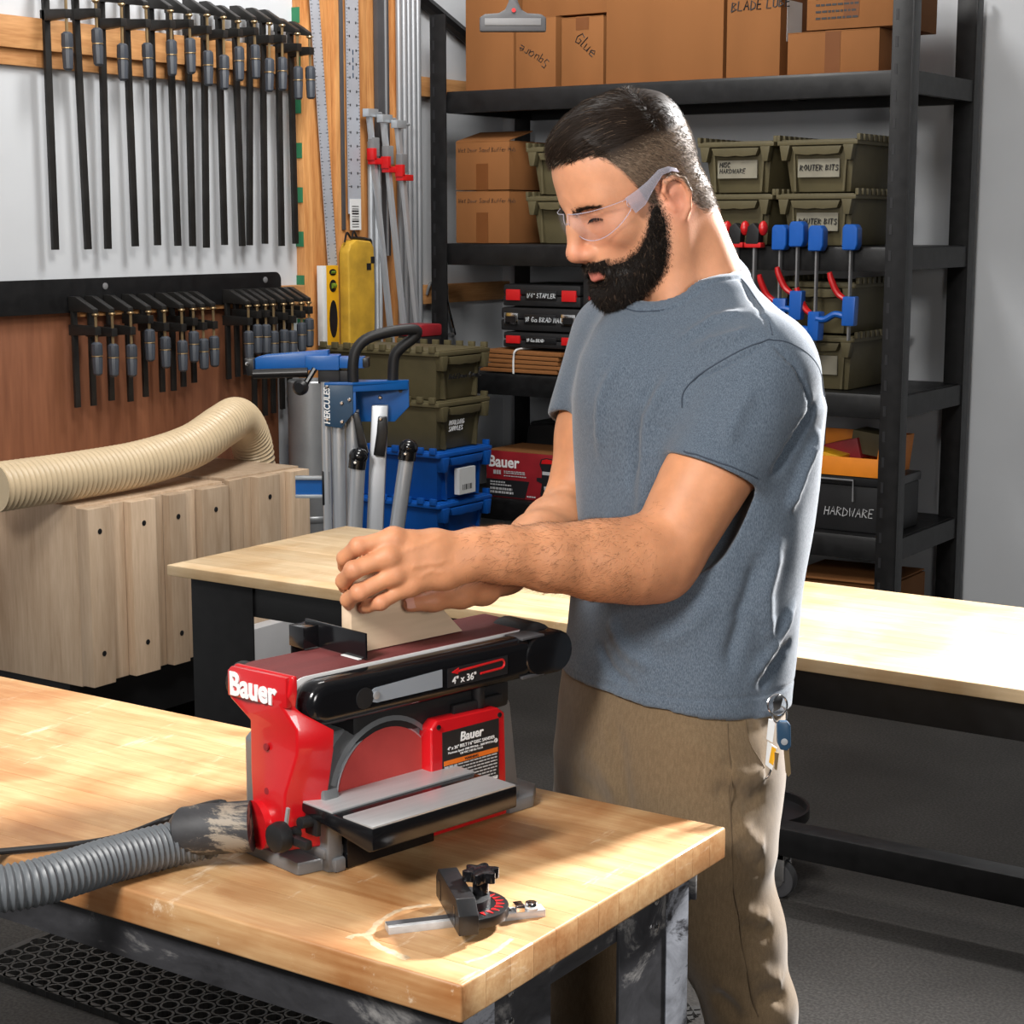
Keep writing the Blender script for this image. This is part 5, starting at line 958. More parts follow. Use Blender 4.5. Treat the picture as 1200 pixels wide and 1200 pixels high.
# ================================================================== the man: implicit surfaces meshed with surface nets
class Field:
    def __init__(s, lo, hi, h):
        s.h = h; s.lo = np.array(lo, float); n = np.ceil((np.array(hi) - s.lo) / h).astype(int) + 1
        s.ax = [(s.lo[i] + h * np.arange(n[i])).astype(np.float32) for i in range(3)]; s.d = np.full(n, 0.25, np.float32)
    def like(s):
        q = Field.__new__(Field); q.h, q.lo, q.ax = s.h, s.lo, s.ax; q.d = np.full(s.d.shape, 0.25, np.float32); return q
    def region(s, lo, hi):
        sl = []
        for i in range(3):
            a = int(np.clip(np.floor((lo[i] - s.lo[i]) / s.h), 0, len(s.ax[i]))); b = int(np.clip(np.ceil((hi[i] - s.lo[i]) / s.h) + 1, 0, len(s.ax[i])))
            sl.append(slice(a, max(a, b)))
        X = s.ax[0][sl[0]][:, None, None]; Y = s.ax[1][sl[1]][None, :, None]; Z = s.ax[2][sl[2]][None, None, :]
        return tuple(sl), X, Y, Z
    def put(s, sl, d, k, op):
        e = s.d[sl]
        if op == 'sub': d = -d
        if op == 'add':
            if k > 0: h = np.maximum(k - np.abs(e - d), 0) / k; s.d[sl] = np.minimum(e, d) - h * h * k * 0.25
            else: s.d[sl] = np.minimum(e, d)
        else:
            if k > 0: h = np.maximum(k - np.abs(e - d), 0) / k; s.d[sl] = np.maximum(e, d) + h * h * k * 0.25
            else: s.d[sl] = np.maximum(e, d)
    def cap(s, a, b, ra, rb=None, k=0.01, op='add', sx=1.0):
        rb = ra if rb is None else rb; a = np.array(a, np.float32); b = np.array(b, np.float32); m = max(ra, rb) + 2 * k + 0.012
        sl, X, Y, Z = s.region(np.minimum(a, b) - m, np.maximum(a, b) + m)
        ab = b - a; L = float(ab @ ab) + 1e-12
        t = np.clip(((X - a[0]) * ab[0] + (Y - a[1]) * ab[1] + (Z - a[2]) * ab[2]) / L, 0, 1)
        d = np.sqrt((X - a[0] - t * ab[0]) ** 2 + (Y - a[1] - t * ab[1]) ** 2 + (Z - a[2] - t * ab[2]) ** 2) - (ra + t * (rb - ra))
        s.put(sl, d, k, op); return s
    def chain(s, pts, rs, k=0.01, op='add'):
        for i in range(len(pts) - 1): s.cap(pts[i], pts[i + 1], rs[i], rs[i + 1], k, op)
        return s
    def ell(s, c, r, k=0.01, op='add', R3=None):
        """ellipsoid; rows of R3 are its own axes"""
        c = np.array(c, np.float32); r = np.array(r, np.float32); m = r.max() + 2 * k + 0.012
        sl, X, Y, Z = s.region(c - m, c + m); x, y, z = X - c[0], Y - c[1], Z - c[2]
        if R3 is not None: x, y, z = [q[0] * x + q[1] * y + q[2] * z for q in np.array(R3, np.float32)]
        k0 = np.sqrt((x / r[0]) ** 2 + (y / r[1]) ** 2 + (z / r[2]) ** 2); k1 = np.sqrt((x / r[0] ** 2) ** 2 + (y / r[1] ** 2) ** 2 + (z / r[2] ** 2) ** 2) + 1e-9
        s.put(sl, k0 * (k0 - 1) / k1, k, op); return s
    def plane(s, p, n, k=0.004):
        """keep only the side the normal points away from"""
        n = np.array(n, np.float32); n /= np.linalg.norm(n)
        d = (s.ax[0][:, None, None] - p[0]) * n[0] + (s.ax[1][None, :, None] - p[1]) * n[1] + (s.ax[2][None, None, :] - p[2]) * n[2]
        s.put((slice(None),) * 3, d, k, 'max'); return s
    def mesh(s, smooth=2):
        d = s.d; ins = d < 0; n = d.shape
        c = ins[:-1, :-1, :-1].astype(np.int8)
        acc = np.zeros(tuple(q - 1 for q in n), np.int8)
        for i in (0, 1):
            for j in (0, 1):
                for k in (0, 1): acc += ins[i:n[0] - 1 + i, j:n[1] - 1 + j, k:n[2] - 1 + k]
        act = np.argwhere((acc > 0) & (acc < 8)); idx = -np.ones(acc.shape, np.int64); idx[tuple(act.T)] = np.arange(len(act))
        P = np.zeros((len(act), 3)); C = np.zeros(len(act))
        cor = [(i, j, k) for i in (0, 1) for j in (0, 1) for k in (0, 1)]
        for a in cor:
            for ax in range(3):
                if a[ax]: continue
                b = list(a); b[ax] = 1
                da = d[tuple((act + a).T)]; db = d[tuple((act + b).T)]; m = (da < 0) != (db < 0)
                t = np.where(m, da / np.where(m, da - db, 1), 0); p = np.tile(np.array(a, float), (len(act), 1)); p[:, ax] += t
                P[m] += p[m]; C[m] += 1
        V = s.lo + (act + P / C[:, None]) * s.h
        F = []
        for ax in range(3):
            u, v = [(1, 2), (2, 0), (0, 1)][ax]
            lo_ = [slice(None)] * 3; hi_ = [slice(None)] * 3; lo_[ax] = slice(0, -1); hi_[ax] = slice(1, None)
            for q in (u, v): lo_[q] = slice(1, -1); hi_[q] = slice(1, -1)
            A = ins[tuple(lo_)]; B = ins[tuple(hi_)]
            e = np.argwhere(A != B); fl = A[tuple(e.T)]
            base = e.copy(); base[:, u] += 1; base[:, v] += 1
            def at_(du, dv):
                q = base.copy(); q[:, u] -= du; q[:, v] -= dv; return idx[tuple(q.T)]
            qd = np.stack([at_(1, 1), at_(0, 1), at_(0, 0), at_(1, 0)], 1)
            qd[~fl] = qd[~fl][:, ::-1]; F.append(qd)
        F = np.concatenate(F); F = F[(F >= 0).all(1)]
        for _ in range(smooth): V = relax(V, F, 0.5)
        return V, F
def relax(V, F, w):
    E = np.concatenate([F[:, [0, 1]], F[:, [1, 2]], F[:, [2, 3]], F[:, [3, 0]]]); S = np.zeros_like(V); N = np.zeros(len(V))
    for c in range(3): S[:, c] = np.bincount(E[:, 0], V[E[:, 1], c], len(V)) + np.bincount(E[:, 1], V[E[:, 0], c], len(V))
    N = np.bincount(E[:, 0], minlength=len(V)) + np.bincount(E[:, 1], minlength=len(V))
    return V + w * (S / np.maximum(N, 1)[:, None] - V)
def normals(V, F):
    n = np.cross(V[F[:, 2]] - V[F[:, 0]], V[F[:, 3]] - V[F[:, 1]]); N = np.zeros_like(V)
    for j in range(4):
        for c in range(3): N[:, c] += np.bincount(F[:, j], n[:, c], len(V))
    return N / (np.linalg.norm(N, axis=1, keepdims=True) + 1e-12)
def vnoise(P, scale, seed=0):
    Q = np.asarray(P) * scale + seed * 17.3; i = np.floor(Q).astype(np.int64); f = Q - i; f = f * f * (3 - 2 * f)
    def hsh(a, b, c):
        n = (a * 374761393 + b * 668265263 + c * 2147483647 + seed * 1274126177) & 0xffffffff; n = ((n ^ (n >> 13)) * 1274126177) & 0xffffffff
        return ((n ^ (n >> 16)) & 0xffff) / 65535.0
    r = 0
    for a in (0, 1):
        for b in (0, 1):
            for c in (0, 1):
                w = (f[:, 0] if a else 1 - f[:, 0]) * (f[:, 1] if b else 1 - f[:, 1]) * (f[:, 2] if c else 1 - f[:, 2])
                r = r + w * hsh(i[:, 0] + a, i[:, 1] + b, i[:, 2] + c)
    return r
def fast_mesh(name, V, F, mat, parent=None, col=None, smooth=True):
    me = bpy.data.meshes.new(name); V = np.asarray(V, np.float32); F = np.asarray(F, np.int32); k = F.shape[1]
    me.vertices.add(len(V)); me.vertices.foreach_set('co', V.ravel()); me.loops.add(F.size); me.loops.foreach_set('vertex_index', F.ravel())
    me.polygons.add(len(F)); me.polygons.foreach_set('loop_start', np.arange(0, F.size, k, dtype=np.int32)); me.polygons.foreach_set('loop_total', np.full(len(F), k, np.int32))
    me.update(calc_edges=True); me.validate()
    if col is not None:
        a = me.color_attributes.new('tint', 'FLOAT_COLOR', 'POINT'); a.data.foreach_set('color', np.concatenate([col, np.ones((len(col), 1))], 1).astype(np.float32).ravel())
    me.materials.append(MATS[mat])
    if smooth: me.shade_smooth()
    return link(name, me, parent)
def seg_dist(P, pts):
    """distance of points to a polyline, and how far along it they are"""
    best = np.full(len(P), 9.0); par = np.zeros(len(P)); pts = np.asarray(pts, float); n = len(pts) - 1
    for i in range(n):
        a, b = pts[i], pts[i + 1]; ab = b - a; t = np.clip(((P - a) @ ab) / (ab @ ab + 1e-12), 0, 1); d = np.linalg.norm(P - a - t[:, None] * ab, axis=1)
        m = d < best; best[m] = d[m]; par[m] = (i + t[m]) / n
    return best, par
def snap(V, pts, n=10):
    p = np.array([tuple(q) for q in spline(pts, n)] if len(pts) > 2 else [np.array(pts[0]) + (np.array(pts[1]) - np.array(pts[0])) * i / n for i in range(n + 1)])
    return np.array([V[np.argmin(((V - q) ** 2).sum(1))] for q in p])
def folds(V, F, strokes):
    """press creases (negative) or raise ridges along strokes that are first laid onto the surface"""
    N = normals(V, F); D = np.zeros(len(V))
    for pts, w, amp in strokes:
        d, t = seg_dist(V, snap(V, pts)); D += amp * np.exp(-(d / w) ** 2) * np.clip(np.sin(np.pi * np.clip(t, 0.02, 0.98)) * 1.6, 0, 1)
    return V + N * D[:, None]
def strands(P, Dv, L, r, seg=3, droop=None, rng=None):
    """tapering three-sided hairs"""
    n = len(P); Dv = Dv / (np.linalg.norm(Dv, axis=1, keepdims=True) + 1e-9)
    ref = np.where(np.abs(Dv[:, 2:3]) > 0.9, np.array([[1.0, 0, 0]]), np.array([[0, 0, 1.0]])); A = np.cross(Dv, ref); A /= np.linalg.norm(A, axis=1, keepdims=True) + 1e-9; B = np.cross(Dv, A)
    V = []
    for i in range(seg + 1):
        t = i / seg; c = P + Dv * (L * t)[:, None]
        if droop is not None: c = c + droop * ((L * t * t)[:, None])
        rr = (r * (1 - 0.85 * t))[:, None]
        for k in range(3):
            a = 2 * math.pi * k / 3; V.append(c + (A * math.cos(a) + B * math.sin(a)) * rr)
    V = np.stack(V, 1); m = 3 * (seg + 1); fs = []
    for i in range(seg):
        for k in range(3): fs.append((i * 3 + k, i * 3 + (k + 1) % 3, i * 3 + 3 + (k + 1) % 3, i * 3 + 3 + k))
    Fm = (np.arange(n) * m)[:, None, None] + np.array(fs)[None]; return V.reshape(-1, 3), Fm.reshape(-1, 4)
def join(parts):
    Vs, Fs, Cs, o = [], [], [], 0
    for q in parts:
        Vs.append(q[0]); Fs.append(q[1] + o); o += len(q[0])
        if len(q) > 2: Cs.append(q[2])
    return np.concatenate(Vs), np.concatenate(Fs), (np.concatenate(Cs) if Cs else None)
def tinted(name, rough, sss=0.0, bump=0.1, bscale=600, var=0.1, vscale=60, spec=0.5, coat=0.0, fine=None):
    m, N, L, b = new_mat(name); at_ = N.new('ShaderNodeAttribute'); at_.attribute_name = 'tint'
    tc = N.new('ShaderNodeTexCoord'); n = N.new('ShaderNodeTexNoise'); n.inputs['Scale'].default_value = vscale; n.inputs['Detail'].default_value = 6; L.new(tc.outputs['Object'], n.inputs['Vector'])
    mr = N.new('ShaderNodeMapRange'); mr.inputs[1].default_value = 0.25; mr.inputs[2].default_value = 0.75; mr.inputs[3].default_value = 1 - var; mr.inputs[4].default_value = 1 + var; L.new(n.outputs['Fac'], mr.inputs[0])
    mx = N.new('ShaderNodeVectorMath'); mx.operation = 'SCALE'; L.new(at_.outputs['Color'], mx.inputs[0]); L.new(mr.outputs[0], mx.inputs['Scale']); L.new(mx.outputs[0], b.inputs['Base Color'])
    b.inputs['Roughness'].default_value = rough; b.inputs['Specular IOR Level'].default_value = spec
    if sss: b.inputs['Subsurface Weight'].default_value = sss; b.inputs['Subsurface Radius'].default_value = (0.006, 0.002, 0.001); b.inputs['Subsurface Scale'].default_value = 1.0
    if bump:
        n2 = N.new('ShaderNodeTexNoise'); n2.inputs['Scale'].default_value = bscale; n2.inputs['Detail'].default_value = 4; L.new(tc.outputs['Object'], n2.inputs['Vector'])
        bp = N.new('ShaderNodeBump'); bp.inputs['Strength'].default_value = bump; bp.inputs['Distance'].default_value = 0.001; L.new(n2.outputs['Fac'], bp.inputs['Height']); L.new(bp.outputs[0], b.inputs['Normal'])
    return m
tinted('skin', 0.52, sss=0.12, bump=0.25, bscale=420, var=0.10, vscale=45, spec=0.38)
tinted('hair', 0.5, bump=0, var=0.05, spec=0.14)
def cloth(name, c1, c2, scale=900, rough=0.85, bump=0.35):
    m, N, L, b = new_mat(name); tc = N.new('ShaderNodeTexCoord')
    n = N.new('ShaderNodeTexNoise'); n.inputs['Scale'].default_value = scale; n.inputs['Detail'].default_value = 3; L.new(tc.outputs['Object'], n.inputs['Vector'])
    mp = N.new('ShaderNodeMapping'); mp.inputs['Scale'].default_value = (1, 1, 0.25); L.new(tc.outputs['Object'], mp.inputs[0])
    n2 = N.new('ShaderNodeTexNoise'); n2.inputs['Scale'].default_value = scale * 0.35; n2.inputs['Detail'].default_value = 4; L.new(mp.outputs[0], n2.inputs['Vector'])
    ad = N.new('ShaderNodeMath'); ad.operation = 'ADD'; L.new(n.outputs['Fac'], ad.inputs[0]); L.new(n2.outputs['Fac'], ad.inputs[1])
    cr = N.new('ShaderNodeValToRGB'); cr.color_ramp.elements[0].position = 0.40; cr.color_ramp.elements[1].position = 0.62
    hf = N.new('ShaderNodeMath'); hf.operation = 'MULTIPLY'; hf.inputs[1].default_value = 0.5; L.new(ad.outputs[0], hf.inputs[0]); L.new(hf.outputs[0], cr.inputs[0])
    cr.color_ramp.elements[0].color = c1 + (1,); cr.color_ramp.elements[1].color = c2 + (1,); L.new(cr.outputs[0], b.inputs['Base Color'])
    b.inputs['Roughness'].default_value = rough; b.inputs['Sheen Weight'].default_value = 0.25; b.inputs['Specular IOR Level'].default_value = 0.2
    bp = N.new('ShaderNodeBump'); bp.inputs['Strength'].default_value = bump; bp.inputs['Distance'].default_value = 0.0008; L.new(n.outputs['Fac'], bp.inputs['Height']); L.new(bp.outputs[0], b.inputs['Normal'])
cloth('heather_blue', (0.044, 0.061, 0.086), (0.126, 0.158, 0.198), 2800)
cloth('khaki_twill', (0.122, 0.082, 0.044), (0.160, 0.110, 0.062), 900, bump=0.2)
A3 = np.array
rng = np.random.default_rng(11)

# ---- frames
hyaw, hpitch = R(25), R(27)
left_img = A3((-0.829, -0.559, 0)); to_cam = A3((0.559, -0.829, 0)); ZU = A3((0, 0, 1.0))
hh = left_img * math.cos(hyaw) + to_cam * math.sin(hyaw); hl = A3((-hh[1], hh[0], 0))
hf_ = hh * math.cos(hpitch) - ZU * math.sin(hpitch); ht = ZU * math.cos(hpitch) + hh * math.sin(hpitch)
HR = np.stack([hf_, hl, ht])                                   # rows: forward, left, top
HO = A3((-1.2029, 2.1662, 1.6723)) - HR.T @ A3((-0.012, 0.078, 0.004))
def to_head(p): return HR @ (A3(p) - HO)
def from_head(V): return V @ HR + HO
BF = A3((-0.293, -0.956, 0)); BL = A3((0.956, -0.293, 0))

person = thing('person', 'man in a blue grey t-shirt and khaki trousers bending over the sander', 'person', (-1.17, 2.16, 0))
inv = Matrix.Translation((1.17, -2.16, 0))
def to_person(o): o.matrix_parent_inverse = inv; return o

# ---- head and neck
nb = to_head((-1.2115, 2.2529, 1.5206)); nb2 = to_head((-1.2077, 2.2639, 1.4382))
Hd = Field((-0.16, -0.16, -0.30), (0.16, 0.12, 0.16), 0.0019)
Hd.ell((-0.010, 0, 0.052), (0.099, 0.0765, 0.082), 0)
Hd.ell((0.030, 0, 0.060), (0.062, 0.062, 0.066), 0.04)
Hd.ell((0.042, 0, -0.022), (0.050, 0.054, 0.082), 0.04)
for s_ in (1, -1):
    Hd.chain([(0.004, 0.056 * s_, -0.030), (0.022, 0.052 * s_, -0.062), (0.072, 0.020 * s_, -0.096)], [0.020, 0.020, 0.020], 0.03)
    Hd.ell((0.060, 0.042 * s_, -0.014), (0.022, 0.022, 0.020), 0.03)
    Hd.cap((0.084, 0.006 * s_, 0.032), (0.070, 0.043 * s_, 0.034), 0.0125, 0.011, 0.022)
    Hd.ell((0.104, 0.033 * s_, 0.014), (0.020, 0.019, 0.013), 0.016, 'sub')
    Hd.ell((0.073, 0.0325 * s_, 0.013), (0.0135, 0.0155, 0.0125), 0.004)
    Hd.cap((0.0835, 0.021 * s_, 0.017), (0.076, 0.046 * s_, 0.016), 0.0042, 0.0042, 0.006)      # upper lid
    Hd.cap((0.0830, 0.022 * s_, 0.004), (0.075, 0.045 * s_, 0.006), 0.0035, 0.0035, 0.008)      # lower lid
Hd.chain([(0.088, 0, 0.030), (0.104, 0, 0.005), (0.119, 0, -0.022)], [0.0085, 0.0090, 0.0115], 0.016)
Hd.ell((0.1185, 0, -0.0275), (0.0125, 0.0125, 0.0105), 0.008)
Hd.ell((0.086, 0, -0.052), (0.022, 0.030, 0.026), 0.025)
for s_ in (1, -1):
    Hd.ell((0.103, 0.0125 * s_, -0.033), (0.0125, 0.0085, 0.0088), 0.007)
    Hd.ell((0.110, 0.0075 * s_, -0.0415), (0.0065, 0.0035, 0.0040), 0.002, 'sub')
    Hd.cap((0.1060, 0.002 * s_, -0.0590), (0.0930, 0.0235 * s_, -0.0640), 0.0056, 0.0040, 0.005)
    Hd.cap((0.1045, 0.002 * s_, -0.0695), (0.0930, 0.0215 * s_, -0.0660), 0.0064, 0.0042, 0.005)
Hd.ell((0.084, 0, -0.098), (0.023, 0.026, 0.020), 0.03)
Hd.ell((0.102, 0, -0.082), (0.010, 0.020, 0.006), 0.012, 'sub')
Hd.cap((-0.030, 0, -0.015), nb, 0.057, 0.060, 0.045)
Hd.cap(nb, nb2, 0.060, 0.075, 0.03)
for s_ in (1, -1):
    Hd.cap((-0.022, 0.052 * s_, -0.030), to_head(A3((-1.2032, 2.1835, 1.5116)) + BL * 0.03 * (s_ - 1) * 1.2), 0.018, 0.016, 0.035)
    Hd.cap((-0.060, 0.030 * s_, -0.030), nb + A3((-0.03, 0.035 * s_, -0.02)), 0.030, 0.036, 0.03)
    # ear
    e0 = A3((-0.010, 0.0735 * s_, -0.012))
    ER = A3([(0.94, -0.30 * s_, 0.16), (0.32, 0.94 * s_, 0.05), (-0.17, 0.0, 0.98)]); ER = A3([q / np.linalg.norm(q) for q in ER])
    Hd.ell(e0 + A3((-0.004, 0.006 * s_, 0.002)), (0.0175, 0.0070, 0.031), 0.006, 'add', ER)
    hel = [(0.006, 0.008, 0.006), (0.010, 0.010, 0.020), (0.004, 0.0125, 0.031), (-0.010, 0.016, 0.032), (-0.020, 0.018, 0.022), (-0.022, 0.017, 0.004), (-0.014, 0.013, -0.016), (-0.003, 0.009, -0.026)]
    Hd.chain([e0 + A3((a, b * s_, c)) for a, b, c in hel], [0.0030, 0.0034, 0.0040, 0.0042, 0.0042, 0.0038, 0.0040, 0.0048], 0.003)
    Hd.ell(e0 + A3((-0.002, 0.0150 * s_, 0.000)), (0.0075, 0.0045, 0.0105), 0.004, 'sub')
    Hd.cap(e0 + A3((0.008, 0.006 * s_, -0.002)), e0 + A3((0.006, 0.008 * s_, -0.009)), 0.0042, 0.0036, 0.004)
HV, HF = Hd.mesh(2); HN = normals(HV, HF)
f, s0, t = HV.T; s1 = np.abs(s0)
# scalp hair line: height above which hair grows, as a function of the position front to back
hl_f = [-0.13, -0.075, -0.050, -0.036, -0.026, -0.010, 0.004, 0.010, 0.020, 0.030, 0.040, 0.052, 0.064, 0.080, 0.12]
hl_t = [-0.064, -0.058, -0.048, -0.026, 0.012, 0.022, 0.016, -0.010, -0.004, 0.030, 0.054, 0.079, 0.090, 0.094, 0.098]
def hair_mask(f, s1, t): 
    front = np.interp(f, hl_f, hl_t); mid = np.interp(s1, [0, 0.035, 0.055, 0.08], [0.094, 0.096, 0.10, 0.10])
    return t - np.where(f > 0.058, np.maximum(front, np.minimum(mid, 0.094)), front)
def beard_mask(f, s1, t):
    """positive where the beard grows"""
    up = np.interp(f, [0.0, 0.010, 0.022, 0.040, 0.060, 0.075, 0.095, 0.13], [-0.005, 0.000, -0.004, -0.030, -0.050, -0.056, -0.052, -0.0425])
    m = np.minimum(up - t, (f - np.interp(t, [-0.14, -0.11, -0.09, -0.06, -0.03, 0.0], [0.090, 0.060, 0.040, 0.024, 0.010, 0.006])))
    m = np.minimum(m, t + 0.135)
    lips = 1.0 - ((s1 / 0.0245) ** 2 + ((t + 0.0655) / 0.0105) ** 2)
    m = np.where((f > 0.080) & (lips > 0), -0.01, m)
    mo = (f > 0.080) & (s1 < 0.034) & (t < -0.0445 + 0 * f) & (t > -0.0575 - 0.30 * s1) & (lips < 0.15)
    m = np.where(mo, np.maximum(m, 0.012 * (1 - (s1 / 0.036) ** 3) - 0.001), m)
    ph = (f > 0.10) & (s1 < 0.004) & (t > -0.052)
    return np.where(ph, m * 0.3, m)
hm = hair_mask(f, s1, t); bm_ = beard_mask(f, s1, t)
SK = A3((0.58, 0.270, 0.148))
col = np.tile(SK, (len(HV), 1))
def tintmix(w, c): 
    global col
    col = col * (1 - w[:, None]) + A3(c) * w[:, None]
g_ = lambda c, r: np.exp(-(((HV - A3(c)) / A3(r)) ** 2).sum(1))
tintmix(0.55 * g_((0.118, 0, -0.026), (0.018, 0.022, 0.016)), (0.58, 0.20, 0.13))
for s_ in (1, -1):
    tintmix(0.40 * g_((0.075, 0.04 * s_, -0.020), (0.025, 0.02, 0.02)), (0.58, 0.22, 0.14))
    tintmix(0.60 * g_((-0.010, 0.086 * s_, -0.012), (0.022, 0.014, 0.034)), (0.60, 0.21, 0.14))
    tintmix(0.45 * g_((0.088, 0.033 * s_, 0.008), (0.012, 0.016, 0.012)), (0.36, 0.16, 0.11))
lipw = np.clip(1.25 - ((s1 / 0.0215) ** 2 + ((t + 0.0645) / 0.0098) ** 2), 0, 0.35) / 0.35 * (f > 0.085)
tintmix(0.8 * lipw, (0.46, 0.13, 0.115))
tintmix(0.75 * np.clip(hm / 0.010 + 0.25, 0, 1) * (np.clip(0.10 - np.abs(f) * 0, 0, 1) > 0), (0.085, 0.058, 0.045))
tintmix(0.72 * np.clip(bm_ / 0.016 + 0.30, 0, 1), (0.060, 0.040, 0.032))
# stubble below the jaw, on the neck
tintmix(0.30 * np.clip(1 - np.abs(t + 0.15) / 0.05, 0, 1) * (f > 0.0), (0.20, 0.11, 0.08))

# ---- arms and hands (world space)
S_L, E_L, W_L = A3((-1.0565, 2.1836, 1.4439)), A3((-1.1363, 2.0302, 1.1840)), A3((-1.2623, 1.7881, 1.2242))
def px3(*a): return A3(a)
arm = Field(np.minimum.reduce([S_L, E_L, A3((-1.3899, 1.6825, 1.1552))]) - 0.065, np.maximum.reduce([S_L, E_L, A3((-1.2983, 1.7020, 1.1894)), A3((-1.3421, 1.6587, 1.2442))]) + 0.065, 0.0019)
arm.chain([S_L, S_L * 0.55 + E_L * 0.45, S_L * 0.12 + E_L * 0.88], [0.050, 0.056, 0.050], 0.03)
arm.chain([S_L * 0.35 + E_L * 0.65 + ZU * 0.004, E_L], [0.053, 0.0415], 0.02)
fa = [E_L * (1 - q) + W_L * q for q in (0, 0.16, 0.36, 0.62, 0.86, 1.0)]
fa[0] = fa[0] + A3((0, 0, -0.002)); fa[1] = fa[1] + A3((0, 0, 0.001))
arm.chain(fa, [0.0425, 0.0480, 0.0450, 0.0375, 0.0305, 0.0280], 0.03)
arm.cap(E_L * 0.95 + W_L * 0.05 + ZU * 0.022, E_L * 0.55 + W_L * 0.45 + ZU * 0.012, 0.030, 0.022, 0.03)
mcp = [A3((-1.3189, 1.6976, 1.2502)), A3((-1.3173, 1.6850, 1.2301)), A3((-1.3129, 1.6908, 1.2076)), A3((-1.3034, 1.7088, 1.1919))]
pip = [A3((-1.3471, 1.6649, 1.2427)), A3((-1.3447, 1.6515, 1.2157)), A3((-1.3400, 1.6565, 1.1881)), A3((-1.3236, 1.6770, 1.1738))]
dip = [A3((-1.3708, 1.6674, 1.2251)), A3((-1.3667, 1.6601, 1.1982)), A3((-1.3628, 1.6630, 1.1748)), A3((-1.3435, 1.6770, 1.1672))]
tip = [A3((-1.3870, 1.6853, 1.2099)), A3((-1.3839, 1.6825, 1.1850)), A3((-1.3733, 1.6774, 1.1656)), A3((-1.3574, 1.6859, 1.1607))]
rad = [(0.0125, 0.0105, 0.0096, 0.0080), (0.0128, 0.0108, 0.0098, 0.0082), (0.0120, 0.0102, 0.0093, 0.0078), (0.0108, 0.0090, 0.0082, 0.0070)]
hand = arm
cmc = [W_L + (m_ - mcp[1]) * 0.30 for m_ in mcp]
for i in range(4): hand.chain([cmc[i], (cmc[i] + mcp[i]) / 2, mcp[i]], [0.0180, 0.0155, 0.0126], 0.014)
for i in range(3): hand.cap((cmc[i] + cmc[i + 1]) / 2, (mcp[i] * 0.75 + cmc[i] * 0.25 + mcp[i + 1] * 0.75 + cmc[i + 1] * 0.25) / 2, 0.0165, 0.0105, 0.014)
hand.cap(W_L, (cmc[3] + mcp[3]) / 2, 0.020, 0.013, 0.02)
for i in range(4): hand.cap(mcp[i], mcp[i], 0.0128, 0.0128, 0.006)
fing = []
for i in range(4):
    a, b, c, d = rad[i]
    q = hand.like()
    q.cap(mcp[i], pip[i], a * 0.96, b, 0.0); q.cap(pip[i], pip[i], b * 1.06, b * 1.06, 0.003); q.cap(pip[i], dip[i], b, c, 0.004); q.cap(dip[i], tip[i], c, d, 0.004)
    fing.append(q.d)
fd = fing[0]
for q in fing[1:]:
    k = 0.0022; h_ = np.maximum(k - np.abs(fd - q), 0) / k; fd = np.minimum(fd, q) - h_ * h_ * k * 0.25
k = 0.009; h_ = np.maximum(k - np.abs(hand.d - fd), 0) / k; hand.d = np.minimum(hand.d, fd) - h_ * h_ * k * 0.25
hand.chain([cmc[0], A3((-1.3123, 1.7648, 1.2150)), A3((-1.3588, 1.7640, 1.2026)), A3((-1.3846, 1.7445, 1.1919))], [0.018, 0.016, 0.0125, 0.0105], 0.014)   # thumb behind the block
AV, AF = arm.mesh(2)
def vein(V, F, strokes): return folds(V, F, strokes)
AV = vein(AV, AF, [([(-1.2809, 1.7491, 1.2453), (-1.2884, 1.7068, 1.2424), (-1.2990, 1.6867, 1.2381)], 0.0035, 0.0010), ([(-1.2701, 1.7518, 1.2215), (-1.2778, 1.7096, 1.2199), (-1.2884, 1.6894, 1.2157)], 0.0035, 0.0009),
                   ([(-1.2775, 1.7441, 1.2081), (-1.2726, 1.7111, 1.2097), (-1.2769, 1.6944, 1.2015)], 0.003, 0.0008), ([(-1.3382, 1.6507, 1.2520), (-1.3345, 1.6508, 1.2399)], 0.0012, -0.0006), ([(-1.3416, 1.6430, 1.2247), (-1.3370, 1.6434, 1.2106)], 0.0012, -0.0006), ([(-1.3332, 1.6434, 1.1974), (-1.3279, 1.6446, 1.1853)], 0.0012, -0.0006)])
AV = vein(AV, AF, [([(-1.1494, 1.8956, 1.2281), (-1.1874, 1.8360, 1.2418), (-1.2197, 1.7896, 1.2412)], 0.006, 0.0012), ([(-1.1791, 1.9243, 1.1651), (-1.2079, 1.8483, 1.1879), (-1.2258, 1.7798, 1.2122)], 0.007, -0.0014)])
def skin_col(V, base=SK, red=None):
    n1 = vnoise(V, 40, 3)[:, None]; c = np.tile(base, (len(V), 1)) * (0.93 + 0.14 * n1)
    if red is not None:
        for p, r, w in red:
            g = w * np.exp(-((V - p) ** 2).sum(1) / r ** 2); c = c * (1 - g[:, None]) + A3((0.52, 0.19, 0.125)) * g[:, None]
    return c
SKA = A3((0.55, 0.245, 0.120))
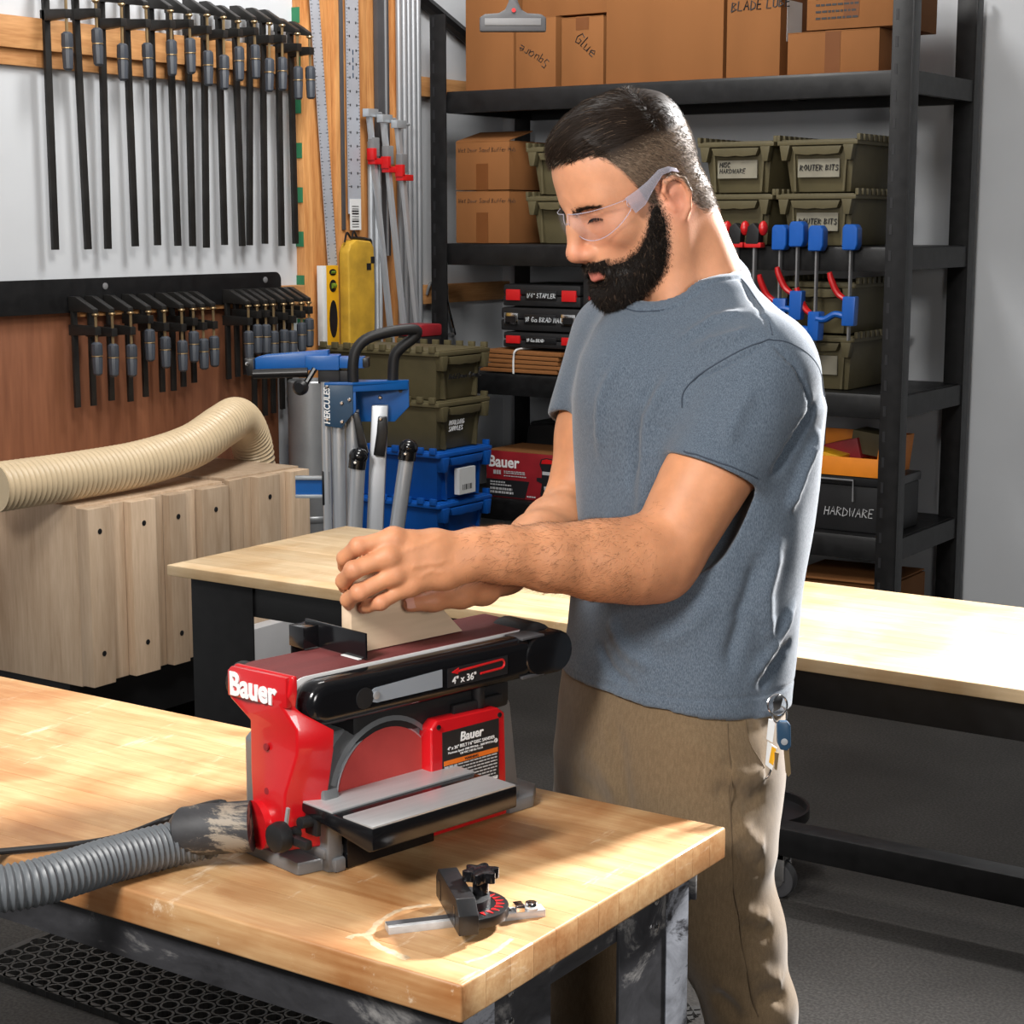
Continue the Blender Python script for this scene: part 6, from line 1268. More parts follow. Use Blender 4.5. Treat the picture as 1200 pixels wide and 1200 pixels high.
# right arm
S_R, E_R, W_R = A3((-1.3668, 2.3184, 1.4536)), A3((-1.3861, 2.2056, 1.1932)), A3((-1.3089, 1.9243, 1.1755))
ra_ = Field(np.minimum.reduce([S_R, E_R, W_R, A3((-1.3527, 1.6870, 1.1750))]) - 0.09, np.maximum.reduce([S_R, E_R, W_R, A3((-1.4142, 1.7636, 1.1543))]) + 0.09, 0.0024)
ra_.chain([S_R, S_R * 0.5 + E_R * 0.5, E_R], [0.058, 0.053, 0.043], 0.03)
ra_.chain([E_R * (1 - q) + W_R * q for q in (0, 0.2, 0.5, 1.0)], [0.043, 0.047, 0.041, 0.028], 0.03)
rm_ = [A3((-1.3478, 1.8403, 1.2050)), A3((-1.3465, 1.8421, 1.1847)), A3((-1.3411, 1.8495, 1.1660)), A3((-1.3347, 1.8595, 1.1514))]
for i in range(4):
    ra_.cap(W_R, rm_[i], 0.024, 0.014, 0.016)
    ra_.chain([rm_[i], rm_[i] + A3((-1.4106, 1.7249, 0.8700)) - A3((-1.4013, 1.7689, 0.8700)), rm_[i] + A3((-1.4179, 1.6906, 0.8700)) - A3((-1.4013, 1.7689, 0.8700))], [0.0115, 0.0102, 0.0085], 0.004)
ra_.chain([W_R, A3((-1.3057, 1.8685, 1.1600)), A3((-1.3096, 1.8263, 1.1579)), A3((-1.3225, 1.7833, 1.1573)), A3((-1.3359, 1.7545, 1.1564))], [0.026, 0.0205, 0.0155, 0.0125, 0.0102], 0.010)
RV, RF = ra_.mesh(2)
rcol = skin_col(RV, SKA, [(A3((-1.3230, 1.7840, 1.1626)), 0.012, 0.5), (A3((-1.3404, 1.7535, 1.1604)), 0.016, 0.5)])
acol = skin_col(AV, SKA, [(E_L, 0.05, 0.25)] + [(p, 0.011, 0.5) for p in mcp + pip] + [(p, 0.012, 0.45) for p in tip])
# torso under the shirt, joining neck and arms
tz = Field((-1.50, 1.95, 0.85), (-0.90, 2.50, 1.52), 0.008)
tz.chain([A3((-1.2080, 2.2348, 1.4159)), A3((-1.1925, 2.1989, 1.1781)), A3((-1.1819, 2.1573, 0.9283))], [0.095, 0.10, 0.10], 0.05)
tz.cap(A3((-1.2107, 2.2388, 1.4457)), S_L, 0.055, 0.045, 0.05); tz.cap(A3((-1.2107, 2.2388, 1.4457)), S_R, 0.055, 0.045, 0.05); tz.cap(A3((-1.2080, 2.2348, 1.4159)), A3((-1.2115, 2.2529, 1.5206)), 0.06, 0.052, 0.05)
TV, TF = tz.mesh(1)
HW = from_head(HV)
BV, BFc, Bcol = join([(HW, HF, col), (AV, AF, acol), (RV, RF, rcol), (TV, TF, skin_col(TV))])
body = to_person(fast_mesh('body', BV, BFc, 'skin', person, Bcol))
# eyes and nails
for s_ in (1, -1):
    c_ = from_head(A3([(0.0735, 0.0325 * s_, 0.0115)]))[0]
    e_ = G().ball(tuple(c_), 0.0128, 18).obj('eyeball', 'paper', body)
    d_ = HR.T @ A3((0.80, 0.0, -0.60)); p_ = c_ + d_ * 0.0123
    ir = G().lathe([(0.0055, 0), (0.0050, 0.0007), (0.001, 0.0009)], tuple(p_), tuple(d_), 16).obj('iris', 'black_print', e_)
plain('nail', (0.60, 0.32, 0.25), 0.3, bump=0)
def nail(c, d, up, w, l, name='fingernail'):
    d = A3(d) / np.linalg.norm(d); up = A3(up) - d * (A3(up) @ d); up /= np.linalg.norm(up); sd_ = np.cross(d, up); V = []; 
    for j in range(6):
        v_ = -1 + 2 * j / 5
        for i in range(6):
            u_ = -1 + 2 * i / 5; q = math.sqrt(max(0, 1 - 0.35 * abs(v_) ** 3)); V.append(A3(c) + sd_ * (u_ * w * q) + d * (v_ * l) - up * (u_ * u_ * w * 0.32))
    F_ = [(j * 6 + i, j * 6 + i + 1, j * 6 + i + 7, j * 6 + i + 6) for j in range(5) for i in range(5)]
    V2 = V + [v - up * 0.0012 for v in V]; F2 = F_ + [tuple(36 + q for q in fq[::-1]) for fq in F_]
    g = G().add(V2, F2); return g.obj(name, 'nail', body)
tp, ti = A3((-1.3359, 1.7545, 1.1564)), A3((-1.3225, 1.7833, 1.1573)); dd = tp - ti; upv = A3((0.559, -0.829, 0.35)); 
nail(tp + dd * 0.10 + (upv - dd * (upv @ dd) / (dd @ dd)) / np.linalg.norm(upv - dd * (upv @ dd) / (dd @ dd)) * 0.0100, dd, upv, 0.0068, 0.0075)
nail(tip[3] * 0.5 + dip[3] * 0.5 + A3((0.559, -0.829, -0.5)) * 0.0068, tip[3] - dip[3], (0.559, -0.829, -0.6), 0.0045, 0.005)
for o in body.children: o.matrix_parent_inverse = Matrix.Identity(4)

# ---- hair, beard, eyebrows
def sample(V, F, w, n):
    c = V[F].mean(1); ar = np.linalg.norm(np.cross(V[F[:, 2]] - V[F[:, 0]], V[F[:, 3]] - V[F[:, 1]]), axis=1) * w; ar = np.maximum(ar, 0)
    i = rng.choice(len(F), n, p=ar / ar.sum()); u = rng.random((n, 4)) + 0.05; u /= u.sum(1, keepdims=True)
    return (V[F[i]] * u[:, :, None]).sum(1), i
def shell(V, F, N, m, thick, colr):
    """cap lifted off the skin where m > 0"""
    keep = (m[F] > 0.0035).all(1); F2 = F[keep]; ids = np.unique(F2); mp_ = -np.ones(len(V), int); mp_[ids] = np.arange(len(ids))
    V2 = V[ids] + N[ids] * (thick[ids] - 0.0004)[:, None]; return V2, mp_[F2], np.tile(A3(colr), (len(ids), 1))
top = np.clip((t - 0.078 + 0.010 * np.clip(-f / 0.06, 0, 1.5)) / 0.042, 0, 1)                        # long hair on the crown, clipped sides
edge = np.clip(hm / 0.012, 0, 1)
th_h = edge * (0.0008 + 0.0115 * top * np.clip(hm / 0.02, 0, 1)) 
sm = shell(HV, HF, HN, hm, th_h, (0.030, 0.022, 0.018))
fm = hm[HF].mean(1); ft = top[HF].mean(1)
side = sm[2]; tops = np.clip((sm[0][:, 2] - 0.060) / 0.03, 0, 1)[:, None]; sm = (sm[0], sm[1], A3((0.145, 0.098, 0.066)) * (1 - tops) + A3((0.014, 0.009, 0.0065)) * tops)
P1, i1 = sample(HV, HF, (fm > 0.001) * (ft > 0.25) * 1.0, 15000)
thk = th_h[HF[i1]].mean(1); nn = HN[HF[i1, 0]]
comb = np.stack([np.full(len(P1), 0.85), -0.45 - 0.2 * rng.random(len(P1)), -0.15 * np.ones(len(P1))], 1) + np.stack([0 * P1[:, 0], -4.0 * P1[:, 1], 0 * P1[:, 0]], 1) * 0.6
comb[:, 1] += vnoise(P1, 55, 4) * 0.7 - 0.35; comb[:, 0] += vnoise(P1, 60, 9) * 0.5 - 0.25
back_ = np.clip((-P1[:, 0] - 0.015) / 0.05, 0, 1)[:, None]; comb = comb * (1 - back_) + A3((-0.6, 0.15, -0.6)) * back_
comb = comb - nn * ((comb * nn).sum(1) - (0.20 + 0.15 * rng.random(len(P1))) * (1 - 0.7 * back_[:, 0]))[:, None]
L1 = rng.uniform(0.014, 0.026, len(P1)) * (1 - 0.45 * back_[:, 0]) * (0.55 + 0.45 * ft[i1]); s1_ = strands(P1 + nn * (thk * rng.uniform(0.35, 0.95, len(P1)))[:, None], comb, L1, np.full(len(P1), 0.00033), 3, -nn * 0.30)
c1 = A3((0.020, 0.013, 0.009)) * (0.6 + 1.0 * rng.random(len(P1)))[:, None]; gl = rng.random(len(P1)) < 0.04; c1[gl] = A3((0.15, 0.10, 0.065))
P2, i2 = sample(HV, HF, (fm > -0.004) * (ft < 0.6) * np.clip((fm + 0.006) / 0.02, 0.15, 1), 17000)
n2_ = HN[HF[i2, 0]]; cb2 = np.tile(A3((-0.55, 0, -0.75)), (len(P2), 1)) + rng.normal(0, 0.22, (len(P2), 3)); cb2 = cb2 - n2_ * ((cb2 * n2_).sum(1) - 0.38)[:, None]
L2 = rng.uniform(0.0035, 0.0065, len(P2)) + 0.006 * ft[i2]; s2_ = strands(P2, cb2, L2, np.full(len(P2), 0.00026), 1)
c2 = A3((0.030, 0.022, 0.017)) * (0.6 + 1.0 * rng.random(len(P2)))[:, None]; gl = rng.random(len(P2)) < 0.42 * (1 - ft[i2]); c2[gl] = A3((0.27, 0.20, 0.14))
def rep(c, seg): return np.repeat(c, 3 * (seg + 1), 0)
hv, hfc, hc_ = join([sm, (s1_[0], s1_[1], rep(c1, 3)), (s2_[0], s2_[1], rep(c2, 1))])
hair = to_person(fast_mesh('hair', from_head(hv), hfc, 'hair', person, hc_)); hair['label'] = 'short dark hair with faded greying sides'
bt = np.clip(bm_ / 0.014, 0, 1); chin = np.clip((-t - 0.050) / 0.04, 0, 1); th_b = bt * (0.0006 + 0.0032 * np.clip(bm_ / 0.02, 0, 1) + 0.0050 * chin * np.clip((f - 0.01) / 0.05, 0, 1) * np.clip(bm_ / 0.02, 0, 1))
bs = shell(HV, HF, HN, bm_, th_b, (0.010, 0.008, 0.007))
fb_ = bm_[HF].mean(1)
P3, i3 = sample(HV, HF, np.clip((fb_ + 0.008) / 0.016, 0, 1) ** 1.5, 24000); n3 = HN[HF[i3, 0]]; tb3 = th_b[HF[i3]].mean(1)
cb3 = np.tile(A3((0.18, 0, -0.85)), (len(P3), 1)) + rng.normal(0, 0.33, (len(P3), 3)); cb3 = cb3 - n3 * ((cb3 * n3).sum(1) - 0.55)[:, None]
L3 = rng.uniform(0.004, 0.008, len(P3)) * np.clip((fb_[i3] + 0.006) / 0.014, 0.35, 1) + 0.002 * tb3 / 0.016
s3_ = strands(P3 + n3 * (tb3 * rng.uniform(0.3, 1, len(P3)))[:, None], cb3, L3, np.full(len(P3), 0.00030), 2, rng.normal(0, 0.35, (len(P3), 3)))
c3 = A3((0.014, 0.010, 0.008)) * (0.6 + 1.0 * rng.random(len(P3)))[:, None]; gl = rng.random(len(P3)) < 0.035; c3[gl] = A3((0.20, 0.13, 0.085))
bv, bfc, bc_ = join([bs, (s3_[0], s3_[1], rep(c3, 2))])
beard = to_person(fast_mesh('beard', from_head(bv), bfc, 'hair', person, bc_)); beard['label'] = 'full dark beard and moustache'
for s_ in (1, -1):
    n = 340; u = rng.random(n); q = A3([(0.0985, 0.009 * s_, 0.027), (0.0955, 0.028 * s_, 0.037), (0.079, 0.052 * s_, 0.028)])
    P4 = (1 - u)[:, None] ** 2 * q[0] + 2 * (u * (1 - u))[:, None] * q[1] + (u ** 2)[:, None] * q[2]; P4[:, 2] += rng.normal(0, 0.0018, n) * (1.1 - 0.6 * u)
    j = np.array([np.argmin(((HV - p) ** 2).sum(1)) for p in P4]); P4 = HV[j]; n4 = HN[j]
    d4 = np.tile(A3((-0.45, 0.75 * s_, 0.10)), (n, 1)) + rng.normal(0, 0.2, (n, 3)); d4 = d4 - n4 * ((d4 * n4).sum(1) - 0.3)[:, None]
    s4 = strands(P4 + n4 * 0.0003, d4, rng.uniform(0.005, 0.009, n), np.full(n, 0.00030), 2); 
    eb = to_person(fast_mesh('eyebrow', from_head(s4[0]), s4[1], 'hair', person, np.tile(A3((0.014, 0.010, 0.008)), (len(s4[0]), 1))))
# lashes along the lowered lids
for s_ in (1, -1):
    n = 90; u = rng.random(n); P6 = np.stack([0.0875 - 0.0085 * u ** 2, (0.019 + 0.028 * u) * s_, 0.0095 + 0.003 * np.sin(np.pi * u)], 1); d6 = np.tile(A3((0.6, 0, -0.65)), (n, 1)); d6[:, 1] = (u - 0.4) * 1.2 * s_
    s6 = strands(P6 + A3((0.0014, 0, 0)) + np.stack([0.0016 * u, 0 * u, 0 * u], 1), d6, rng.uniform(0.004, 0.0065, n), np.full(n, 0.00030), 2); to_person(fast_mesh('eyelashes', from_head(s6[0]), s6[1], 'hair', person, np.tile(A3((0.012, 0.009, 0.008)), (len(s6[0]), 1))))
# fine dark hair on the forearms
FV_, FF_ = AV, AF; tt_ = (FV_[FF_].mean(1) - E_L) @ (W_L - E_L) / ((W_L - E_L) @ (W_L - E_L))
P5, i5 = sample(FV_, FF_, np.clip((tt_ - 0.05) * 3, 0, 1) * np.clip((1.12 - tt_) * 5, 0, 1), 2600); n5 = normals(FV_, FF_)[FF_[i5, 0]]
d5 = np.tile((W_L - E_L) / np.linalg.norm(W_L - E_L) * 0.8 - ZU * 0.35, (len(P5), 1)) + rng.normal(0, 0.3, (len(P5), 3)); d5 = d5 - n5 * ((d5 * n5).sum(1) - 0.25)[:, None]
s5 = strands(P5, d5, rng.uniform(0.006, 0.013, len(P5)), np.full(len(P5), 0.00012), 2)
to_person(fast_mesh('arm_hair', s5[0], s5[1], 'hair', person, np.tile(A3((0.10, 0.05, 0.028)), (len(s5[0]), 1))))

# ---- t-shirt
keys = [((-1.2200, 2.2379, 1.5352), 0.060, 0.075), ((-1.2146, 2.2364, 1.5092), 0.078, 0.120), ((-1.2092, 2.2347, 1.4819), 0.098, 0.150), ((-1.2014, 2.2319, 1.4405), 0.120, 0.182), ((-1.1911, 2.2273, 1.3812), 0.136, 0.204), ((-1.1834, 2.2116, 1.2746), 0.136, 0.192), ((-1.1798, 2.1933, 1.1680), 0.132, 0.178), ((-1.1810, 2.1716, 1.0614), 0.132, 0.172), ((-1.1826, 2.1567, 0.9903), 0.134, 0.173), ((-1.1792, 2.1474, 0.9311), 0.134, 0.173)]
kz = A3([q[0][2] for q in keys])[::-1]
def ring_field(fld, keys, k, op='add', grow=0.0, ex=2.3):
    kz = A3([q[0][2] for q in keys])[::-1]; o = np.argsort(kz)
    X, Y, Z = fld.ax[0][:, None, None], fld.ax[1][None, :, None], fld.ax[2]
    it = lambda v: np.interp(Z, kz[o], A3(v)[::-1][o])[None, None, :].astype(np.float32)
    cx, cy, a, b = it([q[0][0] for q in keys]), it([q[0][1] for q in keys]), it([q[1] for q in keys]) + grow, it([q[2] for q in keys]) + grow
    u = (X - cx) * BF[0] + (Y - cy) * BF[1]; v = (X - cx) * BL[0] + (Y - cy) * BL[1]
    r = (np.abs(u / a) ** ex + np.abs(v / b) ** ex) ** (1 / ex); d = (r - 1) * np.minimum(a, b)
    d = np.maximum(d, np.maximum(Z[None, None, :] - kz.max(), kz.min() - Z[None, None, :])).astype(np.float32)
    fld.put((slice(None),) * 3, d, k, op)
T = Field((-1.62, 1.86, 0.86), (-0.84, 2.55, 1.58), 0.0036)
ring_field(T, keys, 0.0)
NKc = A3((-1.2151, 2.2444, 1.5208))
T.cap(NKc + A3((0, 0, -0.02)), S_L * 0.75 + NKc * 0.25 + A3((0, 0, 0.0)), 0.058, 0.050, 0.05); T.cap(NKc + A3((0, 0, -0.02)), S_R * 0.75 + NKc * 0.25 + A3((0, 0, 0.012)), 0.062, 0.055, 0.05)
aL = (E_L - S_L) / np.linalg.norm(E_L - S_L); aR = (E_R - S_R) / np.linalg.norm(E_R - S_R)
T.ell(S_L + A3((-0.012, 0, -0.012)), (0.066, 0.066, 0.070), 0.05); T.ell(S_R + A3((0, 0, -0.01)), (0.066, 0.066, 0.070), 0.05)
EL_ = A3((-1.0922, 2.1006, 1.2984)); ER_ = A3((-1.3835, 2.2645, 1.3293))
slv = T.like()
slv.cap(S_L + aL * 0.01, EL_ + aL * 0.06, 0.070, 0.074, 0.0)
slv.plane(EL_, aL + A3((0.0, 0.0, -0.25)), 0.003)
hL = slv.d.copy(); slv.d[:] = 0.25
slv.cap(S_R, ER_ + aR * 0.06, 0.078, 0.068, 0.0); slv.plane(ER_, aR, 0.003)
for q, kk in ((hL, 0.014), (slv.d, 0.014)):
    h_ = np.maximum(kk - np.abs(T.d - q), 0) / kk; T.d = np.minimum(T.d, q) - h_ * h_ * kk * 0.25
# back muscle and chest fullness
T.ell(A3((-1.1230, 2.3189, 1.3653)), (0.066, 0.066, 0.12), 0.06); T.ell(A3((-1.2523, 2.1654, 1.4008)), (0.06, 0.06, 0.08), 0.07)
# openings: hem, neck, sleeves
hemc = A3((-1.1824, 2.1564, 0.9880)); T.plane(hemc, A3((0, 0, -1.0)) + left_img * 0.10, 0.004)
T.cap(NKc - BF * 0.03 + A3((0, 0, 0.012)), S_L * 0.5 + NKc * 0.5 + A3((0, 0, 0.022)), 0.056, 0.046, 0.04)
T.cap(NKc - BF * 0.03 + A3((0, 0, 0.012)), S_R * 0.5 + NKc * 0.5 + A3((0, 0, 0.022)), 0.056, 0.046, 0.04)
nk0, nk1 = NKc + BF * 0.030 + A3((0, 0, 0.040)), A3((-1.2145, 2.2264, 1.5830)); T.cap(nk0, nk1, 0.070, 0.082, 0.003, 'sub')
inn = T.like()
ring_field(inn, keys, 0.0, grow=-0.007); inn.plane(hemc + A3((0, 0, 0.03)), (0, 0, 1), 0.0); T.d = np.maximum(T.d, -inn.d)
T.cap(EL_ - aL * 0.012, EL_ + aL * 0.08, 0.061, 0.063, 0.002, 'sub'); T.cap(ER_ - aR * 0.012, ER_ + aR * 0.08, 0.060, 0.062, 0.002, 'sub')
TVs, TFs = T.mesh(3)
low = lambda V, F, amp, sc, st, seed: (vnoise(V * A3(st), sc, seed) - 0.5) * amp
N_ = normals(TVs, TFs)
TVs = TVs + N_ * (low(TVs, TFs, 0.010, 9, (1, 1, 0.55), 2) + low(TVs, TFs, 0.005, 22, (1, 1, 0.5), 5))[:, None]
SHIRT_FOLDS = [
 ([(-1.0134, 2.0998, 1.4916), (-1.0438, 2.0764, 1.4765), (-1.0832, 2.0702, 1.4555), (-1.1320, 2.0801, 1.4248)], 0.0030, -0.0035),          # armhole seam, front
 ([(-1.0134, 2.0998, 1.4916), (-0.9911, 2.1312, 1.4501), (-0.9916, 2.1694, 1.3970), (-1.0016, 2.1801, 1.3615)], 0.0032, -0.0045),          # armhole seam, back
 ([(-1.1191, 2.2119, 1.5543), (-1.0832, 2.1822, 1.5285), (-1.0224, 2.1184, 1.4926)], 0.0030, -0.0030),                            # shoulder seam
 ([(-1.0467, 2.1050, 1.5079), (-1.0914, 2.0963, 1.4925), (-1.1456, 2.1038, 1.4678)], 0.010, 0.004), ([(-1.0763, 2.1383, 1.5302), (-1.1212, 2.1283, 1.5092), (-1.1652, 2.1158, 1.4721)], 0.009, 0.0035),
 ([(-1.0028, 2.1859, 1.3951), (-1.0080, 2.1475, 1.3416), (-1.0139, 2.1110, 1.3000)], 0.009, -0.008), ([(-0.9987, 2.2061, 1.3592), (-1.0036, 2.1668, 1.3000), (-1.0206, 2.1455, 1.2496)], 0.010, 0.007),
 ([(-1.0221, 2.0589, 1.4371), (-1.0344, 2.0422, 1.3942), (-1.0504, 2.0470, 1.3489)], 0.014, 0.004),
 ([(-1.1525, 2.0937, 1.4398), (-1.1850, 2.0608, 1.3839), (-1.1910, 2.0393, 1.2944), (-1.1801, 2.0292, 1.2049)], 0.016, 0.006), ([(-1.1713, 2.0810, 1.4398), (-1.2036, 2.0439, 1.3615), (-1.2207, 2.0387, 1.2690)], 0.012, -0.005), ([(-1.2397, 2.0853, 1.4480), (-1.2641, 2.0818, 1.3891), (-1.2739, 2.0834, 1.3062)], 0.010, 0.004),
 ([(-1.0252, 2.1380, 1.2272), (-1.0312, 2.1165, 1.1377), (-1.0100, 2.1155, 1.0594)], 0.014, 0.006), ([(-1.0419, 2.1224, 1.2049), (-1.0410, 2.0819, 1.1197), (-1.0507, 2.0602, 1.0420)], 0.013, -0.006), ([(-1.0246, 2.1682, 1.1295), (-1.0300, 2.1299, 1.0772), (-1.0398, 2.0888, 1.0259)], 0.010, 0.006), ([(-1.0171, 2.1633, 1.0783), (-1.0222, 2.1286, 1.0434), (-1.0292, 2.0934, 1.0124)], 0.008, -0.005),
 ([(-1.2375, 2.0202, 1.1067), (-1.1948, 2.0166, 1.0659), (-1.1353, 2.0277, 1.0426)], 0.012, 0.005), ([(-1.2548, 2.0265, 1.0737), (-1.2117, 2.0231, 1.0328), (-1.1618, 2.0289, 1.0151)], 0.009, -0.004), ([(-1.0691, 2.0673, 1.1419), (-1.1023, 2.0362, 1.0975), (-1.1477, 2.0259, 1.0762)], 0.016, 0.004),
 ([(-1.2300, 2.0297, 1.1295), (-1.2550, 2.0476, 1.1827), (-1.2506, 2.0618, 1.2400)], 0.012, 0.005)]
TVs = folds(TVs, TFs, [(p, w * 0.8, a * 1.5) for p, w, a in SHIRT_FOLDS])
# stitched hem lines
hz_w = np.exp(-((TVs[:, 2] - (hemc[2] + 0.022)) / 0.0022) ** 2) * -0.0015
TVs = TVs + normals(TVs, TFs) * hz_w[:, None]
sd2 = (TVs - EL_) @ aL; msk = np.linalg.norm((TVs - EL_) - sd2[:, None] * aL, axis=1) < 0.11
TVs = TVs + normals(TVs, TFs) * (np.exp(-((sd2 + 0.022) / 0.0022) ** 2) * -0.0015 * msk)[:, None]
dn, _t = seg_dist(TVs, [nk0, nk1]); dn = dn - (0.070 + 0.012 * _t)
TVs = TVs + normals(TVs, TFs) * (np.where((dn > -0.004) & (dn < 0.0165), 0.0016, 0) + np.exp(-((dn - 0.0185) / 0.0022) ** 2) * -0.0016)[:, None]
shirt = to_person(fast_mesh('tshirt', TVs, TFs, 'heather_blue', person)); shirt['label'] = 'heather blue grey short-sleeved t-shirt'
def seam(V, F, pts, mat, parent, r=0.0011, lift=0.0004):
    N = normals(V, F); p = A3([tuple(q) for q in spline(pts, 12)]); ids = [int(np.argmin(((V - q) ** 2).sum(1))) for q in p]; q = V[ids] + N[ids] * lift
    for _ in range(14): q[1:-1] = 0.25 * q[:-2] + 0.5 * q[1:-1] + 0.25 * q[2:]
    return G().tube([tuple(k) for k in q], r, 6).obj('seam', mat, parent)
def ring_seam(V, F, off, mat, parent):
    N = normals(V, F); ax_ = (nk1 - nk0) / np.linalg.norm(nk1 - nk0); e1 = BF - ax_ * (BF @ ax_); e1 /= np.linalg.norm(e1); e2 = np.cross(ax_, e1)
    d, _ = seg_dist(V, [nk0, nk1]); d = d - (0.070 + 0.012 * _); rel = V - nk0; an = np.arctan2(rel @ e2, rel @ e1); ok = (N @ ax_ > -0.3) & (np.abs(d - off) < 0.006); q = []
    for k in range(72):
        a = -math.pi + 2 * math.pi * (k + 0.5) / 72; m = ok & (np.abs(an - a) < 0.06)
        if m.any(): i = np.where(m)[0]; j = i[np.argmin(np.abs(d[i] - off))]; q.append(V[j] + N[j] * 0.0004)
    q = A3(q)
    for _ in range(6): q = 0.25 * np.roll(q, 1, 0) + 0.5 * q + 0.25 * np.roll(q, -1, 0)
    return G().tube([tuple(k) for k in q] + [tuple(q[0])], 0.0011, 6, caps=False).obj('neckband_seam', mat, parent)
plain('blue_thread', (0.035, 0.048, 0.070), 0.9, bump=0); plain('khaki_thread', (0.10, 0.066, 0.035), 0.9, bump=0)
ring_seam(TVs, TFs, 0.0175, 'blue_thread', shirt)
for pts in ([(-1.0138, 2.1004, 1.4959), (-1.0387, 2.0824, 1.4894), (-1.0798, 2.0750, 1.4686), (-1.1194, 2.0897, 1.4303), (-1.1360, 2.0976, 1.4029), (-1.1303, 2.0973, 1.3816)], [(-1.0138, 2.1004, 1.4959), (-1.0043, 2.1291, 1.4850), (-0.9993, 2.1748, 1.4514), (-1.0067, 2.2119, 1.4168), (-1.0151, 2.2262, 1.3934)], [(-1.1156, 2.2149, 1.5577), (-1.0762, 2.1882, 1.5352), (-1.0226, 2.1187, 1.4948)], [(-1.1115, 2.0176, 1.3466), (-1.0769, 2.0159, 1.3437), (-1.0442, 2.0237, 1.3331), (-1.0250, 2.0461, 1.3189), (-1.0159, 2.0851, 1.2996)]):
    seam(TVs, TFs, pts, 'blue_thread', shirt)
# ---- trousers
Pn = Field((-1.60, 1.86, 0.02), (-0.80, 2.52, 1.06), 0.0044)
pk = [((-1.1852, 2.1584, 1.0081), 0.124, 0.163), ((-1.1823, 2.1499, 0.9548), 0.128, 0.170), ((-1.1856, 2.1455, 0.8808), 0.128, 0.178), ((-1.1833, 2.1377, 0.8332), 0.120, 0.176), ((-1.1820, 2.1316, 0.7975), 0.105, 0.165)]
ring_field(Pn, pk, 0.0, ex=2.4)
kn_L = A3((-1.0179, 2.0888, 0.5748)); kn_R = A3((-1.3110, 2.1528, 0.4753))
lL = [A3((-1.1006, 2.1074, 0.8929)), A3((-1.0877, 2.0821, 0.7812)), A3((-1.0533, 2.0851, 0.6780)), kn_L]
an_L = kn_L + A3((0.02, 0.045, -(kn_L[2] - 0.06))); an_R = kn_R + A3((-0.01, 0.03, -(kn_R[2] - 0.06)))
Pn.chain(lL, [0.090, 0.0825, 0.069, 0.058], 0.04); Pn.chain([kn_L, (kn_L + an_L) / 2 + A3((0, 0.015, 0)), an_L], [0.058, 0.060, 0.058], 0.02)
lR = [A3((-1.3063, 2.2130, 0.8298)), A3((-1.3230, 2.1888, 0.7012)), A3((-1.3212, 2.1679, 0.5883)), kn_R]
Pn.chain(lR, [0.088, 0.081, 0.072, 0.065], 0.04); Pn.chain([kn_R, (kn_R + an_R) / 2 + A3((0, 0.015, 0)), an_R], [0.065, 0.063, 0.058], 0.02)
Pn.plane((0, 0, 0.07), (0, 0, -1), 0.0)
PV, PF = Pn.mesh(3)
PV = PV + normals(PV, PF) * ((vnoise(PV * A3((1, 1, 0.8)), 7, 8) - 0.5) * 0.006 + (vnoise(PV * A3((0.8, 0.8, 1.4)), 13, 21) - 0.5) * 0.003)[:, None]
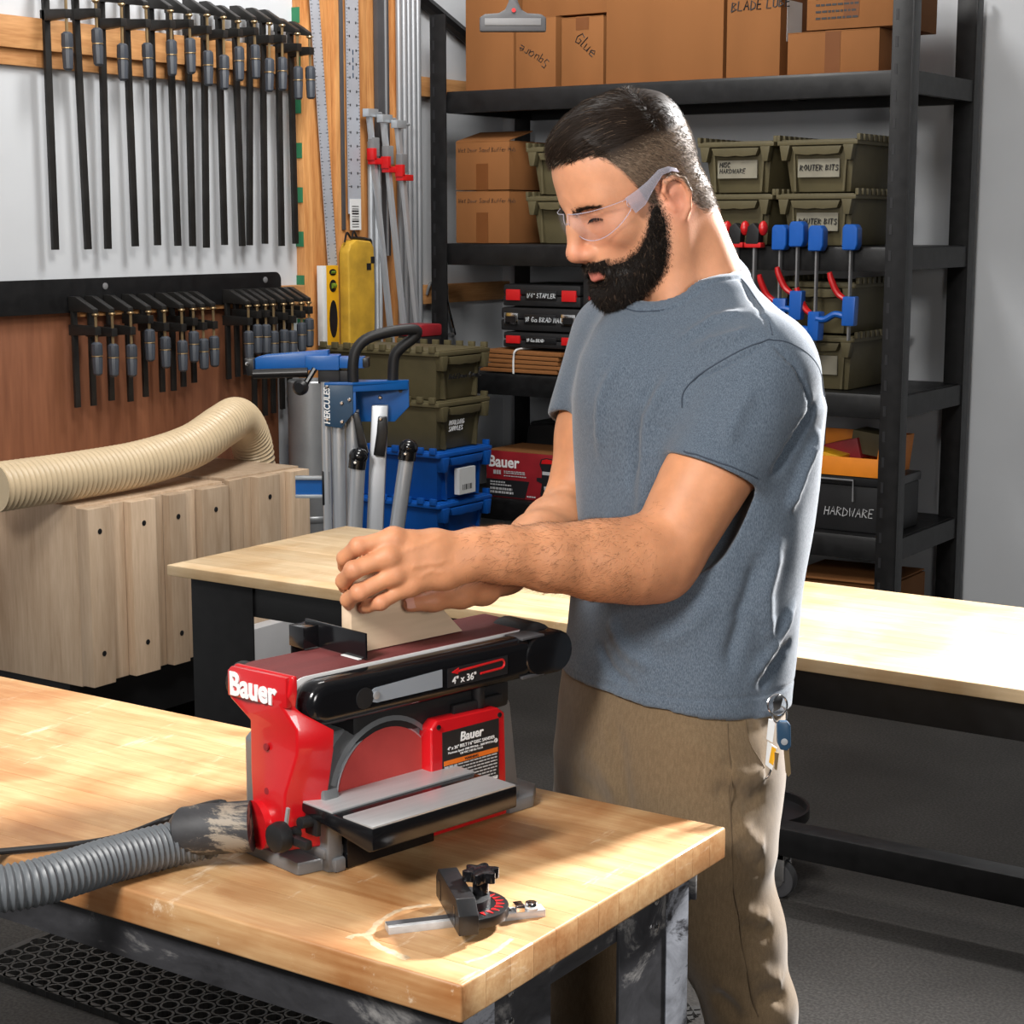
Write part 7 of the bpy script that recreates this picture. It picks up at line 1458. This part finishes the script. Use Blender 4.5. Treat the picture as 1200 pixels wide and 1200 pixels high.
PANT_FOLDS = [
 ([(-1.0285, 2.0389, 0.9810), (-1.0196, 2.0298, 0.9040), (-1.0098, 2.0192, 0.8160), (-0.9963, 2.0111, 0.7280), (-0.9779, 2.0226, 0.5983)], 0.0030, -0.0032),    # side seam
 ([(-1.2061, 1.9924, 0.9813), (-1.1760, 2.0217, 0.9020), (-1.1602, 2.0190, 0.8337)], 0.010, -0.008), ([(-1.2214, 2.0066, 0.9816), (-1.2133, 2.0049, 0.9452), (-1.2012, 2.0117, 0.9384), (-1.1984, 2.0199, 0.9702)], 0.0028, -0.002),
 ([(-1.2801, 2.0025, 0.9131), (-1.2296, 2.0099, 0.9017), (-1.1713, 2.0148, 0.8508)], 0.010, 0.006), ([(-1.2922, 2.0108, 0.8722), (-1.2365, 2.0217, 0.8610), (-1.1950, 2.0209, 0.8386)], 0.010, -0.006),
 ([(-1.0009, 2.0878, 0.8860), (-1.0079, 2.0570, 0.8779), (-1.0233, 2.0252, 0.8930), (-1.0459, 2.0089, 0.8875)], 0.009, -0.008), ([(-1.0005, 2.0913, 0.9028), (-1.0105, 2.0609, 0.9067), (-1.0304, 2.0258, 0.9205)], 0.010, 0.007),
 ([(-0.9922, 2.0729, 0.7797), (-1.0007, 2.0463, 0.7980), (-1.0138, 2.0313, 0.8291)], 0.009, -0.008), ([(-0.9966, 2.0754, 0.8077), (-1.0032, 2.0500, 0.8257), (-1.0126, 2.0375, 0.8567)], 0.009, 0.007),
 ([(-0.9724, 2.0699, 0.6958), (-0.9833, 2.0407, 0.7092), (-1.0048, 2.0283, 0.7203)], 0.008, -0.009), ([(-0.9763, 2.0716, 0.7182), (-0.9864, 2.0412, 0.7225), (-1.0081, 2.0292, 0.7359)], 0.009, 0.008),
 ([(-0.9629, 2.0815, 0.5977), (-0.9747, 2.0530, 0.6175), (-0.9919, 2.0381, 0.6007)], 0.008, -0.009), ([(-0.9673, 2.0841, 0.6259), (-0.9767, 2.0560, 0.6399), (-1.0055, 2.0420, 0.6679)], 0.009, 0.008),
 ([(-0.9909, 2.0366, 0.5895), (-1.0128, 2.0284, 0.6231), (-1.0373, 2.0141, 0.6343)], 0.009, 0.008), ([(-0.9951, 2.0327, 0.5840), (-1.0203, 2.0194, 0.6030), (-1.0399, 2.0079, 0.6119)], 0.008, -0.007),
 ([(-1.0893, 2.0169, 0.9533), (-1.0513, 2.0170, 0.9480), (-1.0309, 2.0265, 0.9260)], 0.012, 0.004), ([(-1.0244, 2.0654, 0.9777), (-1.0144, 2.0851, 0.9816), (-1.0066, 2.1003, 0.9699)], 0.005, 0.004)]
PV = folds(PV, PF, [(p, w * 1.25, a * (0.45 if 0 < i < 5 else 0.75)) for i, (p, w, a) in enumerate(PANT_FOLDS) if i])
trs = to_person(fast_mesh('trousers', PV, PF, 'khaki_twill', person)); trs['label'] = 'khaki work trousers'
for pts in ([(-1.0271, 2.0408, 0.9865), (-1.0235, 2.0315, 0.9260), (-1.0147, 2.0224, 0.8490), (-1.0040, 2.0145, 0.7720), (-0.9896, 2.0092, 0.6950), (-0.9728, 2.0250, 0.5927)], [(-1.0198, 2.0706, 0.9888), (-1.0110, 2.0696, 0.9533), (-1.0081, 2.0884, 0.9140)]):
    seam(PV, PF, pts, 'khaki_thread', trs, 0.0009)
for i, (an, nm) in enumerate(((an_L, 'left'), (an_R, 'right'))):
    b_ = Field(A3((an[0] - 0.28, an[1] - 0.32, -0.01)), A3((an[0] + 0.2, an[1] + 0.16, 0.2)), 0.006); o_ = A3((an[0], an[1], 0))
    b_.chain([o_ + A3((0, 0.03, 0.045)), o_ + BF * 0.08 + A3((0, 0, 0.045)), o_ + BF * 0.17 + A3((0, 0, 0.040))], [0.044, 0.045, 0.042], 0.02); b_.cap(o_ + A3((0, 0.01, 0.05)), o_ + A3((0, 0.01, 0.15)), 0.046, 0.048, 0.03); b_.plane((0, 0, 0.002), (0, 0, -1), 0.0)
    bv_, bf2 = b_.mesh(2); to_person(fast_mesh('boot', bv_, bf2, 'soft_black', person))
# belt loops and key cluster on the left hip
kr = thing('key_ring', 'bunch of keys with a yellow tag hanging at the mans hip', 'keys', (-0.9918, 2.0988, 1.0052), R(34))
def kq(px, py): return ((px - 912) / 875.0, (822 - py) / 875.0)
def loop(px, py, r, tube_r=0.0012, tilt=0.3, seg=20):
    x, z = kq(px, py); return [(x + r * math.cos(2 * math.pi * k / seg), r * tilt * math.sin(2 * math.pi * k / seg), z + r * math.sin(2 * math.pi * k / seg)) for k in range(seg + 1)]
G().tube(loop(911, 826, 0.013), 0.0014, 6, caps=False).obj('split_ring', 'chrome', kr)
G().tube(loop(914, 838, 0.010, tilt=0.8), 0.0013, 6, caps=False).obj('split_ring', 'chrome', kr)
G().prism([kq(*p) for p in ((905, 822), (909, 815), (914, 812), (917, 818), (914, 830), (907, 834))], 1, -0.004, 0.0).obj('belt_clip', 'chrome', kr, bevel=0.001)
fob = G().prism([kq(*p) for p in ((909, 846), (912, 842), (921, 842), (925, 847), (926, 872), (922, 877), (914, 876), (910, 868))], 1, -0.016, -0.007).obj('key_fob', 'navy_paint', kr, bevel=0.002)
G().lathe([(0.0045, 0), (0.0045, 0.0008), (0.0025, 0.001)], kq(918, 866)[:1] + (-0.0162,) + kq(918, 866)[1:], (0, -1, 0), 14).obj('fob_emblem', 'aluminium', fob)
G().prism([kq(*p) for p in ((918, 876), (924, 876), (927, 905), (924, 909), (921, 904))], 1, -0.013, -0.0105).obj('key_blade', 'brass_steel', kr)
G().prism([kq(*p) for p in ((900, 868), (911, 876), (906, 903), (898, 896))], 1, -0.006, -0.004).obj('yellow_tag', 'paper', kr)
G().prism([kq(*p) for p in ((905, 874), (910, 877), (907, 897), (902, 893))], 1, -0.0068, -0.0058).obj('tag_stripe', 'yellow_plastic', kr)
G().prism([kq(*p) for p in ((901, 842), (909, 844), (906, 870), (899, 866))], 1, -0.004, -0.002).obj('white_tag', 'paper', kr)
G().prism([kq(*p) for p in ((908, 880), (913, 881), (911, 902), (908, 900))], 1, -0.010, -0.008).obj('key_blade', 'brass_steel', kr)
G().tube(spline([kq(905, 902)[:1] + (-0.004,) + kq(905, 902)[1:], kq(902, 910)[:1] + (-0.004,) + kq(902, 910)[1:], kq(898, 914)[:1] + (-0.002,) + kq(898, 914)[1:]], 5), 0.0015, 6).obj('carabiner', 'chrome', kr)

# ---- clear safety glasses
def clear():
    for nm, tr, gl, col_ in (('clear_lens', 0.94, 0.02, (0.97, 0.97, 0.99)), ('clear_frame', 0.62, 0.38, (0.86, 0.85, 0.93))):
        m, N, L, b = new_mat(nm); b.inputs['Base Color'].default_value = (0.72, 0.71, 0.78, 1); b.inputs['Roughness'].default_value = 0.12 if gl > 0.1 else 0.03
        tr_ = N.new('ShaderNodeBsdfTransparent'); tr_.inputs[0].default_value = col_ + (1,); lw = N.new('ShaderNodeFresnel'); lw.inputs[0].default_value = 1.45
        ad = N.new('ShaderNodeMath'); ad.operation = 'MULTIPLY_ADD'; ad.use_clamp = True; L.new(lw.outputs[0], ad.inputs[0]); ad.inputs[1].default_value = 0.08 if gl < 0.1 else 0.6; ad.inputs[2].default_value = 0.0 if gl < 0.1 else 0.25
        mx = N.new('ShaderNodeMixShader'); L.new(ad.outputs[0], mx.inputs[0]); L.new(tr_.outputs[0], mx.inputs[1]); L.new(b.outputs[0], mx.inputs[2]); L.new(mx.outputs[0], N['Material Output'].inputs[0])
clear()
gl_ = thing('safety_glasses', 'clear plastic wraparound safety glasses worn by the man', 'glasses', tuple(HO)); gi = Matrix.Translation(tuple(-HO))
def lens(s_):
    V = []; nu, nv = 30, 12
    for j in range(nv + 1):
        v_ = j / nv
        for i in range(nu + 1):
            u_ = i / nu; a = u_ * R(78)
            ff = 0.0345 + 0.0725 * math.cos(a * 0.98); ss = (0.006 + 0.0740 * math.sin(a)) * s_
            tp_ = 0.029 - 0.006 * u_; bt_ = 0.004 - 0.020 * math.sin(math.pi * min(1, u_ ** 0.8)) ** 0.8 + 0.006 * u_
            V.append((ff + 0.004 * math.sin(math.pi * v_), ss, bt_ + (tp_ - bt_) * v_))
    V = from_head(A3(V)); W_ = nu + 1
    F_ = [(j * W_ + i, j * W_ + i + 1, (j + 1) * W_ + i + 1, (j + 1) * W_ + i) for j in range(nv) for i in range(nu)]
    n_ = len(V); ctr = from_head(A3([(0.02, 0, 0.0)]))[0]; ou = V - ctr; ou /= np.linalg.norm(ou, axis=1, keepdims=True); V2 = np.concatenate([V, V + ou * 0.0016])
    rim = [j * W_ for j in range(nv + 1)]; per = list(range(W_)) + [j * W_ + nu for j in range(1, nv + 1)] + [nv * W_ + i for i in range(nu - 1, -1, -1)] + [j * W_ for j in range(nv - 1, 0, -1)]
    F2 = F_ + [tuple(n_ + q for q in fq[::-1]) for fq in F_] + [(per[k], n_ + per[k], n_ + per[(k + 1) % len(per)], per[(k + 1) % len(per)]) for k in range(len(per))]
    g = G().add([tuple(q) for q in V2], F2); o = g.obj('lens', 'clear_lens', gl_); o.matrix_parent_inverse = gi
    ed = G().tube([tuple(V2[n_ + k]) for k in per], 0.0006, 6, caps=False).obj('lens_rim', 'clear_frame', o)
for s_ in (1, -1):
    lens(s_)
    q = [(0.052, 0.0775 * s_, 0.013), (0.035, 0.0800 * s_, 0.016), (0.015, 0.0810 * s_, 0.024), (-0.008, 0.0805 * s_, 0.033), (-0.024, 0.0790 * s_, 0.030), (-0.036, 0.074 * s_, 0.022)]
    hw_ = [0.0125, 0.0115, 0.0070, 0.0045, 0.0040, 0.0035]; V = []
    for (a, b, c), w in zip(q, hw_):
        for dz_, db in ((-w, 0), (w, 0), (w, 0.0022 * s_), (-w, 0.0022 * s_)): V.append((a + dz_ * 0.25, b + db, c + dz_))
    V = from_head(A3(V)); F_ = [(i * 4 + j, i * 4 + (j + 1) % 4, (i + 1) * 4 + (j + 1) % 4, (i + 1) * 4 + j) for i in range(5) for j in range(4)] + [(3, 2, 1, 0), (20, 21, 22, 23)]
    if s_ < 0: F_ = [fq[::-1] for fq in F_]
    o = G().add([tuple(p) for p in V], F_).obj('temple_arm', 'clear_frame', gl_, bevel=0.0006); o.matrix_parent_inverse = gi
nbp = G().tube([tuple(p) for p in from_head(A3([(0.1065, 0.010, 0.012), (0.112, 0.0, 0.016), (0.1065, -0.010, 0.012)]))], 0.0022, 8).obj('nose_bridge', 'clear_frame', gl_); nbp.matrix_parent_inverse = gi
